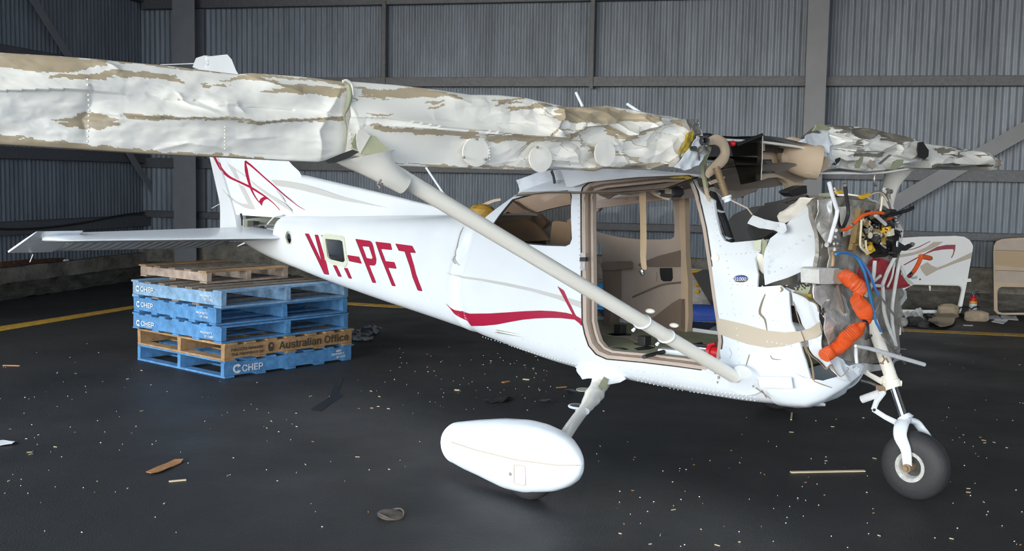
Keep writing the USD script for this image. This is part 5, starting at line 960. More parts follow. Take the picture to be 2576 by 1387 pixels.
for l, w in (([(480, 750), (540, 790), (605, 830), (625, 870)], [6, 10, 6, 4]), ([(560, 1090), (600, 1170), (660, 1218), (690, 1190)], [5, 10, 12, 8]), ([(520, 1030), (550, 1100), (578, 1130)], [10, 24, 6])):
    skinpatch('torn_edge', SN(stroke_px(l, w)), [(PN(480, 760), 0.560), (PN(630, 870), 0.575), (PN(640, 1200), 0.515)], M_torn, th=0.002, warp=0.03, parent=low, seed=3)
# bottom of the nose: a bowl of skin from the belly up to the firewall
rows = []
for a, zb, w_ in ((0.30, 0.408, 0.545), (0.20, 0.413, 0.54), (0.10, 0.428, 0.52), (0.02, 0.465, 0.47), (-0.03, 0.52, 0.38), (-0.06, 0.58, 0.28)):
    r = []
    for t in np.linspace(-0.5 * math.pi, 0, 27):
        c, s_ = math.cos(t), math.sin(t); h = 0.30 - 0.21 * (0.30 - a) / 0.36
        p = np.array([-(a + 0.15 * (1 - abs(c)) * (0.36 - a) / 0.36), -w_ * np.sign(c) * abs(c) ** 0.45, zb + h + h * np.sign(s_) * abs(s_) ** 0.45])
        n_ = meshkit.fbm(p * 7 + 2, 3, 6) - 0.5; r.append(p + np.array([0.3, 1.0 * np.sign(p[1]), 0.7]) * 0.05 * n_ * min(1, (0.32 - a) / 0.15))
    rows.append(r)
g = grid(np.array(rows)); g2 = g.copy(); g2.vertices += [-0.01, 0, 0.006]; g2.invert()
nose_bowl = obj('nose_bottom_skin', cat([g, g2]), M_white, plane, smooth=50, label='dented white skin under the nose')
for l, w in (([(590, 1290), (640, 1310), (700, 1330)], [4, 6, 3]), ([(690, 1180), (750, 1262), (800, 1215), (790, 1205)], [8, 7, 5, 3]), ([(240, 1330), (330, 1395)], [5, 4])):
    obj('torn_edge', plateb(SN(stroke_px(l, w)), 0.56 if l[0][0] < 600 else 0.50, 0.003), M_torn, nose_bowl)
skinpatch('bent_skin', SN([(655, 1150), (720, 1150), (800, 1200), (870, 1185), (888, 1200), (860, 1260), (800, 1300), (740, 1268), (690, 1200)]), [(PN(690, 1180), 0.46), (PN(880, 1190), 0.20), (PN(790, 1290), 0.40)], M_white, warp=0.04, seed=8)
skinpatch('bent_skin', SN([(880, 1180), (960, 1190), (1040, 1175), (1090, 1120), (1100, 1160), (1050, 1190), (920, 1240), (870, 1260)]), [(PN(890, 1190), 0.10), (PN(1090, 1130), -0.35), (PN(930, 1240), 0.0)], M_greyskin, warp=0.04, seed=9)
skinpatch('port_skin', SN([(960, 790), (1020, 745), (1140, 742), (1146, 790), (1090, 870), (1010, 1000), (985, 1040), (950, 1000), (940, 900)]), [(PN(960, 800), -0.36), (PN(1140, 745), -0.55), (PN(1000, 1010), -0.40)], M_greyskin, warp=0.02, th=0.006, seed=4)
skinpatch('port_skin', SN([(1030, 930), (1098, 850), (1112, 900), (1108, 1010), (1060, 1030), (1020, 1000)]), [(PN(1030, 930), -0.45), (PN(1100, 850), -0.52), (PN(1100, 1010), -0.50)], M_cream, warp=0.03, seed=5)
skinpatch('port_skin', SN([(1000, 1000), (1060, 1010), (1100, 1080), (1098, 1130), (1050, 1150), (1010, 1090)]), [(PN(1000, 1000), -0.35), (PN(1100, 1080), -0.45), (PN(1030, 1140), -0.36)], M_fwb, warp=0.03, seed=6)
skinpatch('cowl_rim', SN([(730, 170), (800, 165), (880, 180), (960, 215), (1020, 245), (1050, 268), (1040, 272), (960, 262), (900, 225), (820, 195), (760, 185)]), [(PN(730, 172), 0.15), (PN(1040, 268), -0.30), (PN(900, 215), -0.05)], M_cream, warp=0.01, th=0.01)
skinpatch('cowl_rim', SN([(600, 190), (660, 172), (720, 175), (790, 195), (900, 228), (1010, 255), (1060, 280), (1040, 290), (900, 250), (780, 215), (700, 195), (640, 195)]), [(PN(610, 190), 0.30), (PN(1050, 285), -0.32), (PN(800, 205), 0.02)], M_dark, warp=0.012, th=0.012)
skinpatch('plate', SN([(620, 160), (700, 158), (705, 182), (625, 186)]), [(PN(620, 160), 0.28), (PN(700, 160), 0.2), (PN(625, 186), 0.28)], M_green)
# hoses
def hose(name, px, a, r, material, sides=12, sm=40, parent=None, zoom=SE, ribs=0, label=None):
    pts = np.array([pa(q, a if np.ndim(a) == 0 else a[i]) for i, q in enumerate(zoom(px))]); r = np.broadcast_to(np.asarray(r, float), (len(pts),))
    if not ribs: return obj(name, tube(pts, r, sides, sm=sm), material, parent or plane, smooth=60, label=label)
    q = smoothline(np.c_[pts, r], ribs * 4); q[:, 3] *= 1 + 0.06 * np.array([0, 1, 0, -1] * ribs)[:len(q)] * 1.2 + 0.05 * (meshkit.noise(q[:, :3] * 45, 3) - 0.5)
    m = tube(q[:, :3], q[:, 3], 20); v = m.vertices; m = trimesh.Trimesh(v + 0.006 * (np.stack([meshkit.fbm(v * 28 + 5 * i, 2, i) for i in range(3)], -1) - 0.5) * 2, m.faces, process=False)
    return obj(name, m, material, parent or plane, smooth=40, label=label)
muff = obj('grey_muff', cat([locmesh(plate3(SE([(0, 920), (40, 900), (235, 902), (245, 1080), (160, 1085), (5, 1088)]), AF, wld(-0.03, 0, 0), 0.10, rnd=0.008))]), M_tube, plane, smooth=40)
obj('hose_clamp', tube(PA(SE([(235, 1000), (275, 1000)]), -0.06), 0.036, 20), M_dktaupe, muff)
h1 = hose('orange_duct', [(275, 1000), (330, 1010), (410, 1075), (480, 1130), (450, 1220)], [-0.06, -0.09, -0.13, -0.14, -0.15], [0.034, 0.037, 0.036, 0.030, 0.024], M_orange, ribs=26, label='wrinkled orange air duct hanging from the grey muff')
hose('orange_duct', [(840, 790), (870, 830), (900, 880), (905, 920), (893, 950)], [-0.15, -0.16, -0.17, -0.17, -0.17], [0.026, 0.036, 0.036, 0.026, 0.016], M_orange, ribs=26, zoom=SN, parent=None)
hose('orange_duct', [(893, 945), (860, 975), (800, 1020), (745, 1080), (700, 1110), (650, 1140)], [-0.17, -0.15, -0.12, -0.08, -0.05, -0.03], [0.016, 0.034, 0.039, 0.036, 0.032, 0.034], M_orange, ribs=34, zoom=SN, label='torn lower end of the orange air duct')
skinpatch('orange_flap', SN([(655, 1040), (685, 1035), (720, 1075), (700, 1110), (660, 1130), (640, 1148), (675, 1090), (650, 1060)]), [(PN(655, 1040), 0.14), (PN(720, 1075), 0.10), (PN(650, 1145), 0.16)], M_orange, warp=0.02)
hose('clamp', [(880, 925), (910, 935), (918, 990), (905, 1040)], -0.2, 0.006, M_black, zoom=SN, sm=20)
hose('fire_sleeve', [(240, 466), (330, 442), (400, 390), (480, 312), (560, 272), (640, 258), (700, 256), (745, 262)], -0.14, 0.0085, M_orange2, label='bright orange fire sleeve')
hose('hose_end', [(740, 262), (775, 266)], -0.14, 0.007, M_chrome, sm=4); hose('hose_end', [(200, 462), (245, 466)], -0.14, 0.009, M_steel, sm=4)
obj('hose_band', tube(PA(SE([(372, 412), (392, 398)]), -0.141), 0.0100, 10), M_steel, plane)
hose('mount_tube', [(118, -95), (150, 30), (215, 228)], -0.12, 0.0100, M_bluewhite, sm=0); hose('mount_tube', [(215, 220), (205, 300), (160, 460), (120, 605)], -0.12, 0.0100, M_bluewhite, sm=24)
hose('black_hose', [(305, -60), (318, 60), (338, 190), (338, 280), (300, 390), (250, 470)], -0.10, 0.0090, M_black)
hose('hose_end', [(300, -85), (304, -55)], -0.10, 0.011, M_steel, sm=4)
hose('mount_tube', [(660, 288), (775, 392)], -0.05, 0.010, M_tube, sm=4); hose('mount_tube', [(850, 418), (965, 462)], -0.03, 0.009, M_tube, sm=4)
hose('mount_tube', [(755, -20), (820, 90), (862, 230)], -0.02, 0.008, M_tube, sm=10); hose('mount_tube', [(880, 300), (925, 400), (962, 470), (950, 560), (905, 700), (880, 800)], 0.0, 0.009, M_tube)
hose('black_cable', [(725, 305), (800, 288), (880, 275), (960, 250), (1040, 225), (1095, 198)], -0.02, 0.0095, M_black, sm=24)
obj('cable_fray', cat([tube(PA(SE([(1085, 200), (1090 + 8 * k, 178 - 5 * (k % 2))]), -0.02), 0.002, 4) for k in range(3)]), M_black, plane)
hose('black_strip', [(560, 420), (640, 430), (700, 330), (690, 480), (700, 620)], 0.0, 0.012, M_black, sm=20)
for l in ([(495, 335), (492, 420), (480, 620), (495, 665), (570, 735)], [(545, 575), (548, 640), (558, 690), (575, 715)], [(735, 70), (730, 150), (715, 240)]):
    hose('cream_wire', l, -0.06, 0.006, M_wire, 8, 24)
for l in ([(195, 738), (250, 724), (320, 728), (400, 755), (455, 800), (500, 880), (535, 960), (555, 1060), (585, 1180), (615, 1320), (640, 1400)], [(215, 730), (300, 722), (390, 750), (470, 800), (530, 870), (585, 960), (625, 1060), (655, 1140), (690, 1205)]):
    hose('blue_hose', l, -0.10, 0.0068, M_blue, 10, 50)
hose('green_hose', [(420, 770), (480, 860), (530, 980), (580, 1100), (620, 1260), (640, 1390)], -0.08, 0.0075, plain('green_hose', (0.05, 0.13, 0.09), 0.5), 10, 40)
hose('braided_line', [(688, 1200), (740, 1270), (820, 1375), (900, 1480), (960, 1580), (985, 1640)], -0.10, 0.0055, M_steel, 8, 24)
hose('blue_hose', [(645, 1420), (660, 1520), (690, 1580), (720, 1640)], -0.06, 0.006, M_blue, 8, 20)
redb = obj('red_box', locmesh(plate3(SE([(495, 985), (560, 868), (605, 880), (690, 830), (738, 790), (835, 832), (900, 900), (1052, 1102), (1000, 1118), (850, 1122), (760, 1132), (625, 1172), (540, 1132), (500, 1060)]), AF, wld(0.0, 0, 0), 0.10)), M_redbox, plane, label='faded red battery box')
obj('box_fold', platea(SE([(738, 792), (835, 834), (870, 1100), (850, 1120)]), -0.012, 0.012), M_redbox, redb)
obj('box_rim', tube(PA(SE([(500, 1060), (560, 1150), (760, 1135), (1000, 1118), (1050, 1100)]), -0.01), 0.006, 6), M_redbox, redb)
for l, r in (([(652, 815), (640, 950), (622, 1090)], 0.0105), ([(622, 1085), (585, 1150), (548, 1225)], 0.0105), ([(630, 1100), (690, 1106), (735, 1108)], 0.009), ([(735, 1112), (760, 1040), (810, 920), (872, 800)], 0.0105), ([(742, 1112), (750, 1250), (760, 1400), (800, 1560), (840, 1660), (900, 1800)], 0.0100), ([(935, 838), (905, 1000), (872, 1200), (850, 1400), (860, 1600), (890, 1790)], 0.0100), ([(645, 1050), (715, 990)], 0.0085), ([(955, 890), (1003, 1000)], 0.009), ([(880, 830), (850, 1000), (800, 1120)], 0.006)):
    hose('mount_tube', l, -0.05, r, M_tube, 10, 0 if len(l) < 3 else 20)
hose('orange_pipe', [(1070, 975), (1110, 930), (1150, 860), (1190, 775)], -0.02, 0.0115, M_orange, 12, 16, label='short orange pipe on the port side'); hose('orange_pipe', [(1180, 765), (1230, 772), (1290, 785)], -0.02, 0.0135, M_orange, 12, 8)
hose('pipe_mouth', [(1288, 783), (1302, 787)], -0.02, 0.0115, M_black, 12, 3); hose('pipe_clamp', [(1050, 995), (1075, 970)], -0.02, 0.0125, M_chrome, 12, 3)
skinpatch('port_skin', SE([(960, 890), (1035, 1010), (1110, 1090), (1030, 1085), (970, 1000)]), [(SE([(960, 890)])[0], -0.40), (SE([(1110, 1090)])[0], -0.50), (SE([(970, 1000)])[0], -0.42)], M_palegreen)
# electrical bay: brown rack, relays, looms
rack = obj('relay_rack', cat([platea(SE([(490, 212), (540, 215), (470, 625), (420, 610)]), -0.02, 0.03), platea(SE([(470, 570), (560, 575), (555, 640), (460, 635)]), -0.02, 0.05), platea(SE([(400, 600), (440, 640), (430, 700), (380, 690)]), 0.0, 0.02)]), M_brass, plane)
obj('rack_plate', platea(SE([(780, 320), (835, 310), (830, 400), (800, 480), (770, 460)]), 0.0, 0.02), M_brass, rack)
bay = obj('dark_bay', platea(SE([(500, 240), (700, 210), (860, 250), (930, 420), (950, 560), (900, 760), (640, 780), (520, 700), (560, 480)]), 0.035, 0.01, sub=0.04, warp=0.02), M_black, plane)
rg = np.random.default_rng(3)
for i in range(26):
    x, y = rg.uniform(520, 900), rg.uniform(290, 700); p = pa(SE([(x, y)])[0], rg.uniform(-0.05, 0.02)); s3 = rg.uniform(0.008, 0.024, 3)
    mm = [M_black, M_dark, M_black, M_steel, M_brass, M_yconn, M_wire, M_orange2, M_black, M_dark][int(rg.integers(10))]
    obj('relay' if i % 2 else 'connector', rbox(-s3[0], s3[0], -s3[1], s3[1], -s3[2], s3[2], 0.003).apply_transform(trimesh.transformations.euler_matrix(*rg.uniform(-.5, .5, 3))).apply_translation(p), mm, bay)
for i in range(30):
    x, y = rg.uniform(500, 900), rg.uniform(280, 740); pts = [(x, y)]
    for k in range(4): pts.append((pts[-1][0] + rg.uniform(-70, 90), pts[-1][1] + rg.uniform(-60, 70)))
    pts = [(min(max(px_, 480), 960), min(max(py_, 260), 780)) for px_, py_ in pts]
    hose('wire', pts, [rg.uniform(-0.06, 0.02) for _ in pts], rg.uniform(0.002, 0.0055), [M_black, M_black, M_black, M_dark, M_wire, M_steel][int(rg.integers(6))], 6, 22, parent=bay)
for q, r in (((600, 520), 0.016), ((745, 490), 0.013), ((690, 300), 0.012), ((530, 500), 0.015)):
    p = pa(SE([q])[0], -0.05); obj('round_relay', lathe([(0, 0), (0, r), (0.03, r), (0.03, 0)], p, p + np.array([-1, 0.3, 0]), 16), [M_wire, M_yconn, M_brass, M_orange2][q[0] % 4], bay)
obj('black_strut', cat([platea(SE([(920, 590), (1000, 640), (960, 700), (905, 780), (880, 760)]), -0.03, 0.02), platea(SE([(960, 680), (1080, 620), (1110, 640), (1010, 700)]), -0.03, 0.02)]), M_black, plane)
obj('strut_cap', platea(SE([(1070, 620), (1095, 600), (1120, 610), (1110, 640), (1085, 640)]), -0.035, 0.01), M_steel, plane)
obj('white_bracket', lathe([(0, 0.010), (0, 0.016), (0.008, 0.016), (0.008, 0.010)], pa(SE([(922, 620)])[0], -0.04), pa(SE([(922, 620)])[0], -0.04) + np.array([-1, -.3, 0]), 20), M_white, plane)
for px in ([(490, 62), (600, 28), (615, 55), (515, 98)], [(215, 5), (275, -5), (285, 25), (235, 38)]):
    obj('yellow_connector', platea(SE(px), -0.04, 0.02, rnd=0.002), M_yconn, plane)
hose('wire_loom', [(605, 40), (670, 12), (735, 25), (785, 90), (820, 170), (835, 230)], -0.03, 0.006, M_dktaupe, 8, 24); hose('wire_loom', [(600, 50), (680, 20), (750, 45), (800, 120)], -0.035, 0.0035, M_wire, 6, 20); hose('wire_loom', [(200, 0), (190, -15), (180, -30)], -0.04, 0.005, M_wire, 6, 8)
obj('coupling', cat([tube(PA(SE([(765, 15), (840, 10)]), -0.03), 0.012, 12), tube(PA(SE([(795, -20), (810, 90)]), -0.03), 0.011, 12)]), M_steel, plane)
for q0, q1 in (((775, 395), (800, 405)), ((805, 400), (860, 425)), ((800, 240), (880, 245))):
    hose('black_clamp', [q0, q1], -0.045, 0.0125, M_black, 12, 3)
obj('fuel_valve', cat([trimesh.creation.icosphere(2, 0.022).apply_translation(pa(SE([(190, 615)])[0], -0.10)), tube(PA(SE([(90, 630), (250, 625)]), -0.10), 0.012, 10), tube(PA(SE([(190, 520), (185, 700)]), -0.10), 0.011, 10), tube(PA(SE([(160, 560), (240, 600)]), -0.11), 0.009, 8), lathe([(0, 0.006), (0, 0.016), (0.01, 0.016), (0.01, 0.006)], pa(SE([(195, 618)])[0], -0.128), pa(SE([(195, 618)])[0], -0.128) + np.array([-1, -.3, 0]), 16)]), M_steel, plane, smooth=40)
hose('rusty_pipe', [(160, 700), (165, 780), (160, 880)], -0.06, 0.012, M_spring, 10, 6); hose('brown_pipe', [(215, 1100), (240, 1200), (275, 1330), (290, 1420)], -0.02, 0.009, M_dktaupe, 10, 12)
obj('grommet', lathe([(0, 0.008), (0, 0.018), (0.008, 0.018), (0.008, 0.008)], pa(PN(652, 872), -0.03), pa(PN(652, 872), -0.03) + np.array([-1, -.4, 0]), 16), M_black, plane)
hose('white_rod', [(842, 1078), (930, 1095), (1050, 1130), (1255, 1190)], -0.16, [0.007, 0.010, 0.0112, 0.0112], M_bluewhite, 12, 20, zoom=SN, label='white rod sticking out ahead of the nose'); hose('rod_mouth', [(1250, 1188), (1257, 1191)], -0.16, 0.0095, M_rust, 10, 3, zoom=SN)
hose('white_bracket', [(845, 1075), (845, 1130), (850, 1180)], -0.12, 0.009, M_bluewhite, 8, 6, zoom=SN)
hose('lever', [(1000, 1010), (1060, 1080), (1140, 1185)], -0.08, [0.006, 0.008, 0.006], M_steel, 8, 8, zoom=SN)
hose('thin_rod', [(1080, 1095), (1145, 1098)], -0.1, 0.003, M_steel, 6, 3, zoom=SN)
# round emblem on the nose side
em = decal(circ(1865, 701.5, 19.5, 9.6, 36), M_chrome, 'emblem', plane, 0.004); decal(circ(1865, 701.5, 18.3, 8.6, 36), plain('emblem_blue', (0.03, 0.06, 0.22), 0.35), 'emblem_field', em, 0.006)
decal([(1847.5, 704), (1882.5, 704), (1879, 707.5), (1873, 709.3), (1865, 710), (1857, 709.3), (1851, 707.5)], plain('emblem_brown', (0.10, 0.05, 0.035), 0.4), 'emblem_field', em, 0.007)
def text_on(text, height, place, material, parent, name, bold=False, depth=0.0012, width=None):
    m = meshkit.text_mesh(text, height, depth, bold); v = m.vertices.copy(); v[:, 0] -= v[:, 0].min()
    if width: v[:, 0] *= width / v[:, 0].max()
    return obj(name, dent(trimesh.Trimesh(place(v), m.faces, process=False)), material, parent, smooth=False)
e0, e1 = azs([(1849, 706)])[0], azs([(1881, 706)])[0]; L_ = abs(e1[0] - e0[0])
text_on('G1000', 0.0165, lambda v: np.stack([-e0[0] + v[:, 0], -(surf_b(e0[0] - v[:, 0], e0[1] + v[:, 1] - 0.002) + 0.0085 + v[:, 2]), e0[1] + v[:, 1] + (e1[1] - e0[1]) * v[:, 0] / L_], -1), M_white, em, 'emblem_lettering', True, width=L_)
# access panel and hatch outlines on the skin
obj('access_panel', plateb([(1905, 948), (1990, 949), (1995, 978), (1912, 975)], 0.565, 0.004, rnd=0.004), M_white, nose_bowl)
for px in ([(1360, 442), (1424, 440), (1420, 450), (1356, 452)],):
    decal(px, M_greystripe if px[0][0] > 1500 else M_white, 'access_panel', fuselage, 0.004)
decal(circ(1800, 649, 10, 10, 20), M_cream, 'round_cover', fuselage, 0.005); decal([(1812, 880), (1835, 876), (1842, 890), (1836, 902), (1814, 902)], M_white, 'access_panel', fuselage, 0.005)

# ---- landing gear
wh = pb((1330, 1246), 1.42); mc = np.array([-1.005, -1.555, 0.175])
def tyre(c, ax, R, w, hub, parent, name='tyre'):
    prof = [(-w*.5, hub), (-w*.52, hub + (R-hub)*.35), (-w*.46, hub + (R-hub)*.7), (-w*.30, R*.965), (-w*.16, R), (-w*.15, R-.004), (-w*.13, R), (-w*.02, R+.001), (-w*.015, R-.004), (w*.015, R-.004), (w*.02, R+.001), (w*.13, R), (w*.15, R-.004), (w*.16, R), (w*.30, R*.965), (w*.46, hub + (R-hub)*.7), (w*.52, hub + (R-hub)*.35), (w*.5, hub), (-w*.5, hub)]
    return obj(name, lathe(prof, c, c + np.asarray(ax, float), 56), M_rubber, parent, smooth=40)
nx = 26
PBB = 1.56
TOPP = [(1466, 1170), (1462, 1150), (1450, 1128), (1430, 1104), (1400, 1084), (1365, 1069), (1320, 1058), (1260, 1054), (1200, 1057), (1150, 1062)]
BOTP = [(1466, 1172), (1463, 1192), (1450, 1212), (1430, 1226), (1400, 1236), (1340, 1239), (1290, 1228), (1220, 1196), (1180, 1180), (1150, 1165)]
def pant(side, shift=(0, 0, 0)):
    t, bt = PB(TOPP, PBB), PB(BOTP, PBB); x0, x1 = max(t[0, 0], bt[0, 0]), min(t[-1, 0], bt[-1, 0]); sec = []
    for x in x0 + (x1 - x0) * (1 - np.cos(np.linspace(0, np.pi / 2 * 1.25, 34))) / (1 - math.cos(np.pi / 2 * 1.25)):
        zt, zb = np.interp(-x, -t[:, 0], t[:, 2]), np.interp(-x, -bt[:, 0], bt[:, 2]); s = (x0 - x) / (x0 - x1)
        w = 0.135 * (min(1, s / 0.42) ** 0.5 if s < 0.42 else 1 - 0.50 * ((s - 0.42) / 0.58) ** 1.7); th = np.arange(36) * 2 * np.pi / 36; c, q = np.cos(th), np.sin(th)
        sec.append(np.stack([np.full(36, x), -PBB + w * np.sign(c) * np.abs(c) ** 0.72, (zt + zb) / 2 + (zt - zb) / 2 * np.sign(q) * np.abs(q) ** 0.78], -1))
    tail = sec[-1].copy(); tail[:, 0] -= 0.055 * (1 - ((tail[:, 2] - tail[:, 2].mean()) / (np.ptp(tail[:, 2]) / 2)) ** 2); sec.append(tail)
    m = skin(sec)
    if side < 0: m.vertices[:, 1] *= -1; m.invert()
    m.vertices += np.array(shift); return m
fair = obj('wheel_fairing', pant(1), M_white, plane, smooth=60, label='large white streamlined wheel fairing')
seam = [(1136, 1113), (1200, 1134), (1300, 1158), (1400, 1171), (1466, 1171)]
pm = pant(1)
def on_pant(px):
    out = []
    for q in px:
        o, d_ = loc(CAM)[0], loc(CAM + ray(q))[0] - loc(CAM)[0]; hitp = pm.ray.intersects_location([o], [d_])[0]
        if len(hitp): out.append(hitp[np.argmin(np.linalg.norm(hitp - o, axis=1))])
    return np.array(out)
obj('seam', tube(on_pant(dens(seam, 12, False)), 0.0030, 6), M_tan, fair, smooth=True)
obj('access_door', tube(on_pant(dens([(1293, 1170), (1318, 1172), (1321, 1176), (1322, 1220), (1318, 1222), (1297, 1218), (1293, 1214), (1293, 1170)], 6, False)), 0.0024, 6), M_tan, fair, smooth=True)
obj('screw', trimesh.creation.icosphere(2, 0.008).apply_translation(on_pant([(1284, 1193)])[0]), M_steel, fair, smooth=True)
tyre(mc, (0, 1, 0), 0.175, 0.13, 0.08, plane)
leg_px = [((1524, 945), 0.42, 0.058), ((1512, 962), 0.47, 0.062), ((1500, 985), 0.58, 0.060), ((1487, 1004), 0.72, 0.055), ((1470, 1030), 0.88, 0.036), ((1450, 1056), 1.05, 0.035), ((1425, 1092), 1.36, 0.036), ((1400, 1130), 1.52, 0.036)]
q_ = smoothline(np.array([[*pb(q, b), r] for q, b, r in leg_px]), 46); m = tube(q_[:, :3], q_[:, 3], 22, flat=0.75)
v = m.vertices; k = np.exp(-((v[:, 1] + 0.60) / 0.16) ** 2)[:, None]; f = np.stack([trif(v @ np.array([3.1, 5.2, 9.0]) * 1.4 + 0.8 * meshkit.noise(v * 15, i)) for i in range(3)], -1)
leg = obj('main_leg', trimesh.Trimesh(v + 0.008 * k * f, m.faces, process=False), M_cream, plane, smooth=40, label='cream undercarriage leg with a crumpled fairing')
st = pb((1453, 1026), 0.90)
obj('step', cat([lathe([(0, 0.0), (0.0, 0.052), (0.006, 0.055), (0.012, 0.050), (0.012, 0)], st, st + np.array([0.05, 0.02, 1]), 28), tube([st, st + np.array([0.03, 0.02, -0.03]), pb((1475, 1036), 0.92)], [0.025, 0.018, 0.018], 10)]), M_white, leg, smooth=40)
obj('step_tread', lathe([(0.012, 0.0), (0.0121, 0.044), (0.014, 0.0)], st, st + np.array([0.05, 0.02, 1]), 24), M_black, leg)
obj('torn_fairing', platea([(1520, 948), (1532, 955), (1526, 975), (1514, 982), (1505, 972)], 1.38, 0.004), M_green, leg)
# saddle fairing where the leg leaves the fuselage
sad = plateb(SP2([(80, 1120), (110, 1098), (170, 1076), (300, 1064), (440, 1080), (540, 1120), (620, 1190), (668, 1262), (600, 1300), (520, 1315), (462, 1308), (460, 1282), (430, 1255), (370, 1238), (300, 1240), (215, 1256), (200, 1215), (140, 1160)]), 0.44, 0.01, sub=0.02)
v = sad.vertices.copy(); c0 = pb(SP2([(350, 1200)])[0], 0.44); e = np.hypot((v[:, 0] - c0[0]) / 0.17, (v[:, 2] - c0[2]) / 0.075); v[:, 1] -= 0.06 * np.sqrt(np.clip(1 - np.clip(e, 0, 1) ** 2, 0, 1)) + 0.04
sadp = obj('gear_fairing', trimesh.Trimesh(v, sad.faces, process=False), M_white, plane, smooth=60)
for q in ((1468, 922), (1496, 915), (1545, 920)): obj('screw', trimesh.creation.icosphere(1, 0.006).apply_translation(pb(q, 0.505)), M_steel, sadp, smooth=True)
# port gear, mostly behind the belly
lc = np.array([-1.42, 1.33, 0.205])
tyre(lc, (0, 1, 0), 0.205, 0.15, 0.09, plane)
obj('main_leg', tube([[-1.5, 0.42, 0.44], [-1.45, 0.9, 0.33], lc + np.array([0, -0.05, 0.02])], [0.05, 0.04, 0.036], 14, sm=16, flat=0.75), M_cream, plane, smooth=60)
obj('wheel_fairing', pant(-1, lc + np.array([1.005, -1.555, 0.03])), M_white, plane, smooth=60)
# nose gear
ZG = (2.89, 2040, 780); SG = lambda p: z5(p, *ZG)
nc = pb((2303, 1166), 0.058); nc[2] = 0.172
def G(x, y, b=0.0): return pb((2040 + x / 2.89, 780 + y / 2.89), b)
oleo = obj('nose_oleo', cat([tube([G(440, 80, 0.02), G(575, 470, 0.02)], [0.031, 0.033], 22)]), M_cream, plane, smooth=60, label='cream nose gear strut with chipped paint')
obj('collar', cat([tube([G(560, 470, 0.02), G(582, 520, 0.02)], 0.041, 22), tube([G(580, 520, 0.02), G(600, 570, 0.02)], 0.046, 22), tube([G(525, 525, 0.05), G(660, 535, 0.0)], 0.016, 10), tube([G(490, 570, 0.05), G(560, 560, 0.03)], 0.012, 10)]), M_cream, oleo, smooth=40)
obj('clamp', tube([G(448, 180, 0.02), G(455, 195, 0.02)], 0.034, 20), M_dark, oleo)
for l in ([(520, 330), (535, 360), (520, 385)], [(545, 350), (565, 385)], [(500, 385), (530, 392)]):
    obj('paint_chip', tube([G(x, y, 0.054) for x, y in l], 0.004, 6, flat=0.4), M_torn, oleo)
obj('chrome_piston', tube([G(598, 560, 0.02), G(672, 775, 0.02)], 0.0215, 22), M_chrome, oleo, smooth=60)
obj('torque_link', cat([tube([G(530, 600, 0.05), G(480, 660, 0.05), G(455, 725, 0.05)], [0.014, 0.016, 0.014], 8), tube([G(455, 725, 0.05), G(540, 780, 0.05), G(620, 820, 0.05)], [0.014, 0.014, 0.016], 8)]), M_white, plane, smooth=40)
obj('link_bolt', cat([trimesh.creation.icosphere(1, 0.008).apply_translation(G(*q, 0.066)) for q in ((460, 728), (650, 815))]), M_black, plane)
obj('shimmy_damper', cat([tube([G(370, 652, 0.06), G(500, 605, 0.05)], 0.021, 16), tube([G(500, 605, 0.05), G(540, 595, 0.05)], 0.009, 10)]), M_bluewhite, plane, smooth=40)
obj('steering_rod', tube([G(385, 440, 0.04), G(420, 470, 0.04), G(520, 525, 0.05)], [0.018, 0.013, 0.016], 10, flat=0.5), M_cream, plane, smooth=50)
obj('steering_rod', tube([G(370, 515, 0.0), G(430, 530, 0.02), G(500, 560, 0.04)], 0.008, 8), M_steel, plane, smooth=50)
obj('rod_end', tube([G(480, 566, 0.05), G(550, 572, 0.05)], 0.014, 12), M_torn, plane)
fork = tube([G(672, 770, 0.02), G(690, 800, 0.02)], [0.034, 0.046], 20)
pts = [G(680, 800, 0.03), G(655, 850, 0.10), G(650, 920, 0.135), G(690, 1020, 0.140), nc + np.array([0, -0.085, 0])]
pts2 = [G(700, 800, 0.0), G(760, 815, -0.05), G(800, 860, -0.07), nc + np.array([0.03, 0.09, 0.11]), nc + np.array([0, 0.088, 0])]
forkp = obj('nose_fork', cat([fork, tube(pts, [0.034, 0.036, 0.033, 0.026, 0.022], 14, sm=24, flat=0.5, up=[1, 0, 0]), tube(pts2, [0.034, 0.034, 0.032, 0.026, 0.022], 14, sm=24, flat=0.5, up=[1, 0, 0])]), M_white, plane, smooth=50, label='white nose wheel fork')
tyre(nc, (0, 1, 0), 0.172, 0.125, 0.075, plane, 'nose_tyre')
hubp = obj('wheel_hub', cat([lathe([(-0.048, 0.052), (-0.062, 0.060), (-0.064, 0.078), (-0.05, 0.080), (0.05, 0.080), (0.064, 0.078), (0.062, 0.060), (0.048, 0.052), (0.0, 0.048), (-0.048, 0.052)], nc, nc + np.array([0, 1.0, 0]), 40)]), M_hubwhite, plane, smooth=40)
obj('hub_core', lathe([(-0.03, 0.0), (-0.03, 0.05), (0.03, 0.05), (0.03, 0.0)], nc, nc + np.array([0, 1.0, 0]), 24), M_dark, hubp)
obj('axle', lathe([(-0.115, 0.0), (-0.115, 0.013), (-0.10, 0.015), (-0.10, 0.022), (-0.02, 0.022), (-0.02, 0.018), (0.10, 0.018), (0.10, 0.0)], nc, nc + np.array([0, 1.0, 0]), 20), M_spring, hubp, smooth=40)
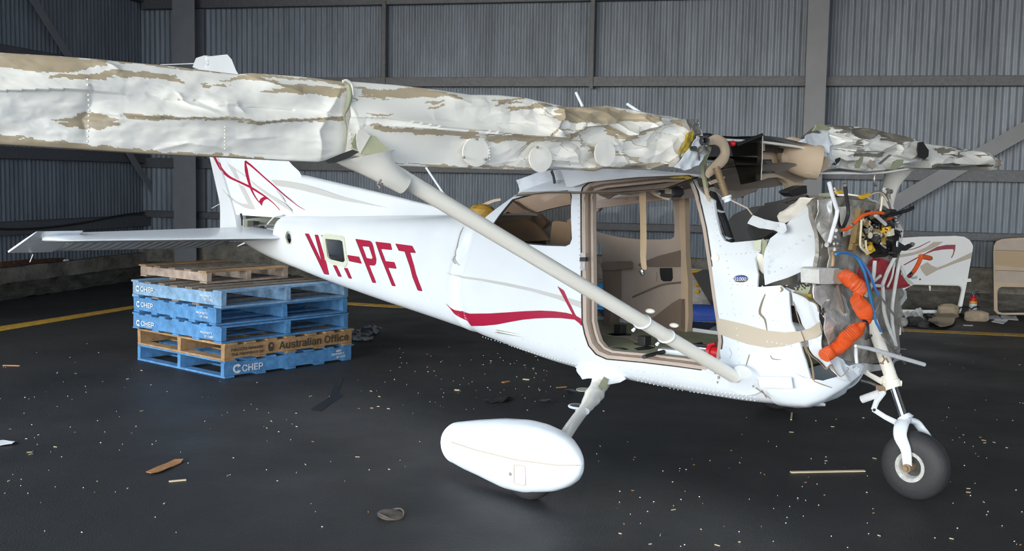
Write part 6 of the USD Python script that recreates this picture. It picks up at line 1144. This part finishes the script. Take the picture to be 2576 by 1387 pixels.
# ------------------------------------------------------------------ pallets under the tail
def wood(name, lo, hi, rough=0.8):
    return mat(name, {'tc': ('texture_coordinate', {}), 'oi': ('object_info', {}), 'mp': ('mapping', {'scale': (14, 14, 14)}), 'n': ('noise_texture', {'scale': 1.1, 'detail': 8, 'roughness': 0.7}), 'n2': ('noise_texture', {'scale': 3.0, 'detail': 3}),
        'r': ('rgb_ramp', {'ramp': [(0.3, lo), (0.62, hi)]}), 'r2': ('rgb_ramp', {'ramp': [(0.35, (0.7, 0.7, 0.7)), (0.65, (1, 1, 1))]}), 'm': ('mix_color', {'blend_type': 'multiply', 'fac': 1.0}), 'p': ('principled_bsdf', {'roughness': rough})},
        [('tc.object', 'mp.vector'), ('mp.vector', 'n.vector'), ('tc.object', 'n2.vector'), ('n.fac', 'r.fac'), ('n2.fac', 'r2.fac'), ('r.color', 'm.a'), ('r2.color', 'm.b'), ('m.result', 'p.base_color')])
M_bluewood = wood('blue_painted_timber', (0.035, 0.13, 0.30), (0.085, 0.26, 0.52))
M_bluewood2 = wood('faded_blue_timber', (0.10, 0.19, 0.30), (0.22, 0.38, 0.58))
M_brownwood = wood('raw_brown_timber', (0.21, 0.115, 0.05), (0.40, 0.25, 0.125))
M_greywood = wood('weathered_deck_timber', (0.085, 0.07, 0.055), (0.21, 0.175, 0.14))
M_pinkwood = wood('pale_weathered_timber', (0.20, 0.15, 0.12), (0.40, 0.33, 0.28))
M_stencil = plain('white_stencil_paint', (0.62, 0.66, 0.70), 0.7, var=0.35, vscale=60)
M_brand = plain('burnt_brand_ink', (0.055, 0.035, 0.02), 0.8, var=0.4, vscale=60)
PC = ground((564, 953.6)); A1, A2 = math.radians(50.0), math.radians(139.5)
E1, E2 = np.array([math.cos(A1), math.sin(A1), 0]), np.array([-math.sin(A1), math.cos(A1), 0])
SX, SY, HP = 1.30, 1.23, 0.1372
rp = np.random.default_rng(11)
def rough_box(x0, x1, y0, y1, z0, z1, j=0.004):
    m = box(x0, x1, y0, y1, z0, z1); v = m.vertices + rp.uniform(-j, j, m.vertices.shape); v[:, 2] = np.clip(v[:, 2], z0, z1); return trimesh.Trimesh(v, m.faces, process=False)
def face_text(parent, text, h, at, side, x, z, material, width=None, bold=True, name='lettering'):
    m = meshkit.text_mesh(text, h, 0.0012, bold); v = m.vertices.copy(); v[:, 0] -= v[:, 0].min()
    if width: v[:, 0] *= width / v[:, 0].max()
    if side == 'x': V = np.stack([x + v[:, 0], at - v[:, 2], z + v[:, 1]], -1)                       # on the right-hand face, reading along +x
    else: V = np.stack([at - v[:, 2], x - v[:, 0], z + v[:, 1]], -1)                                  # on the left-hand face, reading along -y
    return obj(name, trimesh.Trimesh(V, m.faces, process=False), material, parent, smooth=False)
def logo(parent, side, at, x, z, r, material):
    ring_ = Point(0, 0).buffer(r, 24).difference(Point(0, 0).buffer(r * 0.55, 24)).difference(Polygon([(0, r * .35), (2 * r, r * 1.0), (2 * r, -r * 1.0), (0, -r * .35)]))
    ring_ = unary_union([ring_, Polygon([(r * .2, r * .25), (r * 1.05, r * .55), (r * .4, r * 1.1)]), Polygon([(r * .2, -r * .25), (r * 1.05, -r * .55), (r * .4, -r * 1.1)])])
    m = poly_mesh(ring_, 0.0012); v = m.vertices
    V = np.stack([x + v[:, 0], at - v[:, 2], z + v[:, 1]], -1) if side == 'x' else np.stack([at - v[:, 2], x - v[:, 0], z + v[:, 1]], -1)
    obj('logo', trimesh.Trimesh(V, m.faces, process=False), material, parent, smooth=False)
def pallet(label, z, along, mb, md, off=(0, 0), rot=0.0, sx=SX, sy=SY, hp=HP, ntop=7, nbot=5, group=None, name='pallet', md_first=None):
    o = PC + E1 * off[0] + E2 * off[1] + np.array([0, 0, z])
    t = thing(name, label, 'pallet', o, 50.0 + rot, group)
    tb, bt = 0.017, 0.017; bears = []
    S, T = (sx, sy) if along == 'x' else (sy, sx)          # S: the bearers' length; T: across them
    def put(nm, x0, x1, y0, y1, z0, z1, m, j=0.004):        # x along the bearers
        if along == 'y': x0, x1, y0, y1 = y0, y1, x0, x1
        return obj(nm, rough_box(x0, x1, y0, y1, z0, z1, j), m, t, smooth=False)
    for y in (0, T / 2 - 0.022, T - 0.045): bears.append(put('bearer', 0, S, y, y + 0.045, bt, hp - tb, mb, 0.0025))
    w = 0.095
    for k in range(ntop):
        x = k * (S - w) / (ntop - 1) + rp.uniform(-0.012, 0.012) * (0 < k < ntop - 1); put('deck_board', x, x + w + (0.02 if k in (0, ntop - 1) else 0), -0.004 + rp.uniform(-.006, .004), T + rp.uniform(-.004, .006), hp - tb, hp - 0.0005, (md_first or mb) if k in (0, ntop - 1) else md)
    for k in range(nbot):
        x = k * (S - w) / (nbot - 1); put('base_board', x, x + w, -0.003, T, 0.0005, bt, mb if k in (0, nbot - 1) else md)
    return t, bears
p1, b1 = pallet('blue pallet stencilled with a large white logo, lowest of the stack', 0.0, 'x', M_bluewood, M_bluewood)
logo(b1[0], 'x', -0.004, 0.115, 0.066, 0.036, M_stencil); face_text(b1[0], 'CHEP', 0.050, -0.004, 'x', 0.165, 0.038, M_stencil, 0.20)
for k, s_ in enumerate(('NWP', 'PROPERTY', 'OF CHEP')): face_text(b1[0], s_, 0.017, -0.004, 'x', 1.13 - 0.05 * (k == 1), 0.085 - 0.026 * k, M_stencil, (0.06, 0.14, 0.10)[k])
p2, b2 = pallet('bare brown timber pallet branded with dark lettering, second from the bottom of the stack', HP, 'x', M_brownwood, M_brownwood, (-0.005, -0.012))
face_text(b2[0], 'PALLETS REMAIN', 0.020, -0.004, 'x', 0.06, 0.073, M_brand, 0.30); face_text(b2[0], 'THE PROPERTY OF', 0.020, -0.004, 'x', 0.06, 0.035, M_brand, 0.31)
m = poly_mesh(unary_union([Point(0, 0.008).buffer(0.030, 20).difference(Point(0.004, 0.012).buffer(0.012)), Polygon([(-0.03, -0.006), (0.03, -0.006), (0.018, -0.034), (-0.018, -0.034)])]), 0.0012); v = m.vertices
obj('brand_mark', trimesh.Trimesh(np.stack([0.44 + v[:, 0], -0.004 - v[:, 2], 0.068 + v[:, 1]], -1), m.faces, process=False), M_brand, b2[0], smooth=False)
face_text(b2[0], 'Australian Office', 0.058, -0.004, 'x', 0.52, 0.042, M_brand, 0.74)
p3, b3 = pallet('blue pallet with smudged white stencilling, third from the bottom of the stack', 2 * HP, 'y', M_bluewood, M_bluewood, (-0.02, 0.005), 0.6)
p4, b4 = pallet('bright blue pallet with splintered deck, third from the top of the stack', 3 * HP, 'y', M_bluewood, M_bluewood, (-0.035, 0.05), -1.6)
p5, b5 = pallet('faded pale blue pallet with a grey weathered deck, under the small pallet', 4 * HP, 'y', M_bluewood2, M_greywood, (-0.02, 0.0), 0.8, md_first=M_bluewood2)
for b, z0 in ((b3, 0.03), (b4, 0.045), (b5, 0.045)):
    logo(b[0], 'y', -0.004, 1.15, z0 + 0.022, 0.026, M_stencil); face_text(b[0], 'CHEP', 0.040, -0.004, 'y', 1.105, z0 + 0.004, M_stencil, 0.19)
    face_text(b[0], 'PROPERTY', 0.016, -0.004, 'y', 0.27, z0 + 0.030, M_stencil, 0.16); face_text(b[0], 'OF CHEP', 0.016, -0.004, 'y', 0.22, z0 + 0.002, M_stencil, 0.12)
c6, l6, r6 = ground((521, 715), 5 * HP), ground((395, 692), 5 * HP), ground((705, 698), 5 * HP)
d6 = c6 - PC; t6, b6 = pallet('small unpainted timber pallet on top of the stack', 5 * HP, 'y', M_pinkwood, M_greywood, (d6 @ E1, d6 @ E2), 1.0, sx=float(np.linalg.norm(r6 - c6)), sy=float(np.linalg.norm(l6 - c6)), hp=0.105, ntop=5, nbot=3, md_first=M_brownwood)

# ------------------------------------------------------------------ along the back wall: two cabin doors, extinguisher, scraps
LEAN = math.radians(9); DN = BN * math.cos(LEAN) + np.array([0, 0, math.sin(LEAN)])
ZD = (4.3333, 2150, 560); SD = lambda p: z5(p, *ZD)
DP = ground((2405, 799))
def dplate(px, off=0.0, th=0.012, **k): return plate3(px, DN, DP + DN * off, th, **k)
M_doorwhite = plain('white_door_paint', (0.78, 0.79, 0.80), 0.3, coat=0.3)
wd = thing('cabin_door', 'white cabin door with maroon and tan stripes leaning upside down against the back wall', 'aircraft door')
obj('door_skin', dplate(rpoly(SD([(380, 195), (480, 170), (700, 155), (1100, 146), (1195, 155), (1255, 192), (1290, 250), (1290, 280), (1228, 640), (1165, 955), (1150, 992), (560, 990), (400, 985)]), 2), 0, 0.03, holes=[SD([(470, 950), (480, 870), (520, 760), (560, 720), (640, 680), (1130, 692), (1155, 705), (1163, 735), (1150, 800), (1112, 958)])]), M_doorwhite, wd)
obj('stripe', dplate(SD([(530, 462), (660, 390), (780, 330), (900, 265), (1000, 245), (1099, 243), (1095, 300), (1080, 350), (1060, 386), (1050, 386), (1072, 340), (1080, 302), (1070, 290), (960, 295), (860, 312), (760, 350), (660, 405), (540, 468)]), 0.0025, 0.002), M_maroon, wd)
obj('stripe', dplate(SD([(480, 350), (560, 340), (640, 325), (720, 296), (780, 268), (860, 213), (965, 210), (900, 258), (820, 298), (760, 320), (620, 360), (480, 384)]), 0.0025, 0.002), M_tan, wd)
obj('stripe', dplate(SD([(550, 302), (640, 285), (700, 262), (822, 203), (828, 207), (705, 270), (640, 293), (550, 306)]), 0.0025, 0.002), M_maroon, wd)
obj('stripe', dplate(SD([(712, 480), (750, 455), (790, 432), (840, 470), (900, 492), (1000, 455), (1140, 390), (1282, 322), (1268, 390), (1100, 445), (900, 522), (780, 587), (735, 535)]), 0.0025, 0.002), M_tan, wd)
obj('window_rim', dplate(SD([(1112, 950), (1150, 800), (1163, 735), (1155, 705), (1130, 692), (640, 680), (640, 672), (1132, 683), (1165, 698), (1174, 735), (1160, 802), (1125, 955)]), 0.003, 0.012), M_palegreen, wd)
obj('hinge', dplate(SD([(1180, 612), (1268, 612), (1272, 646), (1222, 650), (1180, 634)]), 0.012, 0.02, rnd=0.004), M_doorwhite, wd)
obj('door_handle', dplate(SD([(605, 598), (682, 580), (682, 614), (620, 618)]), 0.004, 0.006), M_hubwhite, wd)
obj('lock', dplate(SD(circ(713, 620, 9, 9, 14)), 0.004, 0.006), M_dark, wd)
obj('latch', dplate(SD([(808, 690), (830, 690), (828, 745), (815, 745)]), 0.0, 0.01), M_steel, wd)
bdr = thing('cabin_door', 'beige trimmed inner side of a cabin door leaning at the right edge of the back wall', 'aircraft door')
BDO = SD([(1512, 320), (1520, 250), (1545, 205), (1600, 182), (1700, 172), (1850, 164), (2150, 158), (2260, 200), (2260, 900), (2200, 1000), (1620, 1008), (1560, 998), (1520, 960)])
obj('door_shell', dplate(BDO, 0.0, 0.04, holes=[SD([(1556, 760), (1570, 720), (1600, 702), (2180, 712), (2180, 980), (1610, 986), (1570, 975), (1558, 950)])]), M_beige, bdr)
obj('door_rim', dplate(list(Polygon(BDO).buffer(1.6).exterior.coords)[:-1], -0.005, 0.012, holes=[list(Polygon(BDO).buffer(-1.2).exterior.coords)[:-1]]), M_dark, bdr)
obj('upper_trim', dplate(SD([(1530, 290), (1545, 225), (1600, 198), (1850, 185), (2150, 180), (2250, 230), (2250, 318), (1850, 312), (1530, 300)]), 0.006, 0.01), M_taupe, bdr)
obj('middle_trim', dplate(SD([(1524, 312), (2250, 328), (2250, 500), (1850, 492), (1528, 462)]), 0.006, 0.012, rnd=0.002), M_belt, bdr)
obj('pocket_trim', dplate(SD([(1528, 532), (2250, 548), (2250, 670), (1850, 665), (1640, 650), (1528, 640)]), 0.006, 0.012), M_taupe, bdr)
for y in (300, 520): obj('trim_groove', dplate(SD([(1528, y), (2250, y + 18), (2250, y + 24), (1528, y + 6)]), 0.0075, 0.004), M_dktaupe, bdr)
exg = ground((2446, 797))
fe = thing('fire_extinguisher', 'small red fire extinguisher with white label standing between the two doors', 'fire extinguisher', exg)
obj('cylinder', lathe([(0, 0), (0, 0.042), (0.01, 0.045), (0.20, 0.045), (0.235, 0.034), (0.245, 0.015), (0.27, 0.015), (0.27, 0)], (0, 0, 0.0), (0, 0, 1), 28), M_red, fe, smooth=40)
obj('paper_label', lathe([(0.055, 0.0455), (0.055, 0.0462), (0.165, 0.0462), (0.165, 0.0455)], (0, 0, 0), (0, 0, 1), 28), plain('white_label', (0.62, 0.66, 0.66), 0.5), fe, smooth=40)
obj('yellow_band', lathe([(0.172, 0.0455), (0.172, 0.0464), (0.192, 0.0464), (0.192, 0.0455)], (0, 0, 0), (0, 0, 1), 28), M_yconn, fe, smooth=40)
obj('valve', cat([rbox(-0.02, 0.02, -0.012, 0.012, 0.265, 0.30, 0.004), tube([[-0.06, 0, 0.285], [0.02, 0, 0.30], [0.065, 0, 0.315]], 0.007, 8), tube([[0.0, 0, 0.29], [0.05, 0, 0.285], [0.085, 0, 0.25]], 0.007, 8)]), M_chrome, fe, smooth=40)
def blob(px_c, size, zrot=0.0, seed=0, amp=0.3, z0=0.0, flat_bottom=True, fs=2.2):
    """A soft lumpy thing on the floor at the pixel px_c (its foot); size = half extents in metres."""
    c = ground(px_c, z0); m = trimesh.creation.icosphere(4, 1.0); v = np.sign(m.vertices) * np.abs(m.vertices) ** 0.7
    v = v * (1 + amp * (meshkit.fbm(m.vertices * fs + seed, 4, seed)[:, None] - 0.5) * 2) * np.asarray(size); v[:, 2] = np.maximum(v[:, 2] + size[2] * 0.8, 0)
    a = math.radians(zrot) - WA; R2 = np.array([[math.cos(a), -math.sin(a), 0], [math.sin(a), math.cos(a), 0], [0, 0, 1]]); return trimesh.Trimesh(v @ R2.T + c, m.faces, process=False)
M_foam = plain('beige_foam_leather', (0.42, 0.34, 0.25), 0.8, var=0.3, vscale=12)
M_board = plain('beige_cardboard', (0.40, 0.31, 0.215), 0.8, var=0.1, vscale=9)
M_cloth = plain('white_cloth', (0.62, 0.62, 0.64), 0.9, var=0.12, vscale=6)
M_paper = plain('white_paper', (0.66, 0.67, 0.70), 0.8)
def single(name, mesh, m, label, cat_, group=None, smooth=40, kind=None): return obj(name, mesh, m, None, label, cat_, group, kind, smooth)
hr = single('head_rest', blob((2456, 808), (0.14, 0.065, 0.07), 4, 3, 0.13), M_foam, 'beige padded head rest with two dark curved slots, in front of the fire extinguisher', 'head rest')
hrc = ground((2440, 806))
for px in ([(1140, 1000), (1150, 985), (1190, 975), (1240, 980), (1270, 1000), (1300, 980), (1340, 972), (1365, 985)],):
    obj('slot', tube([ground(q, 0.075) for q in SD(px)], 0.008, 6, sm=20).apply_translation([0, 0, 0.06]), M_black, hr)
single('seat_cushion', blob((2385, 800), (0.125, 0.065, 0.095), 14, 5, 0.18), M_foam, 'crumpled beige seat cushion leaning in the pile below the white door', 'cushion')
bd = Polygon([tuple((ground(q, 0.02))[:2]) for q in SD([(790, 1095), (860, 1030), (960, 1015), (1010, 1000), (1115, 1060), (1080, 1110), (990, 1150), (930, 1158)])]).buffer(0)
m = poly_mesh(bd, 0.006).subdivide_to_size(0.05); m.vertices[:, 2] += 0.02 + 0.05 * (meshkit.noise(m.vertices * 3, 2)); tb_ = single('trim_board', m, M_board, 'flat beige trim board with an oval hole lying on the floor', 'board')
obj('oval_hole', (lambda q: (q.apply_translation([0, 0, 0.062]), q)[1])(poly_mesh(Polygon([tuple(ground(q, 0.065)[:2]) for q in SD(circ(885, 1090, 30, 13, 16))]), 0.004)), M_black, tb_)
def cloth_patch(px, z, h, seed, n=26):
    """A crumpled sheet lying on the floor over the pixel outline."""
    poly = Polygon([tuple(ground(q, z)[:2]) for q in px]).buffer(0); m = poly_mesh(poly, 0.004); m = trimesh.Trimesh(*trimesh.remesh.subdivide_to_size(m.vertices, m.faces, 0.035, max_iter=14))
    v = m.vertices.copy(); v[:, 2] += z + h * np.abs(meshkit.fbm(np.c_[v[:, :2] * 7, np.zeros(len(v))], 3, seed) - 0.42) * 3; return trimesh.Trimesh(v, m.faces, process=False)
single('cloth', cloth_patch(SD([(545, 1045), (570, 1035), (620, 1030), (680, 1035), (740, 1045), (765, 1085), (700, 1085), (620, 1050), (560, 1060), (490, 1050)]), 0.01, 0.11, 3), M_cloth, 'crumpled white cloth in the scrap pile right of the nose', 'cloth')
single('cable_bundle', cat([tube(smoothline(np.array([ground(q, 0.03 + 0.05 * ((i * 7) % 5) / 5) for i, q in enumerate(SD([(780 + 10 * k, 1030 + 6 * k), (800, 1015 - 4 * k), (830, 1010 + 6 * k), (850, 1030 + 4 * k), (870, 1020 + 4 * k)]))]), 30), 0.014, 8) for k in range(5)]), M_black, 'tangle of black cables in the scrap pile below the white door', 'cable')
single('motor', cat([blob((2300, 818), (0.09, 0.07, 0.055), 10, 8, 0.25), blob((2322, 824), (0.06, 0.05, 0.04), 40, 9, 0.4)]), M_dark, 'dark broken mechanical unit at the front of the scrap pile', 'machine part')
dsc = ground((2272, 822)); single('gyro_ball', trimesh.creation.icosphere(3, 0.052).apply_translation(dsc + [0, 0, 0.052]), plain('grey_ball', (0.42, 0.42, 0.42), 0.4, var=0.5, vscale=20), 'round grey instrument ball at the left end of the scrap pile', 'instrument', smooth=True)
for k, px in enumerate(([(1400, 1020), (1560, 1015), (1610, 1055), (1410, 1055)], [(1590, 1025), (1760, 1030), (1785, 1068), (1620, 1062), (1600, 1050)], [(1490, 1085), (1530, 1065), (1672, 1075), (1620, 1110)])):
    single('paper_sheet', cloth_patch(SD(px), 0.003, 0.012, 5 + k), M_paper, ('white sheet of paper against the foot of the beige door', 'creased white sheet of paper right of the others by the beige door', 'white sheet of paper lying nearest the yellow line')[k], 'paper')
single('white_strip', cloth_patch(SD([(1180, 1118), (1290, 1122), (1290, 1130), (1185, 1128)]), 0.003, 0.004, 2), M_paper, 'thin white strip lying in front of the head rest', 'strip')
# things on the floor seen through the cabin
bt = blob((1772, 806), (0.42, 0.16, 0.10), 0, 4, 0.12, fs=1.6); single('blue_bag', bt, plain('blue_cloth', (0.022, 0.075, 0.40), 0.6), 'dark blue cloth bag on the floor seen through the far door opening', 'bag', smooth=True)
kb = ground((1762, 790)) ; ko = kb - BN * 0.35
kit = thing('foam_case', 'grey case with rows of yellow knobs behind the blue bag', 'case', ko, -math.degrees(WA))
obj('case_body', rbox(-0.30, 0.22, -0.06, 0.10, 0.0, 0.52, 0.015), M_hubwhite, kit)
for i in range(5):
    for j in range(3): obj('knob', lathe([(0, 0), (0, 0.030), (0.02, 0.026), (0.03, 0)], (-0.26 + 0.10 * i, -0.06, 0.24 + 0.085 * j), (-0.26 + 0.10 * i, -1, 0.24 + 0.085 * j), 14), M_yconn, kit, smooth=40)
obj('handle', tube([(-0.16, -0.07, 0.475), (-0.12, -0.10, 0.49), (0.0, -0.10, 0.49), (0.04, -0.07, 0.475)], 0.018, 8), M_yconn, kit)
bb = [hit(q, BN, kb - BN * 0.15) for q in ((1745, 690), (1768, 680), (1830, 678), (1850, 780), (1792, 772))]
single('black_board', plate3([(1743, 691), (1768, 679), (1840, 676), (1850, 790), (1797, 782)], BN, kb - BN * 0.12, 0.02), M_dark, 'dark grey board leaning in front of the case with knobs', 'board')
single('blue_sheet', blob((1495, 776), (0.22, 0.14, 0.17), 0, 6, 0.3, fs=2.6), plain('blue_plastic', (0.03, 0.22, 0.52), 0.35), 'crumpled bright blue plastic sheet behind the rear of the cabin', 'plastic sheet')
single('black_lump', blob((1506, 826), (0.05, 0.05, 0.10), 0, 7, 0.4), M_black, 'black lump on the floor behind the cabin', 'scrap')
# ------------------------------------------------------------------ loose things on the floor
M_lath = plain('pale_lath_wood', (0.50, 0.42, 0.28), 0.8); M_sliver = plain('orange_brown_wood', (0.40, 0.19, 0.07), 0.8, var=0.3, vscale=30)
def gstick(px0, px1, w, h=0.008):
    a, b = ground(px0), ground(px1); d = b - a; L = np.linalg.norm(d); m = box(0, L, -w / 2, w / 2, 0.001, h); an = math.atan2(d[1], d[0]); return trimesh.Trimesh(m.vertices @ np.array([[math.cos(an), math.sin(an), 0], [-math.sin(an), math.cos(an), 0], [0, 0, 1]]) + a, m.faces, process=False)
single('wood_lath', gstick((1989, 1190.5), (2175, 1187), 0.022), M_lath, 'thin pale wooden lath lying behind the nose wheel', 'stick')
single('wood_splinter', cloth_patch([(367, 1190), (400, 1176), (440, 1159), (462, 1158), (455, 1166), (400, 1191), (380, 1195)], 0.002, 0.006, 4), M_sliver, 'large orange-brown wood splinter in the left foreground', 'wood splinter')
single('wood_splinter', gstick((425, 1214), (468, 1210), 0.012), M_lath, 'thin pale wood splinter below the large splinter', 'wood splinter')
single('wood_splinter', gstick((8, 921), (50, 922), 0.02), M_sliver, 'orange wood splinter at the left edge by the yellow line', 'wood splinter')
single('wood_splinter', gstick((1400, 977), (1425, 975), 0.014), M_sliver, 'orange wood splinter behind the undercarriage leg', 'wood splinter')
single('wood_splinter', gstick((1316, 955.5), (1332, 957), 0.02), M_lath, 'pale wood splinter under the belly', 'wood splinter')
single('wood_splinter', gstick((1144, 982.5), (1156, 983.5), 0.02), M_lath, 'short cream wood chip behind the wheel fairing', 'wood splinter')
single('wood_splinter', gstick((1265, 964), (1280, 961), 0.03), M_sliver, 'two-toned wood chip under the belly', 'wood splinter')
single('paper_scrap', cloth_patch([(-10, 1112), (8, 1110), (38, 1114), (30, 1121), (-10, 1124)], 0.002, 0.01, 3), M_paper, 'torn paper scrap at the left edge of the floor', 'paper')
single('wood_splinter', gstick((1992, 1041), (1990, 1058), 0.012), M_lath, 'short white stick on the floor below the nose', 'wood splinter')
cdc = ground((982, 1300)); a_ = np.linspace(-2.6, 2.0, 30); rim = np.stack([cdc[0] + 0.062 * np.cos(a_), cdc[1] + 0.062 * np.sin(a_), 0.012 + 0.012 * np.sin(2 * a_)], -1)
cap_ = single('bent_disc', cat([lathe([(0, 0), (0.0, 0.060), (0.006, 0.062), (0.012, 0.050), (0.010, 0)], cdc + [0, 0, 0.004], cdc + [0.10, -0.08, 1.0], 30), tube(rim, 0.004, 6)]), plain('dull_brown_plastic', (0.13, 0.10, 0.075), 0.6, dcol=(0.05, 0.045, 0.04), vscale=18), 'dished brown disc lying in the foreground', 'disc')
M_film = mat('clear_film', {'f': ('layer_weight', {'blend': 0.4}), 't': ('transparent_bsdf', {'color': (0.85, 0.87, 0.9)}), 'g': ('glossy_bsdf', {'roughness': 0.15, 'color': (0.8, 0.82, 0.85)}), 'm': ('math', {'math_type': 'multiply_add', 'value2': 0.55, 'value3': 0.10}), 'x': ('mix_closure', {})}, [('f.facing', 'm.value1'), ('m.value', 'x.fac'), ('t.BSDF', 'x.closure1'), ('g.BSDF', 'x.closure2')], surface='x.closure')
single('plastic_bag', cloth_patch([(880, 842), (892, 832), (915, 830), (932, 826), (962, 831), (945, 842), (938, 856), (910, 861), (885, 856)], 0.005, 0.05, 6), M_film, 'crumpled clear plastic bag right of the pallets', 'plastic bag')
for k, (px, lb) in enumerate((([(1218, 1008), (1250, 1000), (1290, 1004), (1270, 1012), (1235, 1014)], 'dark curled plastic shard behind the wheel fairing'), ([(1352, 1012), (1380, 1007), (1394, 1011), (1370, 1017)], 'grey plastic shard with a yellow end near the step'), ([(1414, 986), (1425, 989), (1452, 990), (1430, 999)], 'pointed clear plastic shard beside the undercarriage leg'))):
    single('plastic_shard', cloth_patch(px, 0.003, 0.03, 7 + k), M_film if k else M_black, lb, 'plastic shard')
single('grey_disc', poly_mesh(Polygon([tuple(ground(q)[:2]) for q in circ(1466, 981.5, 17, 4.5, 24)]), 0.006), M_palegreen, 'flat pale green disc on the floor behind the undercarriage leg', 'disc')
stain = gpoly([(782, 1030), (800, 1018), (830, 1000), (838, 975), (850, 958), (862, 952), (858, 970), (850, 985), (862, 996), (846, 1008), (828, 1020), (808, 1036), (790, 1034)]).buffer(0)
m = poly_mesh(stain, 0.002); single('oil_stain', m, plain('black_oil', (0.004, 0.004, 0.004), 0.25), 'black oily streak on the floor right of the pallets', 'stain')
single('steel_scrap', onleft(cat([rough_box(1.9, 2.75, -0.10, -0.03, 0.412, 0.44, 0.008), rough_box(2.1, 2.9, -0.07, -0.02, 0.43, 0.46, 0.008), rough_box(2.5, 3.1, -0.09, -0.04, 0.412, 0.47, 0.008)])), M_rust, 'rusty steel scrap lying on the left concrete ledge', 'scrap metal')
single('white_litter', onleft(rbox(1.85, 1.93, -0.05, 0.0, 0.40, 0.425, 0.008)), M_paper, 'small white litter on the left concrete ledge', 'litter')
single('wall_cable', cat([onleft(tube(smoothline(np.array([[3.9, 0.02, 0.98], [3.2, 0.03, 0.88], [2.4, 0.03, 0.86], [1.5, 0.03, 0.90], [0.7, 0.03, 0.97], [0.1, 0.03, 0.99]]), 40), 0.013, 8))]), M_black, 'black cable sagging along the left wall', 'cable')
# sawdust, chips and grit
rs = np.random.default_rng(5)
def chips(n, regions, smin, smax, seed):
    ms = []
    for i in range(n):
        x0, y0, x1, y1 = regions[int(rs.integers(len(regions)))]; c = ground((rs.uniform(x0, x1), rs.uniform(y0, y1))); l, w = rs.uniform(smin, smax), rs.uniform(0.3, 0.6) * smin
        m = box(-l / 2, l / 2, -w / 2, w / 2, 0.001, 0.005); a = rs.uniform(0, 6.28); ms.append(trimesh.Trimesh(m.vertices @ np.array([[math.cos(a), math.sin(a), 0], [-math.sin(a), math.cos(a), 0], [0, 0, 1]]) + c, m.faces, process=False))
    return cat(ms)
RG = [(0, 860, 360, 1250), (380, 960, 1100, 1120), (900, 870, 1420, 1040), (0, 1000, 1100, 1380), (1480, 1020, 2240, 1380), (2350, 860, 2576, 1380), (1500, 1150, 2200, 1380), (1000, 880, 1400, 1000)]
obj('wood_chips', chips(80, RG, 0.008, 0.028, 1), M_lath, None, 'pale wood chips and splinters scattered over the floor', 'debris', None, 'stuff', False)
obj('grit', chips(230, RG, 0.0035, 0.008, 2), M_paper, None, 'white specks of grit scattered over the floor', 'debris', None, 'stuff', False)
obj('rust_flakes', chips(60, RG, 0.005, 0.018, 3), M_sliver, None, 'orange flakes scattered over the floor', 'debris', None, 'stuff', False)
